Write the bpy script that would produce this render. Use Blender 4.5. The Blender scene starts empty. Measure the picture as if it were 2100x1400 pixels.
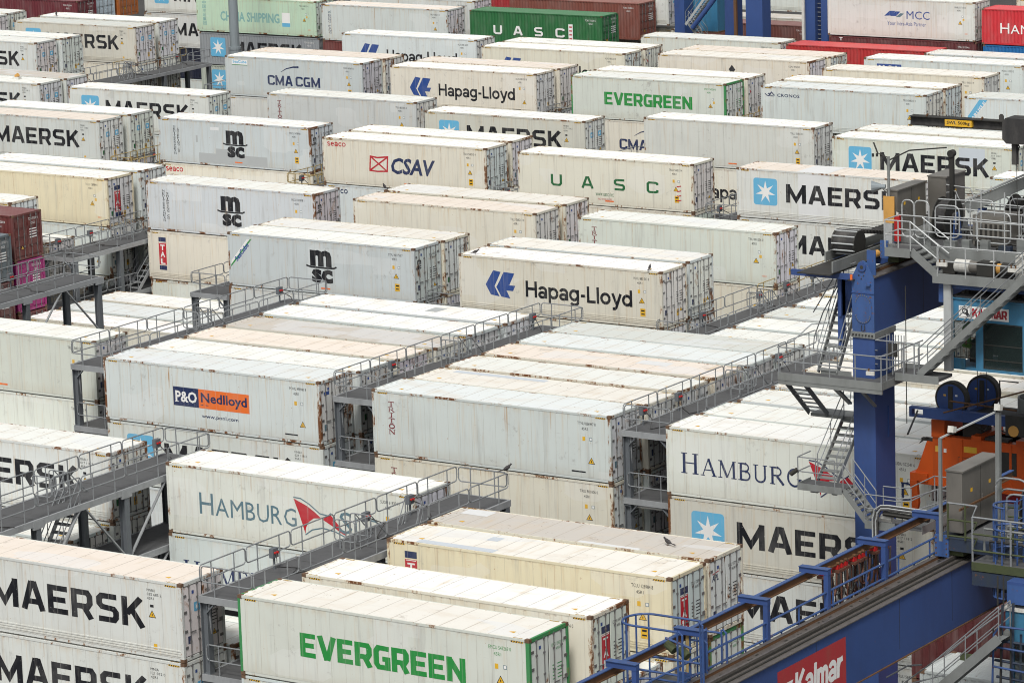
import bpy, math, random
from mathutils import Vector, Matrix
random.seed(7)
SC = bpy.context.scene
COL = SC.collection
L, W, H = 12.192, 2.438, 2.896

# ---------------------------------------------------------------- camera
CR = Vector((0.83454283, 0.55002106, -0.0318607))
CU = Vector((-0.08764635, 0.18963335, 0.97793523))
CF = Vector((-0.54392682, 0.81333636, -0.20646449))
FPX, CZ = 7769.437, 35.71831
cam = bpy.data.cameras.new("camera")
cam.sensor_width = 36.0
cam.lens = FPX / 2100 * 36.0
cam.clip_start, cam.clip_end = 1.0, 3000.0
co = bpy.data.objects.new("camera", cam)
COL.objects.link(co)
m = Matrix.Identity(4)
for i in range(3):
    m[i][0], m[i][1], m[i][2] = CR[i], CU[i], -CF[i]
m[2][3] = CZ
co.matrix_world = m
SC.camera = co

def at(px, py, x=None, y=None, z=None):
    """point of the place seen at photo pixel (px, py) on a given world plane"""
    v = CF * FPX + CR * (px - 1050) - CU * (py - 700)
    s = x / v.x if x is not None else y / v.y if y is not None else (z - CZ) / v.z
    return Vector((v.x * s, v.y * s, v.z * s + CZ))

# ---------------------------------------------------------------- light
wd = bpy.data.worlds.new("World")
SC.world = wd
wd.use_nodes = True
nt = wd.node_tree
nt.nodes.clear()
sky = nt.nodes.new("ShaderNodeTexSky")
sky.sky_type = 'NISHITA'
sky.sun_disc = False
SUN_DIR = Vector((0.24, -0.55, 0.80)).normalized()
sky.sun_elevation = math.asin(SUN_DIR.z)
sky.sun_rotation = math.atan2(SUN_DIR.x, SUN_DIR.y)
sky.air_density, sky.dust_density, sky.ozone_density = 1.0, 4.0, 1.0
hs = nt.nodes.new("ShaderNodeHueSaturation")
hs.inputs['Saturation'].default_value = 0.10
bg = nt.nodes.new("ShaderNodeBackground")
bg.inputs['Strength'].default_value = 0.088
ow = nt.nodes.new("ShaderNodeOutputWorld")
nt.links.new(sky.outputs[0], hs.inputs['Color'])
nt.links.new(hs.outputs[0], bg.inputs['Color'])
nt.links.new(bg.outputs[0], ow.inputs['Surface'])
sl = bpy.data.lights.new("sun", 'SUN')
sl.energy = 1.5
sl.angle = math.radians(11)
sl.color = (1.0, 0.965, 0.91)
so = bpy.data.objects.new("sun", sl)
COL.objects.link(so)
so.rotation_euler = SUN_DIR.to_track_quat('Z', 'Y').to_euler()
so.location = (-60, -40, 120)
SC.view_settings.view_transform = 'Standard'
SC.view_settings.look = 'None'
SC.view_settings.exposure = 0.54
SC.view_settings.gamma = 1.0
SC.view_settings.use_curve_mapping = False
SC.cycles.pixel_filter_type = 'BLACKMAN_HARRIS'
SC.cycles.filter_width = 1.05
SC.cycles.max_bounces = 6
SC.cycles.diffuse_bounces = 2

# ---------------------------------------------------------------- materials
def newmat(name):
    mt = bpy.data.materials.new(name)
    mt.use_nodes = True
    n = mt.node_tree
    return mt, n, n.nodes, n.links, n.nodes['Principled BSDF']

class NB:
    """small node helper"""
    def __init__(s, tree): s.t, s.n, s.l = tree, tree.nodes, tree.links
    def put(s, sock, v):
        if hasattr(v, 'is_output') or isinstance(v, bpy.types.NodeSocket): s.l.new(v, sock)
        else: sock.default_value = v
    def math(s, op, a, b=0.0, c=None, clamp=False):
        nd = s.n.new('ShaderNodeMath'); nd.operation = op; nd.use_clamp = clamp
        s.put(nd.inputs[0], a); s.put(nd.inputs[1], b)
        if c is not None: s.put(nd.inputs[2], c)
        return nd.outputs[0]
    def mix(s, f, a, b, mode='MIX'):
        nd = s.n.new('ShaderNodeMix'); nd.data_type = 'RGBA'; nd.blend_type = mode
        s.put(nd.inputs[0], f); s.put(nd.inputs[6], a); s.put(nd.inputs[7], b)
        return nd.outputs[2]
    def noise(s, vec, scale, detail=3.0, rough=0.55):
        nd = s.n.new('ShaderNodeTexNoise'); nd.inputs['Scale'].default_value = scale
        nd.inputs['Detail'].default_value = detail; nd.inputs['Roughness'].default_value = rough
        if vec is not None: s.l.new(vec, nd.inputs['Vector'])
        return nd.outputs[0]
    def ramp(s, v, lo, hi):
        nd = s.n.new('ShaderNodeMapRange'); nd.interpolation_type = 'SMOOTHSTEP'
        s.put(nd.inputs[0], v); nd.inputs[1].default_value = lo; nd.inputs[2].default_value = hi
        return nd.outputs[0]
    def scale(s, vec, sc, loc=(0, 0, 0)):
        nd = s.n.new('ShaderNodeMapping'); s.l.new(vec, nd.inputs[0])
        nd.inputs['Scale'].default_value = sc; nd.inputs['Location'].default_value = loc
        return nd.outputs[0]

def coords(nb):
    tc = nb.n.new('ShaderNodeTexCoord'); oi = nb.n.new('ShaderNodeObjectInfo')
    obj = tc.outputs['Object']
    sep = nb.n.new('ShaderNodeSeparateXYZ'); nb.l.new(obj, sep.inputs[0])
    off = nb.math('MULTIPLY', oi.outputs['Random'], 400.0)
    cmb = nb.n.new('ShaderNodeCombineXYZ'); nb.l.new(off, cmb.inputs[0]); nb.l.new(off, cmb.inputs[1])
    add = nb.n.new('ShaderNodeVectorMath'); add.operation = 'ADD'
    nb.l.new(obj, add.inputs[0]); nb.l.new(cmb.outputs[0], add.inputs[1])
    return obj, add.outputs[0], sep, oi

def seam(nb, x, pitch, width):
    fr = nb.math('FRACT', nb.math('DIVIDE', x, pitch))
    d = nb.math('ABSOLUTE', nb.math('SUBTRACT', fr, 0.5))
    return nb.math('LESS_THAN', d, width / pitch / 2)

RUST = (0.16, 0.062, 0.022, 1)
RUSTL = (0.36, 0.19, 0.075, 1)
BUFF = (0.55, 0.40, 0.22, 1)
GREY = (0.30, 0.29, 0.27, 1)

def mat_side():
    mt, t, n, l, b = newmat("reefer_side_paint"); nb = NB(t)
    obj, v, sep, oi = coords(nb)
    base, al = oi.outputs['Color'], oi.outputs['Alpha']
    c = base
    # broad weathering
    g = nb.noise(v, 0.7, 4)
    c = nb.mix(nb.math('MULTIPLY', nb.ramp(g, 0.40, 0.75), 0.20), c, nb.mix(0.5, base, GREY))
    # vertical run-off streaks
    st = nb.noise(nb.scale(v, (7.0, 7.0, 0.30)), 1.0, 4, 0.6)
    k = nb.math('MULTIPLY', nb.ramp(st, 0.52, 0.80), nb.math('ADD', 0.16, nb.math('MULTIPLY', al, 0.5)))
    c = nb.mix(k, c, BUFF)
    st2 = nb.noise(nb.scale(v, (3.0, 3.0, 0.22), (31, 7, 3)), 1.0, 5, 0.65)
    c = nb.mix(nb.math('MULTIPLY', nb.ramp(st2, 0.52, 0.75), 0.36), c, GREY)
    # grime along lower and upper edges
    lo = nb.math('SUBTRACT', 1.0, nb.ramp(sep.outputs[2], 0.12, 0.75))
    nz = nb.noise(nb.scale(v, (5, 5, 1.2)), 1.0, 4)
    c = nb.mix(nb.math('MULTIPLY', nb.math('MULTIPLY', lo, nz), 0.42), c, (0.40, 0.34, 0.24, 1))
    hi = nb.ramp(sep.outputs[2], 2.45, 2.85)
    c = nb.mix(nb.math('MULTIPLY', nb.math('MULTIPLY', hi, nb.ramp(nz, 0.42, 0.62)), 0.30), c, BUFF)
    # panel seams, each a thin line of sealant
    sm = seam(nb, sep.outputs[0], 0.6096, 0.022)
    c = nb.mix(nb.math('MULTIPLY', sm, nb.math('ADD', 0.10, nb.math('MULTIPLY', nb.noise(v, 1.3, 2), 0.42))), c, (0.30, 0.27, 0.22, 1))
    # horizontal scuffs, patched rectangles and soot
    sc = nb.noise(nb.scale(v, (0.9, 0.9, 9.0), (3, 8, 1)), 1.0, 4, 0.7)
    c = nb.mix(nb.math('MULTIPLY', nb.ramp(sc, 0.66, 0.76), 0.30), c, (0.33, 0.32, 0.30, 1))
    vo = n.new('ShaderNodeTexVoronoi'); vo.distance = 'CHEBYCHEV'; vo.inputs['Scale'].default_value = 1.0
    l.new(nb.scale(v, (0.42, 0.42, 0.75), (5, 2, 4)), vo.inputs['Vector'])
    sv = n.new('ShaderNodeSeparateColor'); l.new(vo.outputs['Color'], sv.inputs[0])
    c = nb.mix(nb.math('MULTIPLY', nb.ramp(sv.outputs[0], 0.86, 0.87), 0.20), c, (0.78, 0.79, 0.78, 1))
    so_ = nb.noise(v, 2.4, 6, 0.72)
    c = nb.mix(nb.math('MULTIPLY', nb.math('MULTIPLY', nb.ramp(so_, 0.56, 0.72), nb.ramp(nb.noise(v, 0.35, 2), 0.50, 0.66)), 0.6), c, (0.26, 0.25, 0.23, 1))
    rr_ = nb.noise(nb.scale(v, (4.5, 4.5, 0.10), (17, 3, 9)), 1.0, 3, 0.6)
    c = nb.mix(nb.math('MULTIPLY', nb.math('MULTIPLY', nb.ramp(rr_, 0.63, 0.70), nb.ramp(nb.noise(v, 0.7, 3), 0.42, 0.62)), nb.math('MULTIPLY', nb.math('ADD', al, 0.1), nb.ramp(sep.outputs[2], 0.2, 2.8)), clamp=True), c, (0.42, 0.24, 0.10, 1))
    # scuffs and rust specks
    sp = nb.noise(v, 8.0, 3, 0.7)
    sp2 = nb.noise(v, 0.9, 2)
    c = nb.mix(nb.math('MULTIPLY', nb.ramp(sp, 0.69, 0.73), nb.ramp(sp2, 0.45, 0.62)), c, RUSTL)
    ed = nb.math('ADD', nb.math('SUBTRACT', 1.0, nb.ramp(sep.outputs[2], 0.06, 0.22)), nb.ramp(sep.outputs[2], 2.66, 2.86), clamp=True)
    rn = nb.noise(nb.scale(v, (4, 4, 9)), 1.0, 5, 0.7)
    c = nb.mix(nb.math('MULTIPLY', ed, nb.math('MULTIPLY', nb.ramp(rn, 0.56, 0.66), nb.math('ADD', 0.15, al), clamp=True)), c, RUST)
    l.new(c, b.inputs['Base Color'])
    b.inputs['Roughness'].default_value = 0.55
    b.inputs['Specular IOR Level'].default_value = 0.25
    bp = n.new('ShaderNodeBump'); bp.inputs['Strength'].default_value = 0.35; bp.inputs['Distance'].default_value = 0.02
    hgt = nb.math('ADD', nb.math('MULTIPLY', sm, -0.5), nb.math('MULTIPLY', nb.noise(nb.scale(v, (1.6, 1.6, 0.6)), 1.0, 3), 1.9))
    l.new(hgt, bp.inputs['Height']); l.new(bp.outputs[0], b.inputs['Normal'])
    return mt

def mat_roof():
    mt, t, n, l, b = newmat("reefer_roof_paint"); nb = NB(t)
    obj, v, sep, oi = coords(nb)
    base, al = oi.outputs['Color'], oi.outputs['Alpha']
    c = base
    g = nb.noise(nb.scale(v, (0.5, 1.2, 1)), 1.0, 5, 0.6)
    c = nb.mix(nb.math('MULTIPLY', nb.ramp(g, 0.46, 0.72), 0.30), c, (0.62, 0.52, 0.40, 1))
    g2 = nb.noise(nb.scale(v, (0.35, 0.9, 1), (9, 4, 0)), 1.0, 4, 0.6)
    c = nb.mix(nb.math('MULTIPLY', nb.ramp(g2, 0.62, 0.80), 0.45), c, (0.46, 0.44, 0.42, 1))
    # cross streaks between the ribs
    st = nb.noise(nb.scale(v, (3.0, 0.35, 1)), 1.0, 4, 0.6)
    c = nb.mix(nb.math('MULTIPLY', nb.ramp(st, 0.54, 0.78), nb.math('ADD', 0.14, nb.math('MULTIPLY', al, 0.45))), c, BUFF)
    sm = seam(nb, sep.outputs[0], 1.0, 0.05)
    c = nb.mix(nb.math('MULTIPLY', sm, nb.math('ADD', 0.12, nb.math('MULTIPLY', nb.noise(v, 0.8, 2), 0.75))), c, (0.36, 0.31, 0.25, 1))
    sp = nb.noise(v, 6.0, 3, 0.7)
    c = nb.mix(nb.math('MULTIPLY', nb.ramp(sp, 0.66, 0.70), nb.ramp(nb.noise(v, 0.5, 2), 0.46, 0.60)), c, (0.24, 0.17, 0.11, 1))
    pd = nb.noise(nb.scale(v, (0.9, 1.3, 1), (2, 6, 0)), 1.0, 6, 0.7)
    c = nb.mix(nb.math('MULTIPLY', nb.math('MULTIPLY', nb.ramp(pd, 0.60, 0.66), nb.ramp(nb.noise(v, 0.22, 1), 0.48, 0.60)), 0.5), c, (0.36, 0.32, 0.27, 1))
    vo = n.new('ShaderNodeTexVoronoi'); vo.distance = 'CHEBYCHEV'; vo.inputs['Scale'].default_value = 1.0
    l.new(nb.scale(v, (0.30, 0.9, 1), (1, 3, 0)), vo.inputs['Vector'])
    sv = n.new('ShaderNodeSeparateColor'); l.new(vo.outputs['Color'], sv.inputs[0])
    c = nb.mix(nb.math('MULTIPLY', nb.ramp(sv.outputs[0], 0.88, 0.89), 0.35), c, (0.70, 0.73, 0.76, 1))
    edg = nb.math('SUBTRACT', 1.0, nb.ramp(sep.outputs[1], 0.03, 0.20))
    rn = nb.noise(v, 4.0, 5, 0.7)
    c = nb.mix(nb.math('MULTIPLY', edg, nb.math('MULTIPLY', nb.ramp(rn, 0.54, 0.66), nb.math('ADD', 0.15, al), clamp=True)), c, RUSTL)
    l.new(c, b.inputs['Base Color'])
    b.inputs['Roughness'].default_value = 0.6
    b.inputs['Specular IOR Level'].default_value = 0.2
    bp = n.new('ShaderNodeBump'); bp.inputs['Strength'].default_value = 0.3; bp.inputs['Distance'].default_value = 0.03
    l.new(nb.math('ADD', nb.math('MULTIPLY', sm, 0.6), nb.math('MULTIPLY', nb.noise(v, 1.2, 2), 1.0)), bp.inputs['Height']); l.new(bp.outputs[0], b.inputs['Normal'])
    return mt

def mat_frame(name="frame_paint", rustbase=0.10, scale=6.0):
    mt, t, n, l, b = newmat(name); nb = NB(t)
    obj, v, sep, oi = coords(nb)
    base, al = oi.outputs['Color'], oi.outputs['Alpha']
    c = nb.mix(nb.math('MULTIPLY', nb.noise(v, 1.5, 3), 0.14), base, GREY)
    rn = nb.noise(nb.scale(v, (1, 1, 0.45)), scale, 6, 0.72)
    f = nb.math('ADD', nb.math('ADD', rn, nb.math('MULTIPLY', al, 0.19)), nb.math('MULTIPLY', nb.math('SUBTRACT', nb.noise(nb.scale(v, (0.9, 0.9, 0.5)), 1.0, 3), 0.56), 1.0))
    c = nb.mix(nb.math('MULTIPLY', nb.ramp(f, 0.58, 0.70), 0.7), c, RUSTL)
    c = nb.mix(nb.ramp(f, 0.655, 0.72), c, RUST)
    l.new(c, b.inputs['Base Color']); b.inputs['Roughness'].default_value = 0.65
    return mt

def mat_dirty(name, col, rough=0.5, metal=0.0, dirt=0.25, dcol=(0.05, 0.045, 0.04, 1), scale=1.5, rust=0.0, vert=True, spec=0.4):
    """paint of one colour with dirt blotches, run-off and a little rust"""
    mt, t, n, l, b = newmat(name); nb = NB(t)
    obj, v, sep, oi = coords(nb)
    c = (*col, 1)
    g = nb.noise(nb.scale(v, (1, 1, 0.3 if vert else 1)), scale, 6, 0.65)
    c = nb.mix(nb.math('MULTIPLY', nb.ramp(g, 0.42, 0.75), dirt), c, dcol)
    g2 = nb.noise(v, scale * 4, 3, 0.6)
    c = nb.mix(nb.math('MULTIPLY', g2, dirt * 0.5), c, dcol)
    if rust:
        rn = nb.noise(v, 5.0, 6, 0.7)
        c = nb.mix(nb.ramp(rn, 0.70 - rust * 0.15, 0.76 - rust * 0.15), c, RUST)
    l.new(c, b.inputs['Base Color'])
    b.inputs['Roughness'].default_value = rough; b.inputs['Metallic'].default_value = metal
    b.inputs['Specular IOR Level'].default_value = spec
    return mt

def mat_decal(name, col, wear=0.35):
    """sign paint / vinyl, worn through in places and streaked"""
    mt, t, n, l, b = newmat(name); nb = NB(t)
    obj, v, sep, oi = coords(nb)
    st = nb.noise(nb.scale(v, (6, 6, 0.7)), 1.0, 4, 0.6)
    c = nb.mix(nb.math('MULTIPLY', nb.ramp(st, 0.5, 0.75), 0.10), (*col, 1), (0.5, 0.48, 0.44, 1))
    sp = nb.noise(v, 7.0, 4, 0.75)
    c = nb.mix(nb.math('MULTIPLY', nb.math('MULTIPLY', nb.ramp(sp, 0.64, 0.69), nb.ramp(nb.noise(v, 0.6, 2), 0.42, 0.60)), wear * 1.2, clamp=True), c, (0.70, 0.70, 0.67, 1))
    sm = nb.noise(v, 0.9, 4)
    c = nb.mix(nb.math('MULTIPLY', nb.ramp(sm, 0.40, 0.75), 0.12), c, (0.42, 0.41, 0.39, 1))
    se = seam(nb, sep.outputs[0], 0.6096, 0.03)
    c = nb.mix(nb.math('MULTIPLY', se, nb.math('MULTIPLY', nb.noise(v, 2.0, 3), 0.45)), c, (0.45, 0.44, 0.41, 1))
    l.new(c, b.inputs['Base Color']); b.inputs['Roughness'].default_value = 0.55
    b.inputs['Specular IOR Level'].default_value = 0.25
    return mt

def mat_corr():
    """painted steel of dry containers; colour from the object"""
    mt, t, n, l, b = newmat("dry_container_paint"); nb = NB(t)
    obj, v, sep, oi = coords(nb)
    base, al = oi.outputs['Color'], oi.outputs['Alpha']
    c = nb.mix(nb.math('MULTIPLY', nb.ramp(nb.noise(nb.scale(v, (1, 1, 0.35)), 1.6, 4), 0.4, 0.75), 0.30), base, nb.mix(0.6, base, GREY))
    rn = nb.noise(v, 4.0, 6, 0.7)
    c = nb.mix(nb.ramp(nb.math('ADD', rn, nb.math('MULTIPLY', al, 0.10)), 0.68, 0.74), c, RUST)
    l.new(c, b.inputs['Base Color']); b.inputs['Roughness'].default_value = 0.5
    return mt

M = dict(
    side=mat_side(), roof=mat_roof(), frame=mat_frame(), cast=mat_dirty("corner_casting_rust", (0.17, 0.10, 0.06), 0.8, 0, 0.5, (0.05, 0.03, 0.02, 1), 6),
    door=mat_frame("door_paint", 0.05, 3.5), gasket=mat_dirty("rubber_gasket", (0.022, 0.022, 0.024), 0.8, 0, 0.3, (0.2, 0.19, 0.17, 1)),
    bar=mat_dirty("galvanised_bar", (0.19, 0.195, 0.20), 0.5, 0.3, 0.4, (0.14, 0.09, 0.05, 1), 4), corr=mat_corr(),
    black=mat_decal("black_lettering", (0.012, 0.013, 0.017)), navy=mat_decal("navy_lettering", (0.022, 0.035, 0.10)),
    blue=mat_decal("blue_lettering", (0.03, 0.075, 0.27)), sky=mat_decal("sky_blue_sticker", (0.13, 0.43, 0.66)),
    green=mat_decal("green_lettering", (0.025, 0.26, 0.055)), dgreen=mat_decal("dark_green_lettering", (0.02, 0.13, 0.045)),
    red=mat_decal("red_lettering", (0.48, 0.022, 0.035)), maroon=mat_decal("maroon_lettering", (0.20, 0.035, 0.04)),
    white=mat_decal("white_lettering", (0.80, 0.80, 0.78), 0.1), yellow=mat_decal("yellow_sticker", (0.72, 0.42, 0.03), 0.2),
    orange=mat_decal("orange_panel", (0.78, 0.17, 0.035), 0.2), slate=mat_decal("slate_lettering", (0.11, 0.19, 0.23)),
    teal=mat_decal("teal_lettering", (0.22, 0.42, 0.40)), patchd=mat_dirty("painted_over_grey", (0.42, 0.44, 0.44), 0.6, 0, 0.15, (0.3, 0.3, 0.3, 1)), patchb=mat_dirty("bluish_repair_strip", (0.56, 0.61, 0.66), 0.6, 0, 0.15, (0.4, 0.4, 0.4, 1)),
    patch=mat_dirty("repair_patch", (0.72, 0.73, 0.73), 0.6, 0, 0.15, (0.4, 0.4, 0.38, 1)),
    deck=mat_dirty("deck_grating", (0.095, 0.097, 0.10), 0.8, 0.0, 0.35, (0.05, 0.05, 0.05, 1), 2.0, vert=False),
    steel=mat_dirty("galvanised_steel", (0.34, 0.355, 0.365), 0.5, 0.1, 0.35, (0.10, 0.10, 0.10, 1), 1.5),
    redl=mat_decal("dark_red_lettering", (0.36, 0.015, 0.03), 0.2), maroonp=mat_dirty("faded_red_panel", (0.42, 0.03, 0.04), 0.5, 0, 0.3, (0.2, 0.12, 0.08, 1), 2),
    rail=mat_dirty("galvanised_rail", (0.25, 0.265, 0.275), 0.45, 0.1, 0.3, (0.08, 0.08, 0.08, 1), 2.0),
    post=mat_dirty("rack_post_steel", (0.14, 0.155, 0.17), 0.6, 0.1, 0.35, (0.06, 0.06, 0.06, 1), 1.2),
    yrail=mat_dirty("yellow_rail_paint", (0.38, 0.28, 0.11), 0.5, 0, 0.35, (0.2, 0.17, 0.12, 1), 2),
    cblue=mat_dirty("crane_blue_paint", (0.040, 0.083, 0.245), 0.45, 0, 0.35, (0.03, 0.035, 0.07, 1), 0.5, 0.25),
    dblue=mat_dirty("crane_blue_worn", (0.050, 0.112, 0.30), 0.45, 0, 0.45, (0.03, 0.03, 0.035, 1), 1.4, 0.7),
    rblue=mat_dirty("blue_rail_paint", (0.040, 0.092, 0.26), 0.5, 0, 0.5, (0.05, 0.05, 0.05, 1), 5, 0.5),
    cgrey=mat_dirty("crane_grey_steel", (0.26, 0.275, 0.27), 0.5, 0.25, 0.4, (0.09, 0.09, 0.08, 1), 1.2, 0.2),
    lgrey=mat_dirty("bright_tube_steel", (0.47, 0.49, 0.49), 0.4, 0.2, 0.3, (0.2, 0.2, 0.2, 1), 3),
    gblue=mat_dirty("grimy_dark_blue", (0.022, 0.036, 0.075), 0.6, 0, 0.7, (0.045, 0.05, 0.03, 1), 2.0, 0.5),
    inox=mat_dirty("stainless_cabinet", (0.26, 0.245, 0.22), 0.42, 0.45, 0.4, (0.08, 0.08, 0.07, 1), 0.8),
    dark=mat_dirty("dark_greasy_steel", (0.035, 0.035, 0.033), 0.6, 0.2, 0.3, (0.09, 0.08, 0.06, 1), 2),
    rustb=mat_dirty("rusty_rail_web", (0.15, 0.075, 0.035), 0.75, 0.1, 0.5, (0.05, 0.03, 0.02, 1), 2),
    railtop=mat_dirty("rail_head_steel", (0.22, 0.20, 0.185), 0.45, 0.6, 0.4, (0.06, 0.05, 0.045, 1), 3, vert=False),
    moss=mat_dirty("mossy_paint", (0.06, 0.075, 0.03), 0.8, 0, 0.5, (0.03, 0.03, 0.03, 1), 3),
    cyan=mat_dirty("cabin_cyan_paint", (0.048, 0.21, 0.38), 0.4, 0, 0.65, (0.05, 0.08, 0.06, 1), 1.6),
    sorange=mat_dirty("spreader_orange_paint", (0.62, 0.095, 0.012), 0.42, 0, 0.3, (0.16, 0.04, 0.015, 1), 1.2, 0.2),
    lamp=mat_dirty("lamp_housing", (0.66, 0.66, 0.62), 0.5, 0, 0.4, (0.2, 0.17, 0.12, 1), 6),
    pole=mat_dirty("lamp_pole_grey", (0.26, 0.30, 0.32), 0.5, 0.2, 0.2, (0.12, 0.12, 0.12, 1), 1),
    ochre=mat_dirty("ochre_plate", (0.62, 0.33, 0.08), 0.6, 0, 0.3, (0.25, 0.15, 0.06, 1), 3),
    fire=mat_dirty("fire_red", (0.48, 0.02, 0.02), 0.4, 0, 0.2, (0.1, 0.02, 0.02, 1), 3),
    hivis=mat_dirty("hivis_lime", (0.35, 0.75, 0.06), 0.7, 0, 0.1, (0.2, 0.3, 0.05, 1), 3),
    cable=mat_dirty("festoon_cable", (0.13, 0.055, 0.035), 0.6, 0, 0.4, (0.04, 0.02, 0.02, 1), 5),
    bird=mat_dirty("bird_feathers", (0.035, 0.033, 0.036), 0.7, 0, 0.3, (0.12, 0.10, 0.09, 1), 20),
    asphalt=mat_dirty("yard_asphalt", (0.04, 0.04, 0.04), 0.9, 0, 0.5, (0.09, 0.085, 0.08, 1), 0.08, vert=False),
)
def mat_glass():
    mt, t, n, l, b = newmat("cabin_glass"); nb = NB(t)
    obj, v, sep, oi = coords(nb)
    b.inputs['Base Color'].default_value = (0.015, 0.028, 0.027, 1)
    b.inputs['Roughness'].default_value = 0.04
    b.inputs['Alpha'].default_value = 0.55
    b.inputs['Specular IOR Level'].default_value = 0.8
    return mt
M['glass'] = mat_glass()

# ---------------------------------------------------------------- mesh helpers
class MB:
    def __init__(s): s.v, s.f, s.mi, s.ms = [], [], [], []
    def mid(s, m):
        if m not in s.ms: s.ms.append(m)
        return s.ms.index(m)
    def quad(s, pts, m):
        b = len(s.v); s.v += [tuple(p) for p in pts]; s.f.append(tuple(range(b, b + len(pts)))); s.mi.append(s.mid(m))
    def box(s, a, b, m, skip=''):
        x0, y0, z0 = a; x1, y1, z1 = b
        if x0 > x1: x0, x1 = x1, x0
        if y0 > y1: y0, y1 = y1, y0
        if z0 > z1: z0, z1 = z1, z0
        k = len(s.v); i = s.mid(m)
        s.v += [(x0,y0,z0),(x1,y0,z0),(x1,y1,z0),(x0,y1,z0),(x0,y0,z1),(x1,y0,z1),(x1,y1,z1),(x0,y1,z1)]
        for nm, q in (('b',(0,3,2,1)),('t',(4,5,6,7)),('f',(0,1,5,4)),('r',(1,2,6,5)),('k',(2,3,7,6)),('l',(3,0,4,7))):
            if nm in skip: continue
            s.f.append(tuple(k + j for j in q)); s.mi.append(i)
    def tube(s, pts, r, m, n=6, closed=False):
        pts = [Vector(p) for p in pts]
        i = s.mid(m); rings = []
        N = len(pts)
        up = Vector((0, 0, 1))
        for j, p in enumerate(pts):
            a = pts[j - 1] if (j > 0 or closed) else p
            c = pts[(j + 1) % N] if (j < N - 1 or closed) else p
            d = (c - a)
            d = d.normalized() if d.length > 1e-9 else Vector((0, 0, 1))
            u = up if abs(d.dot(up)) < 0.95 else Vector((0, 1, 0))
            e1 = d.cross(u).normalized(); e2 = e1.cross(d)
            k = len(s.v)
            for q in range(n):
                t = 2 * math.pi * q / n
                s.v.append(tuple(p + e1 * (r * math.cos(t)) + e2 * (r * math.sin(t))))
            rings.append(k)
        for j in range(N if closed else N - 1):
            a, c = rings[j], rings[(j + 1) % N]
            for q in range(n):
                s.f.append((a + q, a + (q + 1) % n, c + (q + 1) % n, c + q)); s.mi.append(i)
        if not closed:
            s.f.append(tuple(rings[0] + q for q in range(n))[::-1]); s.mi.append(i)
            s.f.append(tuple(rings[-1] + q for q in range(n))); s.mi.append(i)
    def cyl(s, a, b, r, m, n=20, r2=None):
        a, b = Vector(a), Vector(b); d = (b - a).normalized()
        u = Vector((0, 0, 1)) if abs(d.z) < 0.9 else Vector((1, 0, 0))
        e1 = d.cross(u).normalized(); e2 = e1.cross(d); i = s.mid(m); k = len(s.v)
        r2 = r if r2 is None else r2
        for p, rr in ((a, r), (b, r2)):
            for q in range(n):
                t = 2 * math.pi * q / n
                s.v.append(tuple(p + e1 * (rr * math.cos(t)) + e2 * (rr * math.sin(t))))
        for q in range(n):
            s.f.append((k + q, k + (q + 1) % n, k + n + (q + 1) % n, k + n + q)); s.mi.append(i)
        s.f.append(tuple(k + q for q in range(n))[::-1]); s.mi.append(i)
        s.f.append(tuple(k + n + q for q in range(n))); s.mi.append(i)
    def bar(s, a, b, w, h, m, up=(0, 0, 1)):
        """box beam from a to b, w wide, h deep along up"""
        a, b = Vector(a), Vector(b); d = (b - a).normalized(); up = Vector(up)
        e1 = d.cross(up).normalized(); e2 = e1.cross(d).normalized(); k = len(s.v); i = s.mid(m)
        for p in (a, b):
            for q in ((-1,-1),(1,-1),(1,1),(-1,1)):
                s.v.append(tuple(p + e1 * (q[0] * w / 2) + e2 * (q[1] * h / 2)))
        for q in ((0,1,2,3),(7,6,5,4),(0,4,5,1),(1,5,6,2),(2,6,7,3),(3,7,4,0)):
            s.f.append(tuple(k + j for j in q)); s.mi.append(i)
    def prism(s, poly, axis, t0, t1, m):
        """polygon (list of 2-D points) extruded along axis 'x','y' or 'z'"""
        def P(u, v, t):
            return (t, u, v) if axis == 'x' else (u, t, v) if axis == 'y' else (u, v, t)
        k = len(s.v); n = len(poly); i = s.mid(m)
        s.v += [P(u, v, t0) for u, v in poly] + [P(u, v, t1) for u, v in poly]
        s.f.append(tuple(range(k, k + n))); s.f.append(tuple(range(k + n, k + 2 * n))[::-1]); s.mi += [i, i]
        for q in range(n):
            s.f.append((k + q, k + n + q, k + n + (q + 1) % n, k + (q + 1) % n)); s.mi.append(i)
    def add(s, other, mat4=None, mats=None):
        k = len(s.v)
        s.v += [tuple(mat4 @ Vector(p)) if mat4 else p for p in other.v]
        for f, mi in zip(other.f, other.mi):
            s.f.append(tuple(k + j for j in f)); s.mi.append(s.mid(other.ms[mi]))
    def mesh(s, name):
        me = bpy.data.meshes.new(name)
        me.from_pydata(s.v, [], s.f)
        for mm in s.ms: me.materials.append(M[mm] if isinstance(mm, str) else mm)
        me.polygons.foreach_set('material_index', s.mi)
        me.update()
        return me
    def build(s, name, parent=None, loc=None, color=None):
        return link(s.mesh(name), name, parent, loc, color)

def link(me, name, parent=None, loc=None, color=None):
    o = bpy.data.objects.new(name, me); COL.objects.link(o)
    if parent is not None: o.parent = parent
    if loc is not None: o.location = loc
    if color is not None: o.color = color
    return o

def empty(name, loc, label, cat, group=None):
    o = bpy.data.objects.new(name, None); o.empty_display_size = 0.3
    COL.objects.link(o); o.location = loc
    return tag(o, label, cat, group)

def tag(o, label, cat, group=None):
    o['label'] = label; o['category'] = cat
    if group: o['group'] = group
    return o

def fix_normals(me):
    import bmesh
    bm = bmesh.new(); bm.from_mesh(me); bmesh.ops.recalc_face_normals(bm, faces=bm.faces); bm.to_mesh(me); bm.free()
    return me
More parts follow.
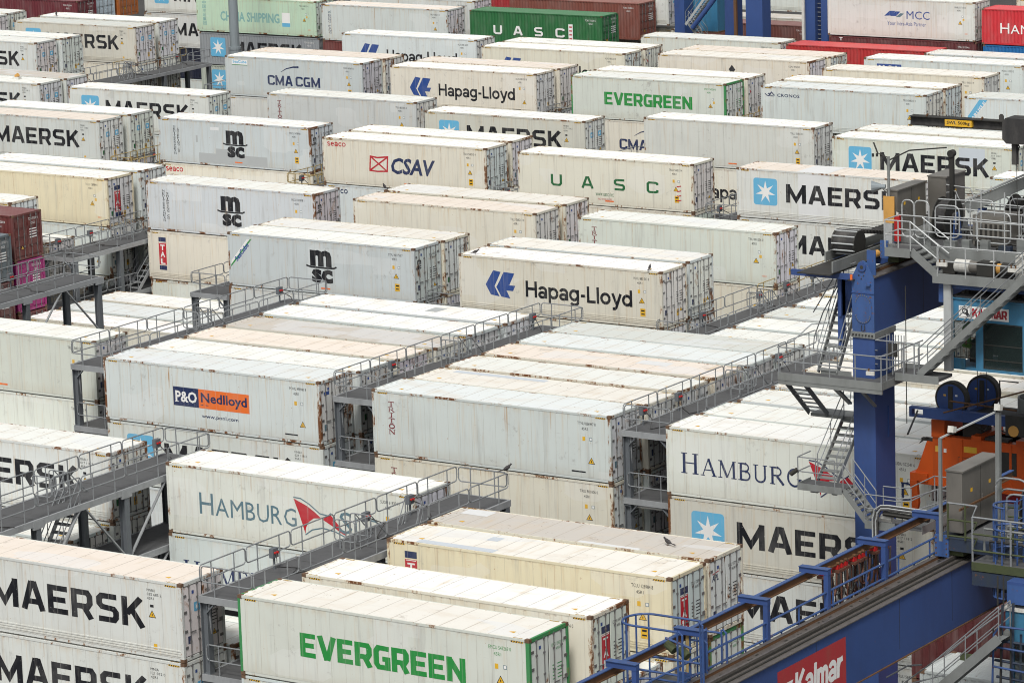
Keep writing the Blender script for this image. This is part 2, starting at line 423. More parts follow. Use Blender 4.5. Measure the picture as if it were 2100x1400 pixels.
# ---------------------------------------------------------------- ground
g = MB()
g.quad([(-2500, -200, 0), (900, -200, 0), (900, 3000, 0), (-2500, 3000, 0)], 'asphalt')
GZ = -5 * H - 0.05
gr = g.build('ground', None, (0, 0, GZ)); gr['kind'] = 'structure'

# ---------------------------------------------------------------- lettering
_tc = {}
def text2d(s, bold=0.0, shear=0.0, space=1.0):
    key = (s, bold, shear, space)
    if key in _tc: return _tc[key]
    cu = bpy.data.curves.new("lettering_source", 'FONT')
    cu.body = s; cu.offset = bold; cu.shear = shear; cu.space_character = space; cu.resolution_u = 2
    o = bpy.data.objects.new("lettering_source", cu); COL.objects.link(o)
    dg = bpy.context.evaluated_depsgraph_get()
    me = bpy.data.meshes.new_from_object(o.evaluated_get(dg))
    vs = [(v.co.x, v.co.y) for v in me.vertices]; fs = [tuple(p.vertices) for p in me.polygons]
    bpy.data.objects.remove(o); bpy.data.meshes.remove(me); bpy.data.curves.remove(cu)
    if not vs: vs = [(0, 0), (1, 0), (1, 1)]; fs = []
    x0 = min(v[0] for v in vs); x1 = max(v[0] for v in vs); y0 = min(v[1] for v in vs); y1 = max(v[1] for v in vs)
    vs = [((x - x0) / max(1e-6, x1 - x0), (y - y0) / max(1e-6, y1 - y0)) for x, y in vs]
    _tc[key] = (vs, fs, (x1 - x0) / max(1e-6, y1 - y0))
    return _tc[key]

class Decal:
    """flat marks on one face; plane maps (u along, v up) to the mesh"""
    def __init__(s, plane, mb=None): s.p, s.mb, s.k = plane, mb or MB(), 0
    def P(s, u, v, k=0):
        e = 0.004 + 0.0002 * k
        if s.p == 'side': return (u, 0.02 - e, v)
        if s.p == 'door': return (12.168 + e, u, v)
        if s.p == 'roof': return (u, v, 2.876 + e)
        return s.p(u, v, e)
    def poly(s, pts, m, k=None):
        s.k = s.k + 1 if k is None else k
        s.mb.quad([s.P(u, v, s.k % 70) for u, v in pts], m)
    def rect(s, u0, v0, u1, v1, m, k=None): s.poly([(u0, v0), (u1, v0), (u1, v1), (u0, v1)], m, k)
    def text(s, t, u0, u1, v0, v1, m, bold=0.0, shear=0.0, space=1.0, rot=None):
        vs, fs, asp = text2d(t, bold, shear, space)
        s.k += 1; kk = s.k % 70
        b = len(s.mb.v); i = s.mb.mid(m)
        for x, y in vs:
            u, v = u0 + x * (u1 - u0), v0 + y * (v1 - v0)
            if rot:
                cu, cv, a = rot; du, dv = u - cu, v - cv
                u, v = cu + du * math.cos(a) - dv * math.sin(a), cv + du * math.sin(a) + dv * math.cos(a)
            s.mb.v.append(s.P(u, v, kk))
        for f in fs: s.mb.f.append(tuple(b + j for j in f)); s.mb.mi.append(i)
    def stroke(s, pts, w, m, closed=False, wend=None, ax=1.0):
        s.k += 1; kk = s.k % 70
        pts = [(p[0] / ax, p[1]) for p in pts]
        n = len(pts); L_, R_ = [], []
        for j in range(n):
            p = Vector(pts[j]); a = Vector(pts[j - 1]) if (j or closed) else None; c = Vector(pts[(j + 1) % n]) if (j < n - 1 or closed) else None
            d1 = (p - a).normalized() if a is not None else None; d2 = (c - p).normalized() if c is not None else None
            d1 = d1 or d2; d2 = d2 or d1
            t = (d1 + d2).normalized(); nn = Vector((-t.y, t.x)); sc = max(0.5, nn.dot(Vector((-d1.y, d1.x))))
            hw = (w if wend is None else w + (wend - w) * j / (n - 1)) / 2 / sc
            L_.append(p + nn * hw); R_.append(p - nn * hw)
        for j in range(n if closed else n - 1):
            q = (j + 1) % n
            s.mb.quad([s.P(R_[j].x * ax, R_[j].y, kk), s.P(R_[q].x * ax, R_[q].y, kk), s.P(L_[q].x * ax, L_[q].y, kk), s.P(L_[j].x * ax, L_[j].y, kk)], m)
    def vtext(s, t, u, v1, w, h, pitch, m, bold=0.0):
        for j, ch in enumerate(t):
            if ch == ' ': continue
            ww = w * 0.3 if ch == 'I' else w
            s.text(ch, u - ww / 2, u + ww / 2, v1 - j * pitch - h, v1 - j * pitch, m, bold)
    def rsq(s, u0, v0, u1, v1, r, m):
        pts = []
        for cu, cv, a0 in ((u1 - r, v0 + r, -90), (u1 - r, v1 - r, 0), (u0 + r, v1 - r, 90), (u0 + r, v0 + r, 180)):
            for q in range(5):
                a = math.radians(a0 + q * 22.5); pts.append((cu + r * math.cos(a), cv + r * math.sin(a)))
        s.poly(pts, m)
    def star(s, cu, cv, R, m):
        s.k += 1
        pts = []
        for q in range(14):
            a = math.pi / 2 + q * math.pi / 7; rr = R if q % 2 == 0 else R * 0.36
            pts.append((cu + rr * math.cos(a), cv + rr * math.sin(a)))
        for q in range(14):
            s.mb.quad([s.P(cu, cv, s.k % 70), s.P(*pts[q], s.k % 70), s.P(*pts[(q + 1) % 14], s.k % 70)], m)
    def warn(s, u, v, sz, bd='black'):
        s.poly([(u - sz * .6, v), (u + sz * .6, v), (u, v + sz)], 'black')
        s.poly([(u - sz * .46, v + .08 * sz), (u + sz * .46, v + .08 * sz), (u, v + sz * .84)], 'yellow')
        s.rect(u - .06 * sz, v + .2 * sz, u + .06 * sz, v + .5 * sz, 'black')
    def hazard(s, u0, v0, u1, v1, n=5):
        s.rect(u0, v0, u1, v1, 'yellow'); s.k += 1; kk = s.k
        d = (u1 - u0) / (2 * n)
        for q in range(n): s.poly([(u0 + 2 * q * d, v0), (u0 + (2 * q + .9) * d, v0), (u0 + (2 * q + 1.7) * d, v1), (u0 + (2 * q + .8) * d, v1)], 'black', kk)

# block letters on a unit cell: list of strokes (points, width)
S = 0.2
BLK = {
 'M': ([[(.11, 0), (.11, 1)], [(1.19, 0), (1.19, 1)], [(.12, .88), (.65, .16), (1.18, .88)]], 1.3),
 'A': ([[(.09, 0), (.5, 1.0)], [(1.01, 0), (.6, 1.0)], [(.3, .30), (.8, .30)], [(.45, .93), (.65, .93)]], 1.1),
 'E': ([[(.1, 0), (.1, 1)], [(.2, .9), (.95, .9)], [(.2, .5), (.85, .5)], [(.2, .1), (.95, .1)]], .95),
 'R': ([[(.1, 0), (.1, 1)], [(.2, .9), (.75, .9), (.88, .78), (.88, .54), (.75, .42), (.2, .42)], [(.58, .4), (.92, 0)]], 1.02),
 'S': ([[(.95, .9), (.22, .9), (.1, .8), (.1, .62), (.22, .52), (.78, .48), (.9, .38), (.9, .2), (.78, .1), (.05, .1)]], 1.0),
 'K': ([[(.1, 0), (.1, 1)], [(.2, .42), (.9, 1.0)], [(.42, .62), (.95, 0)]], 1.02),
 'L': ([[(.1, 1), (.1, 0)], [(.2, .1), (.85, .1)]], .9),
 'V': ([[(.09, 1.0), (.53, .0)], [(1.01, 1.0), (.57, 0)]], 1.1),
 'G': ([[(.95, .88), (.25, .9), (.1, .76), (.1, .24), (.25, .1), (.85, .1), (.85, .45), (.5, .45)]], .97),
 'N': ([[(.1, 0), (.1, 1)], [(.95, 0), (.95, 1)], [(.14, .90), (.91, .10)]], 1.05),
 'U': ([[(.1, 1), (.1, .24), (.24, .1), (.78, .1), (.92, .24), (.92, 1)]], 1.02),
 'C': ([[(.95, .72), (.95, .85), (.8, .9), (.22, .9), (.1, .78), (.1, .22), (.22, .1), (.8, .1), (.95, .16), (.95, .3)]], 1.0),
}
def block(d, word, u0, u1, v0, v1, m, gap=0.17, stroke=S, pos=None):
    tot = sum(BLK[c][1] for c in word) + gap * (len(word) - 1)
    k = (u1 - u0) / tot if not pos else .80; h = v1 - v0; x = u0
    for i, c in enumerate(word):
        if pos: x = pos[i]
        for st in BLK[c][0]: d.stroke([(x + (p[0] + (.02 if p[0] < .3 else -.02 if p[0] > .8 else 0)) * k, v0 + p[1] * h) for p in st], stroke * h * .95, m, ax=1.32)
        x += (BLK[c][1] + gap) * k

def serif_word(d, word, u0, u1, v0, v1, m, bold=0.0, small=1.0, sw=0.05):
    """roman capitals: sans text with slab ends"""
    ws = [text2d(c, bold)[2] * (1.0 if i == 0 else small) for i, c in enumerate(word)]
    gap = 0.13
    k = (u1 - u0) / (sum(ws) + gap * (len(word) - 1)); x = u0; h = v1 - v0
    for i, c in enumerate(word):
        hh = h if i == 0 else h * small
        d.text(c, x, x + ws[i] * k, v0, v0 + hh, m, bold)
        x += (ws[i] + gap) * k

def ell(cx, cy, rx, ry, a0=0, a1=360, n=14):
    return [(cx + rx * math.cos(math.radians(a0 + (a1 - a0) * q / n)), cy + ry * math.sin(math.radians(a0 + (a1 - a0) * q / n))) for q in range(n + 1)]
# upright grotesque letters: strokes, advance width; cap height 1, x-height .72
SAN = {
 'H': ([[(.1, 0), (.1, 1)], [(.66, 0), (.66, 1)], [(.1, .52), (.66, .52)]], .80), 'L': ([[(.1, 0), (.1, 1)], [(.1, .08), (.56, .08)]], .60),
 'a': ([ell(.27, .21, .19, .15), [(.50, 0), (.50, .48)], ell(.29, .47, .21, .19, 165, 0, 8)], .64), 'p': ([[(.09, -.28), (.09, .72)], ell(.33, .36, .24, .28)], .68),
 'g': ([ell(.30, .37, .24, .28), [(.54, .72), (.54, -.02)], ell(.31, -.03, .23, .18, 0, -155, 8)], .68), '-': ([[(.05, .38), (.32, .38)]], .40), 'l': ([[(.1, 0), (.1, 1)]], .24),
 'o': ([ell(.33, .36, .25, .28)], .70), 'y': ([[(.07, .72), (.31, .06)], [(.57, .72), (.29, -.12), (.20, -.21), (.06, -.21)]], .66), 'd': ([ell(.30, .36, .24, .28), [(.54, 0), (.54, 1)]], .68),
 'K': ([[(.1, 0), (.1, 1)], [(.12, .38), (.62, 1)], [(.30, .58), (.66, 0)]], .74), 'm': ([[(.09, 0), (.09, .72)], ell(.25, .46, .16, .18, 180, 0, 8) + [(.41, 0)], ell(.57, .46, .16, .18, 180, 0, 8) + [(.73, 0)]], .86),
 'r': ([[(.09, 0), (.09, .72)], [(.10, .40), (.20, .60), (.42, .64)]], .46), 's': ([ell(.28, .53, .19, .13, 20, 230, 8) + ell(.28, .20, .20, .14, 70, -160, 9)], .58),
 'e': ([[(.10, .38), (.52, .38)] + ell(.32, .36, .22, .28, 10, 320, 12)], .66), 'c': ([ell(.32, .36, .23, .28, 40, 320, 11)], .60),
}
def sans(d, word, u0, u1, v0, v1, m, w=.17, slant=0.0):
    tot = sum(SAN[c][1] for c in word); k = (u1 - u0) / tot; h = v1 - v0; x = u0
    for c in word:
        for st in SAN[c][0]: d.stroke([(x + p[0] * k + slant * p[1] * h, v0 + p[1] * h) for p in st], w * h, m, closed=False, ax=1.0)
        x += SAN[c][1] * k
TK, TN = .15, .06
def _sf(x, y, l=.15): return ([(x - l, y), (x + l, y)], .05)
SER = {
 'H': ([([(.18, 0), (.18, 1)], TK), ([(.74, 0), (.74, 1)], TK), ([(.18, .52), (.74, .52)], TN), _sf(.18, .02), _sf(.18, .98), _sf(.74, .02), _sf(.74, .98)], .95),
 'A': ([([(.10, 0), (.45, 1)], TN), ([(.45, 1), (.80, 0)], TK), ([(.22, .34), (.68, .34)], TN), _sf(.10, .02, .12), _sf(.80, .02)], .92),
 'M': ([([(.14, 0), (.17, 1)], TN), ([(.17, 1), (.55, .05)], TK), ([(.55, .05), (.92, 1)], TN), ([(.94, 0), (.92, 1)], TK), _sf(.14, .02, .12), _sf(.94, .02), _sf(.12, .98, .09), _sf(.97, .98, .1)], 1.1),
 'B': ([([(.18, 0), (.18, 1)], TK), ([(.18, .97), (.42, .97)] + ell(.42, .75, .2, .22, 90, -90, 8) + [(.18, .53)], .09), ([(.18, .53), (.45, .53)] + ell(.45, .28, .24, .25, 90, -90, 8) + [(.18, .03)], .10), _sf(.12, .02, .1), _sf(.12, .98, .1)], .78),
 'U': ([([(.18, 1), (.18, .3)] + ell(.45, .28, .27, .26, 180, 360, 10) + [(.72, 1)], .11), _sf(.18, .98), _sf(.72, .98, .12)], .90),
 'R': ([([(.18, 0), (.18, 1)], TK), ([(.18, .97), (.45, .97)] + ell(.45, .74, .22, .23, 90, -90, 8) + [(.18, .51)], .09), ([(.42, .5), (.82, 0)], TK), _sf(.18, .02), _sf(.12, .98, .1)], .88),
 'G': ([(ell(.5, .5, .38, .48, 50, 300, 16), .12), ([(.78, .1), (.78, .42)], TK), _sf(.76, .43, .14)], .95),
 'T': ([([(.42, 0), (.42, 1)], .19), ([(.06, .95), (.78, .95)], .10), ([(.08, .98), (.08, .76)], .07), ([(.76, .98), (.76, .76)], .07), _sf(.42, .03, .2)], .84),
 'I': ([([(.2, 0), (.2, 1)], .19), _sf(.2, .03, .2), _sf(.2, .97, .2)], .40), 'O': ([(ell(.45, .5, .34, .44), .16)], .9),
 'N': ([([(.14, 0), (.14, 1)], .09), ([(.14, 1), (.76, 0)], .17), ([(.76, 0), (.76, 1)], .09), _sf(.14, .03, .14), _sf(.1, .97, .1), _sf(.76, .97, .14)], .9),
 'D': ([([(.18, 0), (.18, 1)], TK), ([(.1, .97), (.38, .97)] + ell(.38, .5, .38, .47, 90, -90, 12) + [(.1, .03)], .10)], .85),
}
def serif(d, word, u0, u1, v0, v1, m, small=1.0, gap=.06, wk=1.0):
    tot = sum(SER[c][1] * (1 if i == 0 else small) for i, c in enumerate(word)) + gap * (len(word) - 1); k = (u1 - u0) / tot; h = v1 - v0; x = u0
    for i, c in enumerate(word):
        f = 1 if i == 0 else small
        for pts, w in SER[c][0]: d.stroke([(x + p[0] * k * f, v0 + p[1] * h * f) for p in pts], w * h * f * wk, m)
        x += (SER[c][1] * f + gap) * k

def fin(d, col2, o=0.0):
    if o:
        d2 = Decal(lambda u, v, e: (u + o, .02 - e, v), d.mb); d2.k = d.k; return fin(d2, col2)
    d.poly([(6.34, 2.12), (6.6, 1.5), (6.86, .75), (6.9, 1.0), (7.05, 1.25), (7.3, 1.42), (7.66, 1.46), (7.35, 1.68), (7.0, 1.88)][::-1], 'red')
    d.poly([(7.72, 1.42), (8.05, 1.66), (8.15, 1.62), (8.94, .84), (8.6, .98), (8.2, 1.2)][::-1], 'red')
    d.stroke([(6.34, 2.17), (6.7, 2.15), (7.1, 1.97), (7.6, 1.64), (8.0, 1.60), (8.16, 1.72)], .05, col2)
    d.stroke([(6.86, .70), (7.2, .94), (7.7, 1.07), (8.3, 1.0), (8.95, .78)], .05, col2)

def tal(d, u, v1, sc=1.0):
    w = .27 * sc
    d.rect(u - w, v1 - .26 * sc, u + w, v1, 'navy'); d.rect(u - w, v1 - 1.62 * sc, u + w, v1 - .31 * sc, 'red')
    d.rect(u - w, v1 - 1.93 * sc, u + w, v1 - 1.67 * sc, 'navy')
    d.rect(u - w * .86, v1 - .36 * sc, u + w * .86, v1 - .33 * sc, 'white')
    for j, c in enumerate('TAL'): d.text(c, u - w * .62, u + w * .62, v1 - (.76 + .41 * j) * sc, v1 - (.44 + .41 * j) * sc, 'white', .03)

def style_marks(st):
    """lettering on the long side (and the door leaf) of one kind of container"""
    d = Decal('side'); r = Decal('door')
    def two_squares():
        for u in (.72, 1.62):
            r.rsq(u, 1.72, u + .34, 2.06, .05, 'sky'); r.star(u + .17, 1.89, .13, 'white')
    if st in ('maersk', 'maersk_dry'):
        d.rsq(1.1, .82, 2.66, 2.38, .16, 'sky'); d.star(1.88, 1.58, .66, 'white')
        block(d, 'MAERSK', 3.25, 10.45, 1.06, 2.14, 'black')
        two_squares()
    elif st == 'hapag':
        u, v, w, h = 1.62, .78, 1.82, 1.42
        q = lambda pts: [(u + a * w, v + b * h) for a, b in pts]
        d.poly(q([(0, .46), (.17, .10), (.46, .06), (.30, .42), (.52, .96), (.27, 1.0)]), 'blue')
        d.poly(q([(.62, .97), (.44, .56), (.36, .40), (.52, .06), (.82, .02), (.70, .30), (.92, .30), (1.0, .50), (.80, .50), (.98, .95)]), 'blue')
        sans(d, 'Hapag-Lloyd', 4.05, 10.5, .98, 1.82, 'black', .175)
        r.text('Hapag-Lloyd', .25, .95, 2.22, 2.36, 'black', .02)
    elif st in ('msc', 'msc_sea'):
        d.text('m', 5.45, 6.85, 1.48, 2.36, 'black', .055)
        d.stroke([(5.18, 1.50), (5.5, 1.42), (6.6, 1.42), (7.0, 1.44), (7.16, 1.52)], .09, 'black')
        d.text('sc', 5.52, 6.9, .60, 1.34, 'black', .05)
        r.text('m', .30, .66, 1.98, 2.22, 'black', .05); r.text('sc', .32, .66, 1.74, 1.94, 'black', .04)
        if st == 'msc':
            d.vtext('MEDITERRANEAN', 1.27, 2.42, .17, .125, .145, 'black'); d.vtext('SHIPPING CO', 1.56, 2.28, .17, .125, .145, 'black')
        else:
            d.poly([(.16, 1.12), (.20, 1.36), (1.30, 2.60), (1.52, 2.60)], 'white'); d.poly([(.16, 1.02), (.16, 1.14), (1.50, 2.62), (1.62, 2.62)], 'green')
            d.text('SeaCube', .30, 1.55, 1.62, 1.90, 'blue', .03, rot=(.78, 1.80, math.radians(48)))
    elif st == 'evergreen':
        block(d, 'EVERGREEN', 2.68, 9.55, 1.02, 1.88, 'green', .16, .215)
    elif st == 'uasc':
        block(d, 'UASC', 2.3, 9.85, 1.0, 1.70, 'dgreen', 0, .19, [2.3, 4.45, 6.72, 8.98])
    elif st == 'uasc_white':
        block(d, 'UASC', 2.3, 8.4, .95, 1.65, 'white', 0, .21, [2.2, 4.05, 6.0, 7.95])
        d.rect(9.15, .7, 9.55, 2.0, 'white')
        for q in range(4): d.rect(9.22, .84 + q * .3, 9.48, .94 + q * .3, 'red')
    elif st in ('hamburg', 'hamburg_navy'):
        c = 'slate' if st == 'hamburg' else 'navy'
        if st == 'hamburg': serif_word(d, 'HAMBURG', 1.62, 6.45, .96, 1.84, c, 0.0, .84)
        else: serif(d, 'HAMBURG', .66, 6.38, 1.0, 1.86, c, .84)
        if st == 'hamburg':
            fin(d, c); d.text('S', 8.55, 9.15, .96, 1.84, c); d.text('\u00dc', 9.3, 9.85, .96, 1.86, c, -.01); d.text('D', 10.0, 10.6, .96, 1.68, c, -.01)
        else:
            fin(d, c, .34); d.text('S', 9.15, 9.75, 1.0, 1.86, c); serif(d, 'U', 9.9, 10.6, 1.0, 1.72, c); d.rect(10.1, 1.82, 10.2, 1.92, c); d.rect(10.32, 1.82, 10.42, 1.92, c); serif(d, 'D', 10.75, 11.5, 1.0, 1.72, c)
        r.poly([(.3, 2.1), (.62, 1.86), (.45, 1.92), (.4, 1.8)], 'red')
    elif st == 'hamburg_red':
        serif_word(d, 'HAMBURG', 1.5, 6.6, 1.0, 1.75, 'white', .0, .86); d.text('S\u00dcD', 8.6, 10.4, 1.0, 1.75, 'white')
        d.poly([(6.8, 1.9), (7.2, .9), (8.4, .95)], 'white')
    elif st == 'triton':
        for j, ch in enumerate('TRITON'):
            v = 2.42 - j * .245; ww = .20 if ch == 'I' else .36
            serif(d, ch, 1.0 - ww / 2, 1.0 + ww / 2, v - .21, v, 'maroon', 1, 0, 1.5)
    elif st == 'tal':
        tal(d, 1.05, 2.52); tal(r, .92, 2.35, .95)
    elif st == 'tal_plain':
        tal(r, .92, 2.35, .95)
    elif st == 'csav':
        d.stroke([(3.55, 1.02), (3.62, 1.90), (4.15, 1.84), (4.92, 1.93), (4.85, 1.03), (4.1, .98)], .10, 'red', True)
        d.stroke([(3.62, 1.06), (4.86, 1.88)], .10, 'red'); d.stroke([(3.66, 1.86), (4.80, 1.06)], .10, 'red')
        d.text('CSAV', 5.15, 8.45, .90, 1.92, 'navy', .03, .18)
        sans(d, 'seaco', .35, 1.80, 2.36, 2.72, 'red', .16); r.text('CSAV', .3, .85, 2.2, 2.34, 'navy')
    elif st in ('cma', 'cma_sea'):
        block(d, 'CMA', 3.8, 6.0, .94, 1.66, 'navy', .2, .19); block(d, 'CGM', 6.3, 8.45, .94, 1.66, 'navy', .2, .19)
        d.stroke([(5.0, 1.92), (5.5, 2.18), (6.1, 2.32), (6.6, 2.34)], .03, 'navy', wend=.14); d.stroke([(6.9, .55), (7.3, .66), (7.6, .80)], .09, 'navy', wend=.03)
        r.text('CMA CGM', .35, .95, 2.0, 2.12, 'navy')
        if st == 'cma_sea':
            d.rect(.6, 2.28, 2.0, 2.62, 'white'); d.text('SeaCube', .68, 1.94, 2.38, 2.6, 'sky', .03); d.rect(.6, 2.24, 2.0, 2.28, 'green')
    elif st == 'cronos':
        d.text('CRONOS', 1.22, 2.9, 2.20, 2.42, 'navy', .02, 0, 1.1)
        d.stroke([(.28, 2.40), (.42, 2.28), (.56, 2.24), (.66, 2.32), (.60, 2.42), (.52, 2.36)], .06, 'navy'); d.stroke([(.62, 2.24), (.78, 2.50), (.86, 2.42), (1.02, 2.28)], .07, 'navy'); d.stroke([(.7, 2.24), (.95, 2.24)], .06, 'navy')
    elif st == 'carlisle':
        d.poly([(.22, 1.0), (.22, 1.62), (1.05, 2.74), (1.62, 2.74)], 'sky')
        d.text('CARLISLE', .0, 1.75, 1.76, 1.99, 'white', .02, rot=(.86, 1.90, math.radians(51)))
    elif st == 'mcc':
        d.text('MCC', 6.6, 8.5, 1.45, 2.05, 'blue'); d.text('Your Intra-Asia Partner', 5.0, 8.2, .95, 1.25, 'blue')
        d.poly([(4.75, 1.62), (5.2, 2.0), (5.7, 2.02), (5.35, 1.66)], 'blue'); d.poly([(5.25, 1.62), (5.7, 1.98), (6.1, 1.98), (5.75, 1.64)], 'blue'); d.poly([(5.7, 1.56), (6.1, 1.86), (6.4, 1.84), (6.05, 1.56)], 'slate')
    elif st == 'po':
        d.rect(3.98, 1.06, 5.42, 1.93, 'navy'); d.rect(5.42, 1.06, 8.27, 1.93, 'orange')
        d.text('P&O', 4.1, 5.32, 1.24, 1.76, 'white', .03); d.text('Nedlloyd', 5.55, 8.14, 1.20, 1.78, 'navy', .025)
        for u in (4.1, 4.1): d.rect(4.06, 1.235, 4.30, 1.265, 'white')
        for u in (5.52, 5.80): d.rect(u, 1.195, u + .16, 1.225, 'navy')
        d.text('www.ponl.com', 5.55, 7.62, .58, .80, 'navy', .01)
        r.rect(.35, 2.2, .75, 2.36, 'blue')
    elif st == 'seaco_red': sans(d, 'seaco', .35, 1.8, 2.34, 2.74, 'red', .16)
    elif st == 'seaco_navy': sans(d, 'seaco', .35, 1.8, 2.34, 2.74, 'navy', .16)
    elif st == 'mol':
        d.rect(1.0, 2.0, 2.9, 2.52, 'blue'); d.text('MOL', 1.15, 2.75, 2.06, 2.42, 'white', .05, 0, 1.5)
    elif st == 'crown':
        d.poly([(5.75, 2.05), (6.02, 2.38), (6.29, 2.05), (6.02, 1.72)], 'black')
        d.text('CROWN', 5.0, 8.2, .9, 1.5, 'black', .03); d.rect(2.6, 1.42, 4.6, 1.62, 'red')
    elif st == 'china':
        d.text('CHINA SHIPPING', 2.45, 8.5, .95, 1.75, 'teal', .03)
        d.rect(8.75, .9, 9.55, 1.85, 'white'); d.rect(8.75, .72, 9.55, 1.02, 'sky')
        for j, ch in enumerate('\u4e2d\u56fd\u6d77\u8fd0\u96c6\u56e2'): d.text(ch, .62, 1.0, 2.24 - j * .34, 2.54 - j * .34, 'teal', .01)
    elif st == 'dongfang':
        d.vtext('DONG FANG', .75, 2.1, .26, .15, .175, 'navy')
        d.stroke([(.6, 2.35), (.9, 2.2), (.62, 2.2), (.92, 2.38)], .04, 'slate')
    elif st == 'text_t': d.text('T', .85, 1.15, 2.42, 2.66, 'white', .02)
    elif st == 'apl':
        r.text('APL', .25, .72, 2.0, 2.24, 'navy', .03, .12); r.poly([(.25, 2.28), (.72, 2.34), (.74, 2.30), (.3, 2.26)], 'red')
    if st == 'uasc':
        d.text('www.uasc.net', 5.45, 6.7, .60, .82, 'dgreen'); d.text('NO FORKLIFT', 5.6, 6.6, .36, .47, 'red')
        for q in range(4): d.stroke([(11.05, 1.52 - q * .28), (11.15, 1.5 - q * .28), (11.35, 1.55 - q * .28)], .06, 'red')
    return {'side_lettering': d.mb, 'door_lettering': r.mb}

def serial_marks(code, st, maersk, green, var=0):
    """identity number, warning stickers, corner hazard stripes on side, door and roof"""
    d = Decal('side'); r = Decal('door'); t = Decal('roof')
    c = 'green' if green else 'black'
    a, b = code
    if maersk:
        d.text(a[:4], 10.62, 11.0, 2.46, 2.56, c); d.text(a[5:], 10.62, 11.28, 2.31, 2.41, c); d.text(b, 10.62, 10.92, 2.16, 2.26, c)
        d.rect(10.74, 1.88, 10.90, 1.98, 'black'); d.warn(10.82, 1.50, .28); d.rect(10.82, .34, 10.98, .54, 'yellow')
    else:
        d.text(a, 10.55, 11.45, 2.40, 2.53, c); d.text(b, 10.75, 11.05, 2.18, 2.30, c)
        (d.warn(11.0, 1.22, .28) if var != 2 else d.warn(11.2, .75, .28))
        if var != 1: d.rect(10.78, 1.72, 10.92, 1.90, 'yellow')
        d.rect(11.12, 1.74, 11.26, 1.88, 'slate'); d.rect(11.14, 1.76, 11.24, 1.86, 'white')
        if var in (0, 3): d.rect(10.9, .55, 11.2, .95, 'yellow'); d.rect(10.95, .80, 11.15, .88, 'black'); d.rect(10.95, .64, 11.15, .70, 'black')
        if var == 1: d.text('45R1', 11.35, 11.6, .5, .6, 'orange'); d.rect(11.2, 1.5, 11.34, 1.66, 'yellow')
        if var == 2: d.rect(10.2, .34, 10.9, .40, 'black')
        if var == 3: d.rect(6.1, .28, 6.7, .36, 'orange')
    for u in (.30, 11.45): d.hazard(u, 2.735, u + .5, 2.80)
    for u in (.25, 11.50):
        t.hazard(u, .05, u + .38, .12, 5); t.hazard(u, W - .12, u + .38, W - .05, 5)
    t.poly([(1.0, .62), (1.25, .52), (1.22, .72)], 'yellow'); t.poly([(11.0, .62), (11.25, .52), (11.22, .72)], 'yellow')
    r.text(a, 1.40, 2.16, 2.28, 2.40, c); r.text(b, 1.66, 1.95, 2.12, 2.22, c)
    for q in range(5):
        r.rect(1.42, 1.62 - q * .12, 1.58, 1.655 - q * .12, c); r.rect(1.72, 1.62 - q * .12, 2.02, 1.655 - q * .12, c)
    r.rect(.30, .62, .52, .90, ('navy', 'dgreen', 'slate', 'navy')[var])
    if var != 2: r.warn(1.82, .62 + .2 * (var == 1), .22)
    if var != 3: r.rect(1.42, .42, 1.64, .76, 'yellow'); r.rect(1.46, .58, 1.60, .63, 'black')
    r.rect(.62, 2.40, .74, 2.52, 'blue')
    return {'side_marking': d.mb, 'door_marking': r.mb, 'roof_marking': t.mb}
def put_marks(cache, key, make, parent, loc=None, only=None):
    if key not in cache: cache[key] = {k: v.mesh(k) for k, v in make().items() if v.f}
    for k, me in cache[key].items():
        if only is None or k in only: link(me, k, parent, loc)

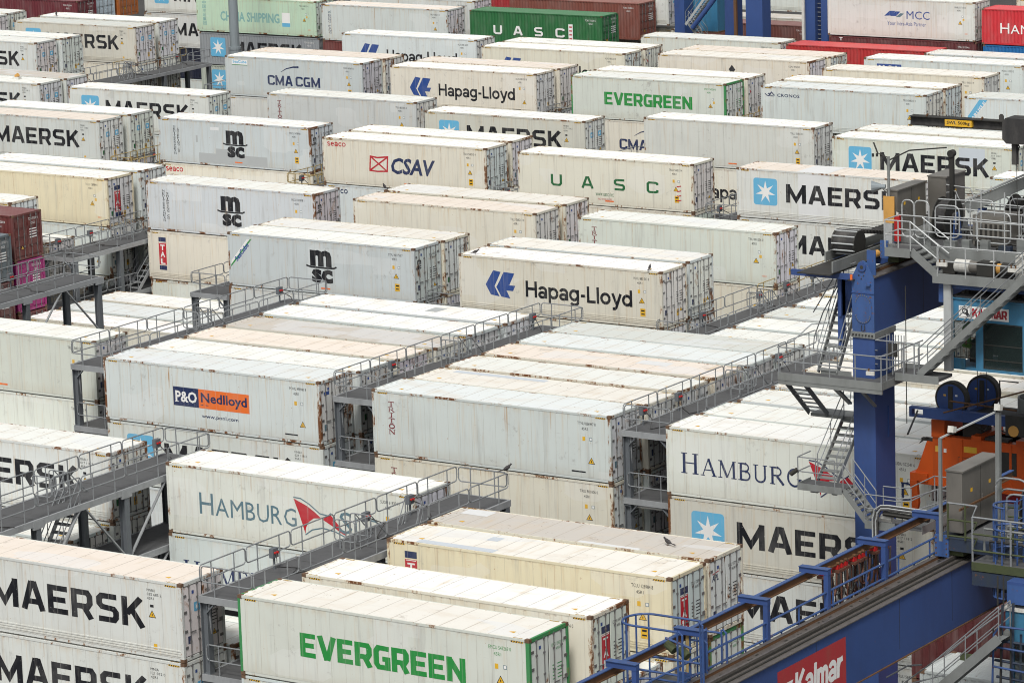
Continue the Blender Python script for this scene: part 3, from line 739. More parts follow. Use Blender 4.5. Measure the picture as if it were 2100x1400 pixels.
# ---------------------------------------------------------------- refrigerated container, built once
def reefer_meshes():
    R = {}
    for rib in (0, 1):
        s = MB()
        s.box((.07, .02, .14), (12.10, .06, 2.82), 'side', 'tblr')
        if rib:
            for z in (.20, .29, .38): s.box((.12, .004, z), (12.05, .0195, z + .045), 'side', 'k')
        R['side', rib] = s.mesh('side_panel')
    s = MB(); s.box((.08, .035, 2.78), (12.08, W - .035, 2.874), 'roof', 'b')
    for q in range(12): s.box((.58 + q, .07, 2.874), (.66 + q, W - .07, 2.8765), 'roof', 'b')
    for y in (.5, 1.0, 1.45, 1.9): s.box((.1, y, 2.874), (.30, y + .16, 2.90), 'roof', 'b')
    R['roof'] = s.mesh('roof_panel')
    f = MB()
    for y0, y1 in ((.004, .05), (W - .05, W - .004)): f.box((.178, y0, 2.80), (12.014, y1, 2.888), 'frame')
    for y0, y1 in ((.028, .07), (W - .07, W - .028)): f.box((.178, y0, .03), (12.014, y1, .15), 'frame')
    f.box((.2, .08, .03), (12.0, W - .08, .13), 'frame')
    R['rails'] = f.mesh('side_rails')
    for nm, X0, X1, a, b, c_, d_ in (('front', 0, .10, -.003, .178, .0, .10), ('rear', 12.05, 12.192, 12.014, 12.195, 12.09, 12.185)):
        f = MB()
        for y0, y1 in ((0, .12), (W - .12, W)): f.box((X0, y0, .118), (X1, y1, H - .118), 'frame')
        f.box((c_, .162, 2.76), (d_, W - .162, 2.888), 'frame'); f.box((c_, .162, .02), (d_, W - .162, .15), 'frame')
        for y0, y1 in ((-.003, .162), (W - .162, W + .003)):
            for z0, z1 in ((0, .118), (H - .118, H)): f.box((a, y0, z0), (b, y1, z1), 'cast')
        R['end', nm] = f.mesh('end_frame')
    for side in (0, 1):
        d = MB(); y0, y1 = (.125, 1.205) if side == 0 else (1.233, W - .125)
        d.box((12.10, y0, .155), (12.140, y1, 2.755), 'gasket'); d.box((12.11, y0 + .03, .185), (12.168, y1 - .03, 2.725), 'door')
        for z in (.45, 1.05, 1.75, 2.35):
            yy = y0 if side == 0 else y1
            d.box((12.150, yy - (.0 if side == 0 else .17), z), (12.186, yy + (.17 if side == 0 else .0), z + .10), 'bar')
        R['door', side] = d.mesh('door')
    b = MB(); b.tube([(0, 0, .10), (0, 0, 2.80)], .019, 'bar', 6)
    for z in (.12, .65, 1.45, 2.2, 2.70): b.box((-.028, -.05, z), (.012, .05, z + .07), 'bar')
    b.box((-.005, -.03, 1.02), (.02, .30, 1.05), 'bar')
    R['bar'] = b.mesh('locking_bar')
    u = MB(); u.box((.03, .13, .17), (.09, W - .13, 2.76), 'door')
    for y in (.75, 1.7): u.cyl((.03, y, 2.2), (.022, y, 2.2), .36, 'gasket', 20)
    u.box((.02, .4, .4), (.03, W - .4, 1.3), 'gasket')
    R['unit'] = u.mesh('cooling_unit')
    return R
RM = reefer_meshes()
_lm, _sm = {}, {}
BARY = ((.45, .92), (1.52, 1.99))

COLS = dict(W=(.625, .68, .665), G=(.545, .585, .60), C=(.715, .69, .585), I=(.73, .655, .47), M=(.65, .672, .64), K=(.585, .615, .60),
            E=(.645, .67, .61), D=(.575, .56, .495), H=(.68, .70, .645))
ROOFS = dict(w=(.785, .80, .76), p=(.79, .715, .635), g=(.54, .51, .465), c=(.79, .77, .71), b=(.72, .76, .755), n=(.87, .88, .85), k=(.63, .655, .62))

def reefer(loc, label, col='W', roof='w', rust=.3, st='blank', code=('TRLU 568213 4', '45R1'), group='refrigerated containers in the stacks', green=False, jit=True):
    t = empty('reefer_container', loc, label, 'container', group)
    rnd = random.uniform
    k = rnd(.95, 1.05) if jit else 1
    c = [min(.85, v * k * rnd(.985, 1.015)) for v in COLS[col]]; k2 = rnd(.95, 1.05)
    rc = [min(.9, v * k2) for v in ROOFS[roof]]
    maersk = st.startswith('maersk')
    sm_ = RM['side', 1 if maersk or st in ('hapag', 'tal', 'cronos') else 0]
    link(sm_, 'side_panel', t, color=(*c, rust)); o_ = link(sm_, 'side_panel', t, (12.17, W, 0), color=(*c, rust)); o_.rotation_euler.z = math.pi
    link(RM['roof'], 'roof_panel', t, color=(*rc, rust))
    fc = (.03, .24, .07) if green else [v * .95 for v in c]
    link(RM['rails'], 'side_rails', t, color=(*[v * .97 for v in c], rust * rnd(.2, .9)))
    for e_ in ('front', 'rear'): link(RM['end', e_], 'end_frame', t, color=(*fc, min(.95, rust * rnd(.6, 1.25) + .05)))
    dc = [v * rnd(.92, 1.03) for v in ((.75, .765, .75) if col not in 'GI' else (.66, .68, .69))]
    for s in (0, 1):
        d = link(RM['door', s], 'door', t, color=(*dc, rust * .25))
        for y in BARY[s]: link(RM['bar'], 'locking_bar', d, (12.19, y, 0))
    link(RM['unit'], 'cooling_unit', t, color=(*dc, rust))
    if st != 'blank':
        put_marks(_lm, st, lambda: style_marks(st), t)
    var = random.choice((0, 0, 1, 2, 3)); ks = (code, maersk, green, 0 if maersk else var)
    put_marks(_sm, ks, lambda: serial_marks(code, st, maersk, green, var), t)
    return t

# ---------------------------------------------------------------- dry container (corrugated)
def dry_meshes(Lc, Hc):
    p = .278; n = int(round((Lc - .3) / p)); a, dep = .15, .036
    def corr(mb, y, sgn, x0=.15):
        pts = [(x0 - .02, 0)]
        for q in range(n):
            xx = x0 + q * p; pts += [(xx + .0, 0), (xx + .072, 0), (xx + .14, 1), (xx + .21, 1)]
        pts.append((Lc - .12, 0))
        for (xa, da), (xb, db) in zip(pts[:-1], pts[1:]):
            if xb - xa < 1e-5: continue
            mb.quad([(xa, y + sgn * dep * da, .15), (xb, y + sgn * dep * db, .15), (xb, y + sgn * dep * db, Hc - .09), (xa, y + sgn * dep * da, Hc - .09)], 'corr')
    w = MB(); corr(w, .015, 1)
    r = MB()
    nr = int(round(Lc / .209))
    for q in range(nr):
        x0, x1 = .05 + q * (Lc - .1) / nr, .05 + (q + 1) * (Lc - .1) / nr; xm = (x0 + x1) / 2
        z0, z1 = Hc - .03, Hc - .012
        r.quad([(x0, .04, z0), (xm - .03, .04, z1), (xm - .03, W - .04, z1), (x0, W - .04, z0)], 'corr'); r.quad([(xm - .03, .04, z1), (x1 - .05, .04, z1), (x1 - .05, W - .04, z1), (xm - .03, W - .04, z1)], 'corr')
        r.quad([(x1 - .05, .04, z1), (x1, .04, z0), (x1, W - .04, z0), (x1 - .05, W - .04, z1)], 'corr')
    f = MB()
    for x0, x1 in ((0, .12), (Lc - .12, Lc)):
        for y0, y1 in ((0, .12), (W - .12, W)): f.box((x0, y0, .118), (x1, y1, Hc - .118), 'corr')
        for y0, y1 in ((-.003, .162), (W - .162, W + .003)):
            for z0, z1 in ((0, .118), (Hc - .118, Hc)): f.box((x0 - (.003 if x0 == 0 else -.03), y0, z0), (x1 + (.06 if x0 == 0 else .003), y1, z1), 'cast')
    for y0, y1 in ((.0, .05), (W - .05, W)):
        f.box((.178, y0, Hc - .085), (Lc - .178, y1, Hc - .01), 'corr'); f.box((.178, y0, .02), (Lc - .178, y1, .155), 'corr')
    f.box((Lc - .1, .162, Hc - .12), (Lc - .005, W - .162, Hc - .01), 'corr'); f.box((0, .162, Hc - .1), (.1, W - .162, Hc - .01), 'corr')
    f.box((Lc - .1, .162, .02), (Lc - .005, W - .162, .16), 'corr')
    f.box((.15, .06, .02), (Lc - .15, W - .06, .13), 'corr'); f.box((.02, .13, .16), (.06, W - .13, Hc - .12), 'corr')
    ds = []
    for s in (0, 1):
        d = MB(); y0, y1 = (.125, 1.21) if s == 0 else (1.228, W - .125)
        d.box((Lc - .075, y0, .165), (Lc - .05, y1, Hc - .125), 'corr')
        hh = (Hc - .5) / 4
        for q in range(4): d.box((Lc - .05, y0 + .06, .26 + q * hh), (Lc - .02, y1 - .06, .26 + q * hh + hh * .62), 'corr')
        ds.append(d.mesh('door'))
    b = MB(); b.tube([(0, 0, .06), (0, 0, Hc - .06)], .019, 'bar', 6)
    for z in (.1, .7, 1.4, Hc - .25): b.box((-.02, -.045, z), (.02, .045, z + .06), 'bar')
    return dict(wall=w.mesh('side_wall'), roof=r.mesh('roof_panel'), frame=f.mesh('corner_frame'), door=ds, bar=b.mesh('locking_bar'))
_dm = {}
def dry(loc, label, color, Lc=12.192, Hc=2.591, st=None, dark=.5, marks=True, group='dry steel containers around the yard'):
    key = (Lc, Hc)
    if key not in _dm: _dm[key] = dry_meshes(Lc, Hc)
    D = _dm[key]
    t = empty('dry_container', loc, label, 'container', group)
    c = (*color, .4)
    link(D['wall'], 'side_wall', t, color=c); o_ = link(D['wall'], 'side_wall', t, (Lc, W, 0), color=c); o_.rotation_euler.z = math.pi
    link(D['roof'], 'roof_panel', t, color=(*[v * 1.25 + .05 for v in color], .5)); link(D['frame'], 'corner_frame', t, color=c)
    for s in (0, 1):
        d = link(D['door'][s], 'door', t, color=c)
        for y in BARY[s]: link(D['bar'], 'locking_bar', d, (Lc - .005, y, 0), color=c)
    if st:
        put_marks(_lm, st, lambda: style_marks(st), t, (0, -.022, (Hc - H) * .5), ('side_lettering',))
    if marks:
        kk = ('dry', key)
        def mk():
            d = Decal('side'); z = Hc - .45
            d.text('TCKU 315204 6', Lc - 1.5, Lc - .55, z, z + .13, 'white'); d.text('42G1', Lc - 1.2, Lc - .85, z - .25, z - .12, 'white')
            r = Decal(lambda u, v, e: (Lc - .018 + e, u, v))
            r.text('TCKU 315204 6', 1.35, 2.15, z, z + .14, 'white'); r.text('42G1', 1.5, 1.9, z - .25, z - .12, 'white'); r.warn(.75, .6, .22)
            for q in range(4): r.rect(1.4, z - .55 - q * .15, 2.0, z - .49 - q * .15, 'white')
            return {'side_marking': d.mb, 'door_marking': r.mb}
        put_marks(_sm, kk, mk, t, (0, -.022, 0))
    return t

def patch(t, marks):
    """repair sheets and painted-over areas on one container"""
    ds = {}
    for pl, u0, v0, u1, v1, m in marks:
        d = ds.setdefault(pl, Decal(pl)); d.rect(u0, v0, u1, v1, m)
    for pl, d in ds.items(): d.mb.build('repair_sheet', t)
# ---------------------------------------------------------------- the stacks
BLK_Y = dict(A=100.81, B=129.54, C=157.99, D=186.68, E=215.59)
def lat(b, k, j): return -108.931 + 14.892 * k, BLK_Y[b] + 2.879 * j
POS = """
A 0 5 -109.18 115.34
A 1 0 -94.17 100.98
A 1 5 -93.98 115.22
A 2 0 -79.36 100.86
A 2 1 -78.99 104.15
A 2 3 -79.07 109.51
A 2 4 -79.13 112.23
B -1 1 -124.12 132.47
B 0 0 -109.32 129.93
B 0 1 -108.94 132.43
B 0 2 -108.83 135.25
B 0 3 -108.65 137.98
B 0 4 -108.81 141.04
B 0 5 -108.75 143.90
B 1 0 -94.23 129.83
B 1 1 -93.95 132.32
B 1 2 -94.00 135.15
B 1 3 -93.98 138.01
B 1 4 -93.94 140.78
B 1 5 -93.87 143.34
B 2 0 -79.07 129.38
B 2 1 -78.98 131.97
B 2 2 -78.80 134.76
B 2 3 -78.79 137.66
C -3 1 -153.30 160.34
C -3 4 -153.44 169.10
C -3 5 -153.39 172.13
C -2 2 -138.15 163.45
C -2 4 -138.69 169.55
C -1 0 -123.76 157.94
C -1 1 -123.62 160.48
C -1 4 -123.61 169.27
C -1 5 -123.63 172.32
C 0 0 -108.63 157.74
C 0 1 -108.80 160.65
C 0 4 -108.71 169.35
C 1 1 -93.74 160.04
C 1 2 -93.79 162.93
C 1 3 -93.61 165.87
C 1 4 -93.77 168.99
D -5 4 -183.94 198.92
D -5 5 -183.78 201.58
D -4 0 -168.69 186.87
D -4 1 -168.55 189.86
D -4 4 -168.86 198.60
D -3 1 -153.76 189.59
D -3 5 -153.75 201.25
D -2 0 -138.69 186.95
D -2 1 -138.77 189.89
D -2 4 -138.88 198.39
D -1 0 -124.02 186.70
D -1 5 -124.11 201.32
D 0 0 -108.93 186.74
D 0 4 -109.29 198.87
D 0 5 -109.36 201.87
D 1 1 -94.04 189.35
E -7 5 -213.48 229.66
E -6 0 -198.94 216.18
E -6 1 -198.70 218.88
E -6 4 -197.53 226.26
E -6 5 -197.80 229.47
E -4 0 -168.32 215.52
E -4 1 -168.14 218.05
E -4 5 -167.62 228.97
E -3 0 -153.54 215.32
E -3 1 -153.42 218.15
E -3 4 -153.22 226.38
E -3 5 -153.24 229.18
E -2 0 -138.80 215.81
E -2 1 -138.77 218.69
E -2 4 -138.78 227.23
E -2 5 -138.57 229.87
E -1 0 -124.03 216.04
E -1 1 -124.21 219.12
E -1 3 -124.18 224.69
E -1 5 -124.07 230.47
E 0 0 -109.26 216.44
"""
MEAS = {}
for ln in POS.strip().split('\n'):
    p = ln.split(); MEAS[p[0], int(p[1]), int(p[2])] = (float(p[3]), float(p[4]))
CODES = dict(d=('TRLU 568213 4', '45R1'), m=('MNBU 017 118 2', '45R1'), m1=('MNBU 035 685 2', '45R1'), m2=('MNIAU 121 012 0', '45R1'), m3=('MNBU 027 118 2', '45R1'),
             e=('EMCU 543269 0', '45R1'), t=('TCLU 128984 8', '45R1'), h=('HLXU 880 363 8', '45R1'), s=('STPU 403758 7', '45R1'), p=('PONU 498949 9', '45R1'),
             n=('TTNU 836947 8', '45R1'), r=('TRIU 801006 0', '45R1'), u=('SUDU 619304 1', '45R1'), v=('SUDU 522341 6', '45R1'), o=('MORU 110325 3', '45R1'), a=('APRU 577750 2', '45R1'), c=('MSCU 747898 1', '45R1'), f=('CGMU 497674 0', '45R1'))
# block bay lane tier | paint roof rust style code | label
STACKS = """
A 0 5 0 M w .75 maersk m|rust-streaked white container with cropped black capitals behind the catwalk on the left edge
A 0 5 1 M w .5 blank d|white container directly beneath the rust-streaked one behind the left edge catwalk
A 0 4 1 W w .5 blank d|flat white roof one tier down, seen under the catwalk on the left edge
A 0 3 1 W w .4 blank d|white roof one tier down, nearest visible one under the left edge catwalk stairs
A 1 0 0 M p .45 maersk m1|white container with pinkish ribbed roof and black capitals in the lower left corner
A 1 0 1 M w .5 maersk m2|white container with black capitals in the lower left corner, under the pinkish roofed one
A 1 5 0 H n .35 hamburg u|white container with thin slate lettering and red fin beside the nearest sloping rail
A 1 5 1 W w .3 hamburg_navy v|white container with tops of navy letters beneath the slate lettered one with red fin
A 1 1 1 W w .3 blank d|white container one tier down behind the pinkish roofed one at lower left
A 1 2 2 W w .3 blank d|white container two tiers down in the gap behind the pinkish roofed one
A 1 3 2 C w .4 blank d|cream container two tiers down in the gap before the slate lettered one
A 2 0 0 E c .25 evergreen e|white container with green end posts and bold green capitals at the bottom edge
A 2 0 1 W w .4 blank d|white container directly beneath the one with green end posts at the bottom edge
A 2 1 0 C n .8 tal_plain f|cream container right behind the green-posted one, rusty door posts and red door badge
A 2 1 1 C c .5 blank d|cream container under the rusty posted one behind the nearest green-posted container
A 2 2 1 W w .4 blank d|white roof one tier down between the two badge-door cream containers near the bottom
A 2 3 0 I c .6 tal t|cream container with red and navy side badge and a blue-grey strip patched on its roof
A 2 3 1 C w .4 blank d|white container beneath the cream one with the patched roof
A 2 4 0 C g .8 apl a|container with dull grey stained roof and a pigeon on it, near the blue railing
A 2 4 1 W w .4 evergreen e|white container with green top corners beneath the grey stained roof near the blue railing
A 2 5 2 W w .4 blank d|white container low behind the grey stained roof, beside the near catwalk end
B -1 1 0 E w .35 blank d|pale green-grey blank container behind the catwalk end on the left edge
B -1 1 1 E w .5 blank d|pale blank container beneath the green-grey one on the left edge
B 0 0 0 W b .85 po p|white container with navy and orange lettered panel and heavy rust on its corner posts
B 0 1 0 W w .4 blank d|white roof directly behind the container with the navy and orange panel
B 0 2 0 C p .7 blank d|peach tinted roof, third back from the container with the orange panel
B 0 3 0 D g .5 blank d|taupe brown roof between a peach roof and two bright white roofs
B 0 4 0 W n .2 blank d|bright white ribbed roof just behind the taupe brown roof
B 0 5 0 W n .2 blank d|smooth bright white roof with a brown smear, last of the six before the grey container
B 0 0 1 M w .55 maersk m3|white container with black capitals half hidden under the one with orange panel
B 1 0 0 W b .55 triton n|bluish white mould-spotted container with stacked maroon letters at its left, mid picture
B 1 1 0 C c .8 blank d|cream roof with a pale blue strip behind the mould-spotted container
B 1 2 0 C w .8 blank d|white roof with rust-flaked long edge, third back from the mould-spotted container
B 1 3 0 C p .95 blank d|rusty peach roof in the middle of the six behind the mould-spotted container
B 1 4 0 W b .5 blank d|bluish white roof just behind the rusty peach one
B 1 5 0 K k .3 blank d|plain grey-white roof, last of the six, in front of the dark lettered cream container
B 1 0 1 C w .5 triton r|cream container with a maroon letter at its left, beneath the mould-spotted one
B 1 0 2 C w .5 blank d|cream container two tiers beneath the mould-spotted one
B 2 0 0 H n .5 hamburg_navy v|white container with navy capitals and red fin cut by the blue crane leg
B 2 1 0 W w .35 blank d|bright seamed roof directly behind the navy lettered container at the crane leg
B 2 2 0 W w .4 blank d|bright white roof third back from the navy lettered container at the crane leg
B 2 3 0 W w .4 blank d|speckled white roof fourth back from the navy lettered container at the crane leg
B 2 4 0 C c .5 blank d|cream roof behind the crane leg, fifth back from the navy lettered container
B 2 5 0 C w .5 blank d|white roof farthest back in the bay behind the blue crane leg
B 2 0 1 D w .75 maersk m|grimy container with blue star square and black capitals behind the crane leg
B 2 0 2 M w .5 maersk m3|white container with black capitals seen through the blue girder railing
B 2 0 3 M w .4 blank d|white container at the lowest visible tier behind the blue girder railing
B 0 0 2 W w .4 blank d|white container at the third tier under the navy and orange panel
C -3 1 0 C w .7 blank f|cream container end with white roof above the maroon one at the left edge
C -3 4 0 I n .5 tal_plain t|yellowish cream container with red and navy badge on its door at the left edge
C -3 4 1 W w .5 blank d|white container beneath the yellowish cream one at the left edge
C -3 5 0 W n .3 blank f|white roofed container right behind the yellowish cream one at the left edge
C -3 2 1 C w .7 blank d|white roof with rusty door head below the yellowish cream container
C -3 3 2 C w .6 blank d|low cream container end beyond the grey stairs at the left
A 1 4 2 W w .4 blank d|white container two tiers down in the slot before the slate lettered one
C -2 3 3 W k .5 blank d|lowest white roof in the gap before the stack with the red badge
B -1 0 2 C w .5 blank d|low cream roof before the green-grey blank container, left edge
D -3 0 2 W w .4 blank d|low white roof in the gap before the small red lettering
C -2 0 2 C n .5 blank d|nearest of three low white roofs below the grey stairs on the left
C -2 1 2 W b .35 blank d|bluish middle one of three low white roofs below the grey stairs on the left
C -2 2 2 C n .35 blank d|farthest of three low white roofs below the grey stairs on the left
C -2 4 0 G w .75 msc c|light grey container with black logo and rust runs, above a red badged one
C -2 4 1 C c .45 tal t|cream container with red vertical badge beneath a grey one with black logo
C -2 4 2 E c .8 blank d|rusty cornered pale container at the bottom of the stack with the red badge
C -1 0 0 G w .3 msc_sea s|smooth grey container with black logo and a green and white corner stripe
C -1 0 1 K w .6 blank d|pale container with rusty corner under the smooth grey one with corner stripe
C -1 1 0 C c .8 blank c|peach edged roof right behind the smooth grey container with corner stripe
C -1 4 0 C p .8 blank d|cream container with pinkish brown roof between the grey and the green lettered ones
C -1 5 0 C c .85 blank c|container with cream roof right behind the pinkish brown roof, bird on its corner
C 0 0 0 C n .6 hapag h|cream container with large blue arrow logo and black lettering in mid picture
C 0 0 1 C w .5 blank d|cream strip of container beneath the one with large blue arrow logo in mid picture
C 0 1 0 W c .5 blank d|white roof right behind the mid picture blue arrow container
C 0 4 0 E w .5 triton r|pale grey-green container with stacked maroon letters left of the crane top
C 0 4 1 C w .4 blank d|white container beneath the pale one left of the crane top
C 1 0 1 W w .4 blank d|nearest of the white roofs right of the long yellow-railed catwalk
C 1 1 1 W w .4 blank d|second white roof right of the yellow-railed catwalk
C 1 2 1 K k .4 blank d|greyish third roof right of the yellow-railed catwalk
C 1 3 1 W w .5 blank d|fourth white roof right of the yellow-railed catwalk
C 1 4 1 C w .6 blank d|farthest white roof right of the yellow-railed catwalk, behind the crane stairs
D -5 4 0 M w .4 maersk m|white container with end of black capitals at the left edge, above the bright roofed pair
D -5 5 0 M g .5 blank m|dull roofed container right behind the left edge one with a pale object on its roof
D -4 0 0 M p .35 maersk m|white container with pink tinged ribbed roof and black capitals at the left edge
D -4 1 0 M n .3 maersk m|white container right behind the pink tinged roof at the left edge
D -4 4 0 M n .25 maersk m|white container with blue star square and half hidden black capitals above the grey one
D -4 5 1 W w .3 blank d|white container one tier down left of the stacked maroon letters on grey
D -3 1 0 G n .7 msc c|light grey container with black logo and a darker repaired patch low on its side
D -3 1 1 C w .5 seaco_red d|cream container with small red lettering beneath the grey one with repaired patch
D -3 5 0 K w .4 triton r|grey-white container with stacked maroon letters behind the black logo grey one
D -2 0 0 C n .75 csav d|cream container with red flag outline and slanted navy letters
D -2 0 1 W w .3 seaco_navy d|white container with small navy lettering beneath the red flag one
D -2 1 0 C n .7 blank d|white roof right behind the container with the red flag outline
D -2 4 0 D n .4 maersk m|greyish white container with blue star square half hidden behind the red flag one
D -2 4 1 C w .4 blank d|white container beneath the greyish one with half hidden star square
D -1 0 0 C n .5 uasc d|white container with four wide-spaced dark green capitals
D -1 0 1 C w .4 blank d|cream strip of container beneath the wide-spaced green capitals
D -1 5 0 E n .45 blank d|blank white container with rust at its corners behind the wide-spaced green capitals
D -1 5 1 C w .4 hapag h|white container with piece of black lettering left of the star square near the crane
D 0 0 0 M p .5 maersk m|white container with blue star square and pinkish roof behind the crane cabinets
D 0 0 1 M w .4 maersk m|white container with black capitals just behind the crane's cable chain
D 0 4 0 E n .5 maersk m|white container with blue star square under the black jib's hoist
D 0 5 0 C w .5 blank d|white roof between the black jib beam and the star square container
D 1 1 0 W n .5 blank d|white roof at the right edge under the jib's hoist ropes
E -7 5 0 M w .3 maersk m|white container at the upper left edge in front of the teal one
E -7 4 0 M w .4 blank m|white container corner at the upper left edge, nearest the photo's border
E -6 0 0 M w .35 maersk m|white container with end of black capitals at the upper left edge
E -6 1 0 W w .45 blank d|white roof right behind the upper left edge one with end of capitals
E -6 4 0 D k .45 maersk m|greyish container with black capitals above the small yellow-railed catwalk
E -6 4 1 C w .5 blank d|cream container beneath the greyish one at the small yellow-railed catwalk
E -6 5 0 M n .3 maersk m|white roofed container with door squares above the small yellow-railed catwalk, bird on roof
E -6 5 1 C w .5 blank d|white container end below the small yellow-railed catwalk
E -4 0 0 G n .4 cma_sea f|light grey container with navy letters, thin arc above and small white-blue sticker
E -4 0 1 M w .3 blank d|white container beneath the light grey one with navy arc
E -4 1 0 C p .6 blank d|peach tinged roof right behind the light grey container with navy arc
E -4 5 0 W n .25 hapag h|bright white container with blue logo half hidden, left of the dark green one
E -3 0 0 C n .45 hapag h|white container with whole blue arrow logo left of the green lettered one, upper middle
E -3 1 0 C p .6 blank d|pinkish grey roof right behind the upper middle blue arrow container
E -3 4 0 C n .5 hapag h|white container with mostly hidden blue logo in front of the dark green one
E -3 5 0 C n .5 hamburg v|white roof right behind the mostly hidden blue logo, small red mark on door
E -2 0 0 E w .3 evergreen e|white container with green posts and bold green capitals, upper middle
E -2 0 1 C w .5 cma f|cream container with partly hidden navy letters and arc beneath the upper green-posted one
E -2 1 0 C n .55 hamburg v|white roof right behind the upper green-posted container, small red mark on door
E -2 4 0 C c .95 crown f|container with very rusty top rail and dark diamond mark
E -2 5 0 C p .7 blank d|brownish pink roof right behind the very rusty top rail
E -1 0 0 W b .8 cronos d|bluish white container with small navy horse emblem and lettering
E -1 1 0 C n .7 blank d|white roof right behind the container with horse emblem
E -1 3 0 C c .5 blank d|cream container between the horse emblem one and the blue box lettered one
E -1 5 0 W n .4 mol o|white container with a blue lettered box cut by the roof in front
E 0 0 0 W k .4 carlisle d|grey-white container with blue diagonal corner banner at the right edge
"""
# lower tiers glimpsed in the slots beside the catwalks: column, tiers, what stands on top
UNDER = """
B 0 1 1|white roof behind the navy and orange panel
B 0 3 1|taupe brown roof
B 0 4 12|bright ribbed roof behind the taupe one
B 1 1 12|cream roof with pale blue strip
B 1 2 12|white roof with rust-flaked long edge
B 1 3 12|rusty peach roof
B 1 4 12|bluish roof behind the rusty peach one
B 1 5 123|plain grey-white roof before the blue arrow container
C -3 4 2|two boxes at the left edge with the yellowish cream top
C -3 5 12|white roof behind the yellowish cream one, left edge
C -1 0 2|smooth grey one with corner stripe and its pale neighbour
C -1 1 1|peach edged roof behind the grey one
C -1 4 12|pinkish brown roof in the middle distance
C -1 5 12|cream roof behind the pinkish brown one
C 0 1 1|white roof behind the blue arrow container
D -4 1 1|left edge white roof behind the pink tinged one
D -4 4 1|half hidden star square container above the grey one
D 0 4 1|star square container under the black jib
D 0 5 1|white roof beside the black jib beam
E -3 1 1|pinkish grey roof, upper middle
E -2 5 1|brownish pink roof, upper right
E -1 1 12|white roof behind the horse emblem container
E -1 3 123|cream container behind the horse emblem one
E -1 5 1234|container with blue lettered box
D 1 1 1234|white roof at the right edge under the hoist ropes
E 0 0 1234|container with blue diagonal corner banner
D 0 4 234|star square container at the black jib
D 0 0 234|star square container at the crane cabinets
C 1 0 234|nearest white roof right of the yellow-railed catwalk
"""
STACKS = '\n'.join(l for l in STACKS.strip().split('\n') if l[:8] not in ('A 1 2 2 ', 'A 1 3 2 ', 'A 0 3 1 ', 'B 1 0 2 ', 'A 2 5 2 '))
for ln in UNDER.strip().split('\n'):
    hd, what = ln.split('|'); b_, k_, j_, ts_ = hd.split()
    for t_n in ts_: STACKS += '\n%s %s %s %s %s w .5 blank d|container %s beneath the %s' % (b_, k_, j_, t_n, random.choice('WCWK'), ('', 'directly', 'two tiers', 'three tiers', 'four tiers')[int(t_n)], what)
PATCHES = {('D', 0, 0, 0): [('side', 4.05, .12, 6.05, 2.80, 'patch'), ('roof', 3.9, .04, 5.9, 2.40, 'patch')], ('D', -3, 1, 0): [('side', 3.2, .18, 8.7, .78, 'patchd'), ('side', 4.6, .781, 6.1, 1.12, 'patchd'), ('side', 4.2, 2.3, 4.9, 2.5, 'patch'), ('side', 3.0, 1.45, 3.15, 1.9, 'patchd')],
    ('A', 2, 3, 0): [('roof', 1.2, .12, 4.6, .52, 'patchb'), ('roof', 3.4, 1.5, 3.9, 2.0, 'patchb')], ('A', 2, 4, 0): [('roof', .4, 1.6, 1.6, 2.3, 'patch'), ('roof', 6.6, .06, 9.2, .3, 'patch')], ('B', 1, 1, 0): [('roof', 1.0, 1.9, 5.8, 2.3, 'patchb')], ('D', 0, 4, 0): [('side', 8.5, 1.6, 10.2, 2.72, 'patchb')],
    ('B', 0, 5, 0): [('roof', 6.9, 1.0, 7.6, 1.9, 'patchd')], ('B', 1, 3, 0): [('roof', 7.4, 1.2, 9.0, 1.9, 'patch')]}
GREENS = {('A', 2, 0, 0), ('E', -2, 0, 0), ('A', 2, 4, 1)}
for ln in STACKS.strip().split('\n'):
    if ln.startswith('F'): continue
    hd, label = ln.split('|')
    b, k, j, t, col, roof, rust, st, code = hd.split()
    k, j, t = int(k), int(j), int(t)
    x, y = MEAS.get((b, k, j), lat(b, k, j))
    if t and (b, k, j) != ('C', -2, 2) and not (b == 'C' and k == 1): x += random.uniform(-.04, .04); y += random.uniform(-.03, .03)
    if (b, k, t) == ('C', -2, 2) and j < 2: x, y = MEAS['C', -2, 2][0], MEAS['C', -2, 2][1] - 2.879 * (2 - j)
    if (b, k, j) == ('C', 1, 0): x, y = MEAS['C', 1, 1][0], MEAS['C', 1, 1][1] - 2.879
    T_ = reefer((x, y, -(t + 1) * H - .024 * t), label, col, roof, float(rust), st, CODES[code], green=(b, k, j, t) in GREENS)
    if (b, k, j, t) in PATCHES: patch(T_, PATCHES[b, k, j, t])

G = 'dry steel containers around the yard'
# far row behind the reefer stacks
t_ = reefer((-193.6, 244.4, -H), "pale mint green container with teal lettering behind the grey lamp mast", 'E', 'c', .5, 'china', CODES['d'])
for o in t_.children:
    if o.name.startswith(('side_panel', 'side_rails', 'end_frame')): o.color = (.50, .66, .50, .6)
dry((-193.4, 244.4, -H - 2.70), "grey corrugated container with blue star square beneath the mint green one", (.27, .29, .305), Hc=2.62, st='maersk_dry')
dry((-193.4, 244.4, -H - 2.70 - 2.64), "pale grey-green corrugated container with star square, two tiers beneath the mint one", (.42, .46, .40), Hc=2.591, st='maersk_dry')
reefer((-180.0, 243.3, -H), "white container with stacked navy letters at its left end, right of the mint green one", 'K', 'p', .6, 'dongfang', CODES['d'])
dry((-180.0, 243.3, -H - 2.62), "maroon corrugated container beneath the stacked navy letters", (.16, .045, .04), Hc=2.591)
dry((-166.2, 244.05, -2.61), "dark green corrugated container with white wide-spaced capitals", (.022, .135, .042), Hc=2.591, st='uasc_white')
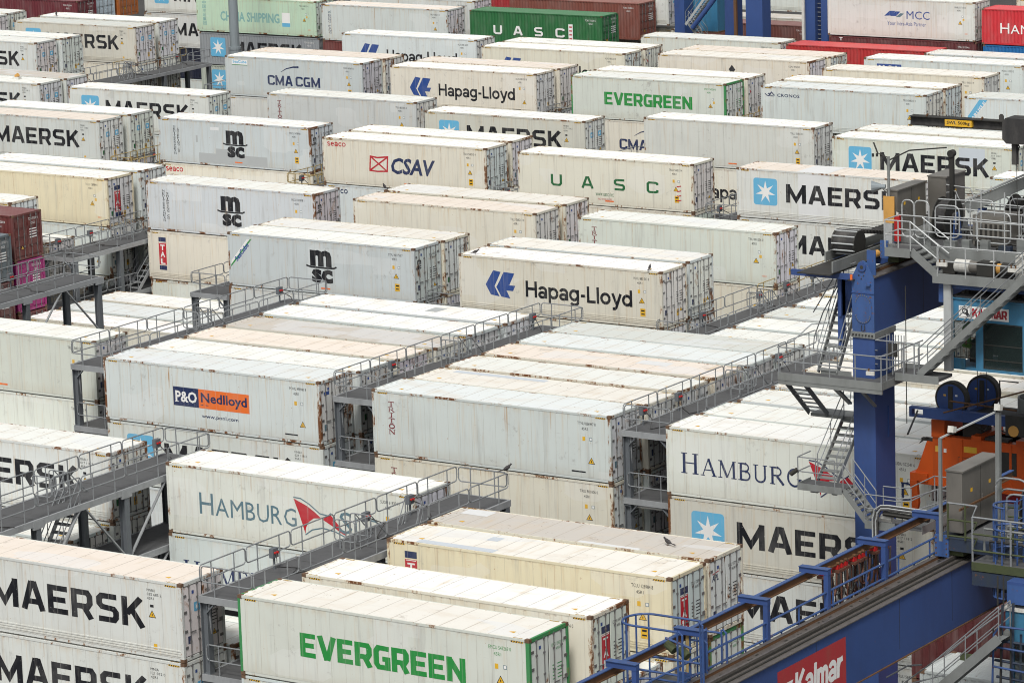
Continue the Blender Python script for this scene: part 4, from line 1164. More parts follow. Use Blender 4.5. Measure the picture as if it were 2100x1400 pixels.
reefer((-181.0, 248.6, -H + .05), "white container right behind the stacked navy letters at the photo's top edge", 'K', 'w', .5, 'blank', CODES['d'])
reefer((-206.2, 253.2, -2.9 - H + H), "white container with cropped blue star square at the top edge, left of the mint one", 'M', 'w', .4, 'maersk', CODES['m'])
reefer((-206.3, 253.2, -2.92 - H), "white container with two black capitals showing, left of the mint green one", 'M', 'w', .4, 'maersk', CODES['m3'])
dry((-206.3, 253.2, -2.94 - H - 2.6), "dark navy container beneath the one with two black capitals showing", (.012, .016, .035), Hc=2.591)
reefer((-206.3, 253.2, -2.96 - H - 2.6 - H), "white container lowest in the stack beyond the small catwalk end", 'W', 'w', .4, 'blank', CODES['d'])
dry((-213.2 , 238.1, -H), "maroon corrugated container along the top edge near the upper left corner", (.13, .022, .03), Hc=H)
dry((-213.2 - 12.6, 238.1, -H - .2), "teal green corrugated container in the upper left corner", (.05, .30, .25), Hc=H)
xr_ = at(235, 0, y=243.4).x; dry((xr_ - L, 240.95, -H + .6), "pale blue-grey container door with two star squares beside the maroon one", (.42, .49, .54), Hc=H, st='maersk_dry', marks=False)
xr_ = at(283, 0, y=246.2).x; dry((xr_ - L, 243.75, -H + .9), "orange corrugated container door end near the upper left", (.34, .10, .02), Hc=H)
# far right part of that row
reefer((-151.0, 244.8, -1.45 - H), "white roofed container with door end left of the flat red one, upper right", 'E', 'w', .5, 'blank', CODES['m'])
dry((-138.2, 244.6, -1.5 - 2.9), "low red corrugated container with white capitals, below the red-and-white stacks", (.44, .03, .03), Hc=2.896, st='hamburg_red')
reefer((-126.2, 243.6, -1.5 - H), "white roof behind the blue box lettered container at the right edge", 'W', 'w', .4, 'blank', CODES['d'])
reefer((-136.3, 247.6, -1.1), "large white container with blue wave logo and small slogan", 'M', 'w', .35, 'mcc', CODES['m'])
dry((-136.2, 247.6, -1.12 - 2.62), "dark maroon corrugated container beneath the blue wave logo one", (.115, .03, .032), Hc=2.591, st='text_t')
dry((-123.5, 247.5, -1.20), "bright red corrugated container with white capitals in the upper right corner", (.52, .025, .035), Hc=2.591, st='hamburg_red')
dry((-123.4, 247.5, -1.22 - 2.62), "blue corrugated container beneath the bright red one in the upper right corner", (.015, .14, .36), Hc=2.591)
reefer((-122.5, 251.2, -1.9 + .75), "white roof just showing above the bright red container in the upper right corner", 'C', 'w', .5, 'blank', CODES['d'])
dry((-167.5, 251.7, -H), "brick brown corrugated container right behind the dark green one", (.19, .062, .045), Hc=H)
reefer((-166.6, 254.6, -.5 - .65 - .9), "white container door with two blue squares beside the brick brown one", 'M', 'w', .35, 'maersk', CODES['m'])
dry((-180.5, 255.5, -H), "red container door end with white mark between white and brown ones at the top edge", (.33, .025, .03), Hc=H)
for (px, py, yy, lab, colr) in ((1512, 47, 262.0, "brown corrugated container framed by the far blue crane legs", (.15, .055, .045)),):
    q = at(px, py, y=yy); dry((q.x - 5.3, yy, q.z - 2.6), lab, colr, Hc=2.591)
q = at(1512, 33, y=266.0); reefer((q.x - 4.6, 266.0, q.z - H), "grey roofed container above the brown one framed by the far crane legs", 'D', 'g', .6, 'blank', CODES['d'])
q = at(1512, 8, y=274.0); reefer((q.x - 3.5, 274.0, q.z - H + 2.4), "container with black capitals cut by the top edge between the far crane legs", 'M', 'g', .4, 'maersk', CODES['m'])
q = at(1413, 52, y=257.6); reefer((q.x - L, 257.6 - W, q.z - H), "small white container end with red marks beside the far crane stairs", 'C', 'c', .8, 'blank', CODES['d'])
# dark stack at the left edge
dry((-150.25, 157.0, -2.6), "maroon corrugated container with round badge on its door at the left edge", (.12, .024, .022), Hc=2.6)
dry((-150.2, 157.0, -2.62 - 2.9), "magenta corrugated container beneath the maroon one at the left edge", (.27, .012, .13), Hc=H)
dry((-150.2, 157.0, -2.62 - 2.94 - 2.6), "dark red corrugated container beneath the magenta one at the left edge", (.11, .022, .022), Hc=2.591)
dry((-149.9, 153.95, -.85 - 2.6), "slate grey corrugated container end in front of the maroon one at the left edge", (.10, .125, .14), Hc=2.591)
dry((-149.9, 153.95, -.87 - 2.6 - 2.62), "dark maroon corrugated container beneath the slate grey one at the left edge", (.11, .03, .03), Hc=2.591)
# under and behind the near crane
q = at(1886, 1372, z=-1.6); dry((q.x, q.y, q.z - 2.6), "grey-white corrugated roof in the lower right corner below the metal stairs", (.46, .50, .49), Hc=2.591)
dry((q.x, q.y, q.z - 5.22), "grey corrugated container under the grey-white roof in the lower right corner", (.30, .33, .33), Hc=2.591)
q2 = at(1868, 1222, y=q.y + 2.62); dry((q2.x, q2.y, q2.z - 2.896), "dark maroon corrugated container seen under the near blue girder", (.085, .016, .017), Hc=2.896)
dry((q2.x, q2.y, q2.z - 2.896 * 2 - .02), "dark maroon corrugated container beneath the one under the near blue girder", (.11, .03, .03), Hc=2.896)
dry((-64.2, 129.6, -2.62), "red corrugated container behind the orange spreader at the right edge", (.40, .02, .03), Hc=2.591)
dry((-64.2, 135.4, -2.62), "faded pink corrugated container behind the crane cabin at the right edge", (.42, .16, .15), Hc=2.591)

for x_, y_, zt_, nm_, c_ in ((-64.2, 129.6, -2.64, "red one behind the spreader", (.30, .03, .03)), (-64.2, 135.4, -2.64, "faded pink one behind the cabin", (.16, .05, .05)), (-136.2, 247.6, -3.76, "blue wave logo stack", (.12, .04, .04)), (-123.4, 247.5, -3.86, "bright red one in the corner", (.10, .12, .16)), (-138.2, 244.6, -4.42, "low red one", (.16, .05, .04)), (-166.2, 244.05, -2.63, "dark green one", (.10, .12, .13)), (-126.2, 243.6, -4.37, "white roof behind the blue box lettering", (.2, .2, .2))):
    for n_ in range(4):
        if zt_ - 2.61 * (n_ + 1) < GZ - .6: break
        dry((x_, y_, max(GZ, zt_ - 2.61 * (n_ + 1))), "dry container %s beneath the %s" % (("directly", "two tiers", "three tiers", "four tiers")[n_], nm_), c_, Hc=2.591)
# ---------------------------------------------------------------- steel catwalk racks between the bays
def rr(p0, p1, h0, h1, r=.13):
    """rounded rectangular loop standing on the line p0-p1"""
    p0, p1 = Vector(p0), Vector(p1); d = (p1 - p0); Ln = d.length; d.normalize(); z = Vector((0, 0, 1)); out = []
    for cu, cv, a0 in ((Ln - r, h0 + r, -90), (Ln - r, h1 - r, 0), (r, h1 - r, 90), (r, h0 + r, 180)):
        for q in range(4):
            a = math.radians(a0 + q * 30); out.append(p0 + d * (cu + r * math.cos(a)) + z * (cv + r * math.sin(a)))
    return out
def rail_run(mb, p0, p1, m='rail', panel=2.9, h0=.52, h1=1.10, rad=.026, gap=.06):
    p0, p1 = Vector(p0), Vector(p1); d = p1 - p0; n = max(1, int(round(d.length / panel)))
    for q in range(n):
        a = p0 + d * (q / n) + d.normalized() * gap / 2; b = p0 + d * ((q + 1) / n) - d.normalized() * gap / 2
        mb.tube(rr(a, b, h0, h1), rad, m, 6, True)
        ns = max(2, int(round((b - a).length / 1.4)))
        for k in range(ns):
            t = (k + .5) / ns; s = a + (b - a) * t
            mb.tube([s, s + Vector((0, 0, h1))], rad, m, 6)
def stair(mb, a, b, w, m='steel', treads=9, wdir=(1, 0, 0), rails=True, rm='rail', st=.2):
    """flight from a (top) to b (foot), w wide along wdir"""
    a, b, wd = Vector(a), Vector(b), Vector(wdir)
    for s in (-.5, .5): mb.bar(a + wd * w * s, b + wd * w * s, .035, st, m)
    for q in range(treads):
        p = a + (b - a) * ((q + .5) / treads); f = (b - a); f.z = 0; f = f.normalized() * .13
        k = wd * (w * .5 - .03)
        mb.quad([p - k - f, p + k - f, p + k + f, p - k + f], m); mb.quad([p - k + f, p + k + f, p + k + f - Vector((0, 0, .05)), p - k + f - Vector((0, 0, .05))], m)
    if rails:
        for s in (-.5, .5):
            o = wd * w * s; up = Vector((0, 0, 1.0))
            mb.tube([a + o + up, b + o + up], .022, rm); mb.tube([a + o + up * .5, b + o + up * .5], .02, rm)
            mb.tube([a + o, a + o + up], .022, rm); mb.tube([b + o, b + o + up], .022, rm)
            mb.tube([(a + b) / 2 + o, (a + b) / 2 + o + up], .02, rm)

def rack(b, k, top, label, y0=None, y1=None, levels=3, railm='rail', braces=False, stairs=None, backrail=True, hatch=True, ymix=None):
    xr = lat(b, k, 0)[0] - .10; xl = xr - 2.50
    ya = BLK_Y[b] + .75 if y0 is None else y0; yb = BLK_Y[b] + 17.4 if y1 is None else y1
    t = empty('catwalk_rack', (0, 0, 0), label, 'catwalk', 'steel catwalks between the container bays')
    ys = [ya + .16 + (yb - ya - .32) * q / 3 for q in range(4)]
    for x in (xl + .16, xr - .16):
        for y in ys:
            p = MB(); hz = top - .05
            p.box((x - .15, y - .14, GZ + .05), (x - .125, y + .14, hz), 'post'); p.box((x + .125, y - .14, GZ + .05), (x + .15, y + .14, hz), 'post'); p.box((x - .125, y - .012, GZ + .05), (x + .125, y + .012, hz), 'post')
            for q in range(1, 3): p.box((x - .17, y - .17, top - q * H - .34), (x + .17, y + .17, top - q * H + .02), 'post')
            p.build('post', t)
    for n in range(levels):
        z = top - n * H
        d = MB(); d.box((xl + .1, ya, z - .04), (xr - .1, yb, z), 'deck', '')
        for q in range(1, 6):
            y = ya + (yb - ya) * q / 6; d.box((xl + .1, y - .012, z), (xr - .1, y + .012, z + .004), 'dark')
        d.build('deck', t)
        e = MB()
        for x0, x1 in ((xl, xl + .1), (xr - .1, xr)): e.box((x0, ya, z - .24), (x1, yb, z + .012), 'steel')
        for y in (ya - .06, yb): e.box((xl, y, z - .24), (xr, y + .06, z + .012), 'steel')
        for y in ys[1:-1]: e.box((xl + .1, y - .06, z - .22), (xr - .1, y + .06, z - .05), 'post')
        for x in (xl + .16, xr - .16):
            s = 1 if x < (xl + xr) / 2 else -1
            e.bar((x + s * .12, ya + .02, z - .62), (x + s * .55, ya + .02, z - .2), .05, .09, 'post', (0, 1, 0))
        e.build('edge_beam', t)
        r = MB(); m = railm
        if n == 0:
            if ymix:
                rail_run(r, (xl + .05, ya, z), (xl + .05, ymix, z), 'rail'); rail_run(r, (xl + .05, ymix, z), (xl + .05, yb, z), 'yrail')
            else: rail_run(r, (xl + .05, ya, z), (xl + .05, yb, z), m)
            r.build('railing', t); r = MB()
            rail_run(r, (xr - .05, ya, z), (xr - .05, yb, z), m)
            r.build('railing', t); r = MB()
            rail_run(r, (xl + .1, ya + .02, z), (xr - .1, ya + .02, z), m, 3)
            if backrail: rail_run(r, (xl + .1, yb - .02, z), (xr - .1, yb - .02, z), m, 3)
            r.build('end_railing', t)
            if hatch:
                ym = ya + (yb - ya) * .46; r = MB()
                for yy in (ym, ym + 1.0): rail_run(r, (xl + .5, yy, z), (xl + 1.5, yy, z), m, 2, .3, 1.1)
                rail_run(r, (xl + 1.5, ym, z), (xl + 1.5, ym + 1.0, z), m, 2, .3, 1.1)
                for s in (.6, 1.35):
                    for f in (0, .5): r.tube([(xl + s, ym + 1.2 + f, z + 1.05 - f), (xl + s, ym + 2.6 + f * .6, z - .3 - f * .3)], .022, m)
                r.build('hatch_guard', t)
        else:
            rail_run(r, (xl + .15, ya + .05, z), (xr - .15, ya + .05, z), m, 3)
            rail_run(r, (xr - .05, ya, z), (xr - .05, ya + 5.6, z), m)
            r.build('end_railing', t)
            s = MB(); s.tube([(xl + .55, ya + .1, z - .34), (xr - .7, ya + .1, z - .34)], .05, 'lamp', 8); s.box((xl + .5, ya + .06, z - .30), (xr - .65, ya + .14, z - .24), 'steel')
            s.build('tube_light', t)
    if braces:
        s = MB()
        for x in (xr - .06,):
            for n in range(2):
                z = top - n * H
                for ya_, yb_ in zip(ys[:-1], ys[1:]):
                    ym = (ya_ + yb_) / 2
                    s.bar((x, ym - .2, z - .25), (x, ya_ + .1, z - H + .1), .06, .10, 'steel', (1, 0, 0)); s.bar((x, ym + .2, z - .25), (x, yb_ - .1, z - H + .1), .06, .10, 'steel', (1, 0, 0))
                for y in ys: s.box((x - .02, y - .32, z - .36), (x + .075, y + .32, z - .03), 'steel')
        s.build('brace', t)
    else:
        s = MB(); s.bar((xl + .35, ya + .1, top - .3), (xl + .18, ya + .35, top - H + .2), .06, .08, 'steel', (1, 0, 0)); s.build('brace', t)
    rn = random.Random(k * 31 + ord(b))
    for q in range(6):
        y = ya + 1.0 + q * 2.88
        if y > yb - .5: break
        if rn.random() < .5: continue
        s = MB(); s.box((xl + .22, y, top + .45), (xl + .40, y + .34, top + .80), 'post'); s.cyl((xl + .40, y + .10, top + .64), (xl + .47, y + .10, top + .64), .045, 'fire', 10); s.cyl((xl + .40, y + .24, top + .64), (xl + .47, y + .24, top + .64), .045, 'fire', 10); s.box((xl + .28, y + .14, top), (xl + .34, y + .20, top + .45), 'post')
        pts = [(xl + .47, y + .1, top + .62)] + [(xl + .6 + .25 * g + rn.uniform(-.1, .1), y + rn.uniform(-.5, .7), top + max(.03, .6 - .3 * g)) for g in range(1, 5)] + [(xr + .02, y + .2, top + .05)]
        s.tube(pts, .022, 'gasket', 5); s.build('socket_box', t)
    for (sx, sy0, sy1, z0) in (stairs or ()):
        s = MB(); stair(s, (xl + sx, sy0, z0), (xl + sx, sy1, z0 - H), .8, 'steel', 10); s.build('stairway', t)
    return t
A_, B_, C_, D_, E_ = (BLK_Y[c] for c in 'ABCDE')
rack('A', 1, -.60, "grey catwalk with open braced side and stairs, left edge, in front of the rust-streaked container", A_ + 1.2, A_ + 17.6, 3, braces=True, stairs=[(1.95, A_ + 9.4, A_ + 7.2, -.6)])
rack('A', 2, -.55, "grey catwalk beside the green-posted container, crossing the red fin", A_ + .9, A_ + 17.2, 3, stairs=[(1.2, A_ + 12.6, A_ + 11.0, -.55)])
rack('B', -1, -.60, "grey catwalk end in front of the magenta container at the left edge", B_ + .75, B_ + 18.0, 3, braces=True)
rack('B', 0, -.60, "grey catwalk left of the container with navy and orange panel")
rack('B', 1, -.65, "grey catwalk left of the mould-spotted container in mid picture")
rack('B', 2, -.65, "grey catwalk left of the navy lettered container, running to the crane platform")
rack('C', -2, -3.5, "grey catwalk with stairs left of the stack with the red badge", C_ + 5.0, C_ + 17.4, 3, stairs=[(2.05, C_ + 13.8, C_ + 10.6, -3.5)])
rack('C', -1, -3.5, "catwalk left of the smooth grey container with corner stripe", C_ - .1, None, 2)
rack('C', 0, -3.5, "catwalk between the smooth grey and the blue arrow containers in mid picture", None, None, 2)
rack('C', 1, -3.5, "long grey catwalk with a yellow far end right of the mid picture blue arrow container", C_ - .6, C_ + 17.2, 2, ymix=C_ + 9.5)
rack('D', -4, -3.5, "catwalk left edge of the second row back, beside the container doors there", None, None, 2)
rack('D', -3, -3.5, "catwalk with yellow rails left of the grey container with repaired patch", None, None, 2, 'yrail')
rack('D', -2, -3.5, "catwalk with yellow end rail left of the red flag container", D_ - .1, None, 2, 'yrail')
rack('D', -1, -3.5, "catwalk between the red flag and wide-spaced green lettered containers", None, None, 2)
rack('D', 0, -3.5, "catwalk left of the star square container behind the crane cabinets", None, None, 2)
rack('E', -5, -3.6, "small catwalk with yellow rails in the upper left, left of the grey lamp mast", E_ + .4, E_ + 17.6, 2, 'rail', ymix=E_ + 8.5, stairs=[(1.6, E_ + 8.4, E_ + 6.6, -3.6)])
rack('E', -4, -3.5, "catwalk end left of the light grey container with navy arc", None, None, 2)
rack('E', -3, -3.5, "catwalk left of the upper middle blue arrow container", None, None, 2)
rack('E', -2, -3.5, "catwalk left of the upper green-posted container", None, None, 2)
rack('E', -1, -3.5, "catwalk left of the container with horse emblem", None, None, 2, 'yrail')
# ---------------------------------------------------------------- crane with the tall blue leg
def px(pts, m, mb, r=.024, **pl):
    mb.tube([at(a, b, **pl) for a, b in pts], r, m, 6)
LX0, LX1, LY0, LY1 = -66.30, -65.38, 122.0, 123.55
c1 = empty('gantry_crane', ((LX0 + LX1) / 2, 134, GZ), "blue gantry crane with tall leg and zigzag grey stairs on the right", 'crane')
def part(mb, name, parent):
    o = mb.build(name, parent)
    if parent is not None: o.location = -parent.location if parent.parent is None else (0, 0, 0)
    return o
s = MB(); s.box((LX0, LY0, GZ + .6), (LX1, LY1, 6.30), 'cblue'); s.box((LX0 - .1, LY0 - .1, GZ), (LX1 + .1, LY1 + .1, GZ + .6), 'cblue'); part(s, 'leg', c1)
s = MB(); s.box((LX0 - .05, LY0 - .06, 6.30), (LX1 + .05, LY1 + .06, 6.52), 'cgrey')
for q in range(7): s.cyl((LX0 + .06 + q * .135, LY0 - .12, 6.42), (LX0 + .06 + q * .135, LY0 - .06, 6.42), .03, 'dark', 6)
part(s, 'flange', c1)
s = MB(); s.box((LX0, LY0 + .05, 6.52), (LX1 - .03, 147.0, 8.58), 'cblue', 't'); s.box((LX0 - .04, LY0 + .05, 8.58), (LX1 + .03, 147.0, 8.62), 'railtop')
for q in range(1, 6): s.box((LX1 - .0305, LY0 + q * 4.0, 6.54), (LX1 - .027, LY0 + q * 4.0 + .02, 8.56), 'dark')
part(s, 'girder', c1)
s = MB(); s.box((LX0 + .36, LY0 + .3, 8.62), (LX0 + .50, 147.0, 8.70), 'rustb'); s.box((LX0 + .39, LY0 + .3, 8.70), (LX0 + .47, 147.0, 8.75), 'railtop'); s.box((LX0 + .05, LY0 + .6, 8.622), (LX0 + .30, 140, 8.66), 'dark')
part(s, 'trolley_rail', c1)
s = MB(); zt = 8.2
s.prism([(LX0 - .01, 6.52), (LX1 - .0, 6.52), (LX1 - .0, 8.55), (LX1 - .28, 9.12), (LX1 - .42, 9.22), (LX0 + .42, 9.22), (LX0 + .28, 9.12), (LX0 - .01, 8.55)], 'y', LY0 - .0, LY0 + .045, 'dblue')
s.box((LX0 - .03, LY0 - .03, 7.98), (LX1 + .02, LY0 - .001, 8.01), 'cblue')
s.cyl((LX0 + .44, LY0 - .05, 8.98), (LX0 + .44, LY0 - .001, 8.98), .17, 'cblue', 20); s.cyl((LX0 + .44, LY0 - .06, 8.98), (LX0 + .44, LY0 - .05, 8.98), .07, 'dark', 12)
s.box((LX0 + .42, LY0 + .4, 8.62), (LX0 + .78, LY0 + .46, 9.55), 'dblue'); s.cyl((LX0 + .66, LY0 + .46, 9.38), (LX0 + .66, LY0 + .8, 9.38), .13, 'ochre', 14)
for q in range(3): s.cyl((LX0 + .3 + q * .1, LY0 - .02, 8.66 - .12 * (q % 2)), (LX0 + .3 + q * .1, LY0 - .001, 8.66 - .12 * (q % 2)), .025, 'dark', 8)
s.box((LX0 + .62, LY0 - .12, 8.30), (LX0 + .80, LY0 - .001, 8.36), 'dblue'); s.cyl((LX0 + .05, LY0 - .14, 8.5), (LX0 + .05, LY0 - .14, 8.68), .05, 'orange', 10); s.box((LX0 - .08, LY0 - .2, 8.46), (LX0 + .14, LY0 - .02, 8.50), 'dark')
part(s, 'end_plate', c1)
s = MB(); cx, cz = LX0 + .46, 7.40
pts = [(cx + .34 * math.cos(a), cz + (.22 if math.sin(a) > 0 else -.22) + .34 * math.sin(a)) for a in [2 * math.pi * (q + .5) / 28 for q in range(28)]]
s.prism(pts, 'y', LY0 - .02, LY0 - .001, 'dblue')
for q in range(22):
    a = 2 * math.pi * (q + .5) / 22; u, v = cx + .30 * math.cos(a), cz + (.22 if math.sin(a) > 0 else -.22) + .30 * math.sin(a)
    s.cyl((u, LY0 - .04, v), (u, LY0 - .02, v), .022, 'bar', 6)
s.tube([(cx - .06, LY0 - .03, 6.78), (cx - .08, LY0 - .04, 6.62), (cx, LY0 - .04, 6.55), (cx + .08, LY0 - .04, 6.62), (cx + .05, LY0 - .03, 6.8)], .014, 'dark')
part(s, 'manhole_cover', c1)
s = MB(); s.box((LX0, 145.4, GZ), (LX1, 146.9, 6.52), 'cblue'); part(s, 'leg', c1)
X2 = LX1 + 7.0
for yy in (LY0, 145.4):
    s = MB(); s.box((X2 + 1.2, yy, GZ), (X2 + 2.1, yy + 1.55, 6.52), 'cblue'); part(s, 'leg', c1)
s = MB(); s.box((X2 + 1.2, LY0 + .05, 6.52), (X2 + 2.1, 147, 8.58), 'cblue'); part(s, 'girder', c1)
for yy in (LY0 + .1, 145.5):
    s = MB(); s.box((LX1 + .01, yy, GZ + 1.2), (X2 + 1.19, yy + 1.2, GZ + 2.3), 'cblue'); part(s, 'sill_beam', c1)
# tie rod of the leg towards the right
s = MB(); s.prism([(123.0, 3.55), (123.45, 3.2), (123.45, 2.6), (123.0, 2.35)], 'x', LX1, LX1 + .05, 'cblue')
part(s, 'lug', c1)
# platform round the leg
PZ = 4.8
s = MB(); x0, x1, y0, y1 = -68.85, -64.46, 120.8, 121.95
s.box((x0, y0, PZ - .07), (x1, y1, PZ - .02), 'deck'); s.box((LX1 + .02, y1, PZ - .07), (x1, 124.2, PZ - .02), 'deck')
s.box((x0, y0 - .02, PZ - .14), (x1, y0, PZ + .16), 'cgrey'); s.box((x1, y0 - .02, PZ - .14), (x1 + .02, 124.2, PZ + .16), 'cgrey'); s.box((x0 + 1.2, y1, PZ - .1), (LX0 - .05, y1 + .02, PZ + .16), 'cgrey'); s.box((x0, y0, PZ - .3), (x1, y0 + .1, PZ - .142), 'cgrey')
s.box((LX1 + .02, 124.2, PZ - .1), (x1, 124.22, PZ + .16), 'cgrey')
for xx in (LX0 - .1, LX1 + .02): s.bar((xx, 121.95, PZ - 1.05), (xx, 120.95, PZ - .3), .08, .12, 'cgrey', (1, 0, 0))
s.bar((LX0 - .1, 121.9, PZ - 1.05), (LX0 - 1.1, 121.9, PZ - .25), .1, .1, 'cgrey', (0, 1, 0))
part(s, 'platform', c1)
s = MB()
for h in (1.12, .60):
    s.tube([(x0, y1, PZ + h), (x0, y0, PZ + h), (x1 - .25, y0, PZ + h), (x1, y0 + .25, PZ + h), (x1, 124.1, PZ + h)], .026, 'rail')
    s.tube([(LX1 + .1, y1 + .1, PZ + h - .06), (x0 + 2.1, y1 + .1, PZ + h - .06)], .022, 'rail')
for q in range(5): s.tube([(x0 + .05 + q * 1.08, y0, PZ), (x0 + .05 + q * 1.08, y0, PZ + 1.12)], .026, 'rail')
for q in range(3): s.tube([(x1, y0 + .4 + q * 1.3, PZ), (x1, y0 + .4 + q * 1.3, PZ + 1.12)], .026, 'rail')
s.tube([(x0, y0 + .1, PZ + 1.12), (x0, y0 + .1, PZ)], .026, 'rail'); s.tube([(x0 + .02, y1, PZ + 1.12), (x0 + .5, y1 + .6, PZ + 1.7), (x0 + 1.0, y1 + .9, PZ + 1.72)], .024, 'rail')
part(s, 'railing', c1)
s = MB(); s.box((-65.05, y0 - .12, PZ + .42), (-64.72, y0 - .03, PZ + .56), 'lamp'); s.box((-65.0, y0 - .06, PZ + .5), (-64.95, y0, PZ + .66), 'rustb'); part(s, 'floodlight', c1)
s = MB(); stair(s, (-67.35, 123.75, 7.45), (-67.35, 121.95, PZ + .03), .82, 'cgrey', 10, rm='rail')
s.box((-67.8, 123.75, 7.40), (LX0 - .02, 124.6, 7.45), 'deck'); part(s, 'stairway', c1)
s = MB()
for pts in (((1724, 547), (1722, 578), (1688, 640), (1670, 690), (1668, 715)), ((1731, 620), (1730, 556), (1736, 545), (1755, 538)), ((1668, 640), (1722, 548)),):
    px(pts, 'rail', s, .024, y=123.0)
part(s, 'railing', c1)
s = MB(); z1 = PZ - .1
stair(s, (-68.35, 121.0, z1), (-68.35, 123.0, z1 - 1.75), .80, 'cgrey', 8, rails=False)
s.box((-68.7, 123.0, z1 - 1.88), (LX0 - .03, 123.9, z1 - 1.75), 'cgrey'); part(s, 'stairway', c1)
s = MB(); z2 = z1 - 1.75
stair(s, (-66.85, 123.0, z2), (-66.85, 120.9, z2 - 2.0), .82, 'cgrey', 9, rm='rail')
s.tube([(-67.5, 122.8, z2 + 1.0), (-67.3, 123.2, z2 + 1.5), (-67.0, 123.2, z2 + 1.3), (-67.0, 123.0, z2 + .6)], .024, 'rail'); part(s, 'stairway', c1)
z3 = z2 - 2.02
s = MB(); s.box((-67.55, 119.9, z3 - .05), (-65.7, 120.9, z3), 'deck'); s.box((-67.55, 119.88, z3 - .16), (-65.7, 119.9, z3 + .10), 'cgrey'); s.box((-67.57, 119.88, z3 - .16), (-67.55, 120.9, z3 + .10), 'cgrey')
s.box((-67.2, 120.2, z3 - .3), (-66.9, 120.5, z3 - .05), 'cgrey'); s.box((-66.3, 120.2, z3 - .3), (-66.1, 120.5, z3 - .05), 'cgrey'); part(s, 'platform', c1)
s = MB()
for h in (1.1, .55): s.tube([(-67.55, 120.9, z3 + h), (-67.55, 119.9, z3 + h), (-66.0, 119.9, z3 + h)], .024, 'rail')
for xx in (-67.55, -66.8, -66.0): s.tube([(xx, 119.9, z3), (xx, 119.9, z3 + 1.1)], .024, 'rail')
s.cyl((-67.8, 119.8, z3 + .42), (-67.55, 119.85, z3 + .62), .09, 'dark', 10); part(s, 'railing', c1)
s = MB(); stair(s, (-65.7, 120.4, z3), (-64.75, 120.4, z3 - 1.1), .8, 'cgrey', 6, (0, 1, 0), rm='rail'); part(s, 'stairway', c1)
z4 = z3 - 1.12
s = MB(); s.box((-64.75, 119.9, z4 - .06), (-63.5, 120.9, z4), 'deck'); s.box((-64.75, 119.88, z4 - .2), (-63.5, 119.9, z4 + .12), 'cgrey')
s.box((-63.5, 119.9, z4 - .06), (-62.4, 123.2, z4), 'deck'); s.box((-62.4, 119.9, z4 - .18), (-62.38, 123.2, z4 + .14), 'cgrey'); s.box((-63.9, 123.2, z4 - .18), (-62.4, 123.22, z4 + .2), 'cgrey'); part(s, 'platform', c1)
s = MB()
for h in (1.1, .58):
    s.tube([(-64.75, 119.9, z4 + h), (-63.2, 119.9, z4 + h), (-62.95, 120.1, z4 + h), (-62.42, 123.1, z4 + h)], .024, 'rail'); s.tube([(-64.5, 120.9, z4 + h + .1), (-63.8, 120.9, z4 + h + .1), (-63.5, 121.2, z4 + h + .1), (-63.5, 123.1, z4 + h + .1), (-62.5, 123.1, z4 + h + .1)], .024, 'rail')
for p in ((-64.75, 119.9), (-63.2, 119.9), (-62.45, 123.1), (-62.6, 121.6), (-64.5, 120.9), (-63.5, 121.2), (-63.5, 123.1)): s.tube([(*p, z4), (*p, z4 + 1.15)], .024, 'rail')
s.box((-63.7, 119.78, z4 + .5), (-63.25, 119.86, z4 + .66), 'lamp'); part(s, 'railing', c1)

def cabinet(parent, x0, y0, z0, w, d, h, slope=.12, name='electrical_cabinet'):
    s = MB(); s.prism([(y0, z0), (y0 + d, z0), (y0 + d, z0 + h), (y0, z0 + h)], 'x', x0, x0 + w, 'inox')
    s.box((x0 - .03, y0 - .03, z0 + h), (x0 + w + .05, y0 + d + .03, z0 + h + .05), 'inox')
    n = max(1, int(round(d / 1.3)))
    for q in range(1, n): s.box((x0 + w, y0 + d * q / n - .008, z0 + .04), (x0 + w + .004, y0 + d * q / n + .008, z0 + h - .04), 'dark')
    for q in range(n):
        yy = y0 + d * (q + .5) / n; s.box((x0 + w + .004, yy - .07, z0 + h * .62), (x0 + w + .006, yy + .07, z0 + h * .62 + .12), 'yellow')
        s.box((x0 + w + .002, y0 + d * q / n + .08, z0 + h * .4), (x0 + w + .03, y0 + d * q / n + .11, z0 + h * .5), 'bar')
    o = part(s, name, parent); return o
def reel(parent, c, r, wd=.5):
    s = MB(); c = Vector(c)
    for dx in (-wd / 2, wd / 2): s.cyl(c + Vector((dx - .02, 0, 0)), c + Vector((dx + .02, 0, 0)), r, 'dark', 28)
    s.cyl(c + Vector((-wd / 2, 0, 0)), c + Vector((wd / 2, 0, 0)), r * .82, 'gasket', 24)
    s.cyl(c + Vector((wd / 2 + .02, 0, 0)), c + Vector((wd / 2 + .12, 0, 0)), r * .28, 'gasket', 16)
    s.prism([(c.y - r * .45, c.z - r * 1.05), (c.y + r * .45, c.z - r * 1.05), (c.y + r * .28, c.z + r * .1), (c.y, c.z + r * .32), (c.y - r * .28, c.z + r * .1)], 'x', c.x + wd / 2 + .13, c.x + wd / 2 + .18, 'dblue')
    s.prism([(c.y - r * .16, c.z - r * .5), (c.y + r * .16, c.z - r * .5), (c.y + r * .12, c.z), (c.y - r * .12, c.z)], 'x', c.x + wd / 2 + .181, c.x + wd / 2 + .184, 'dark')
    return part(s, 'cable_reel', parent)

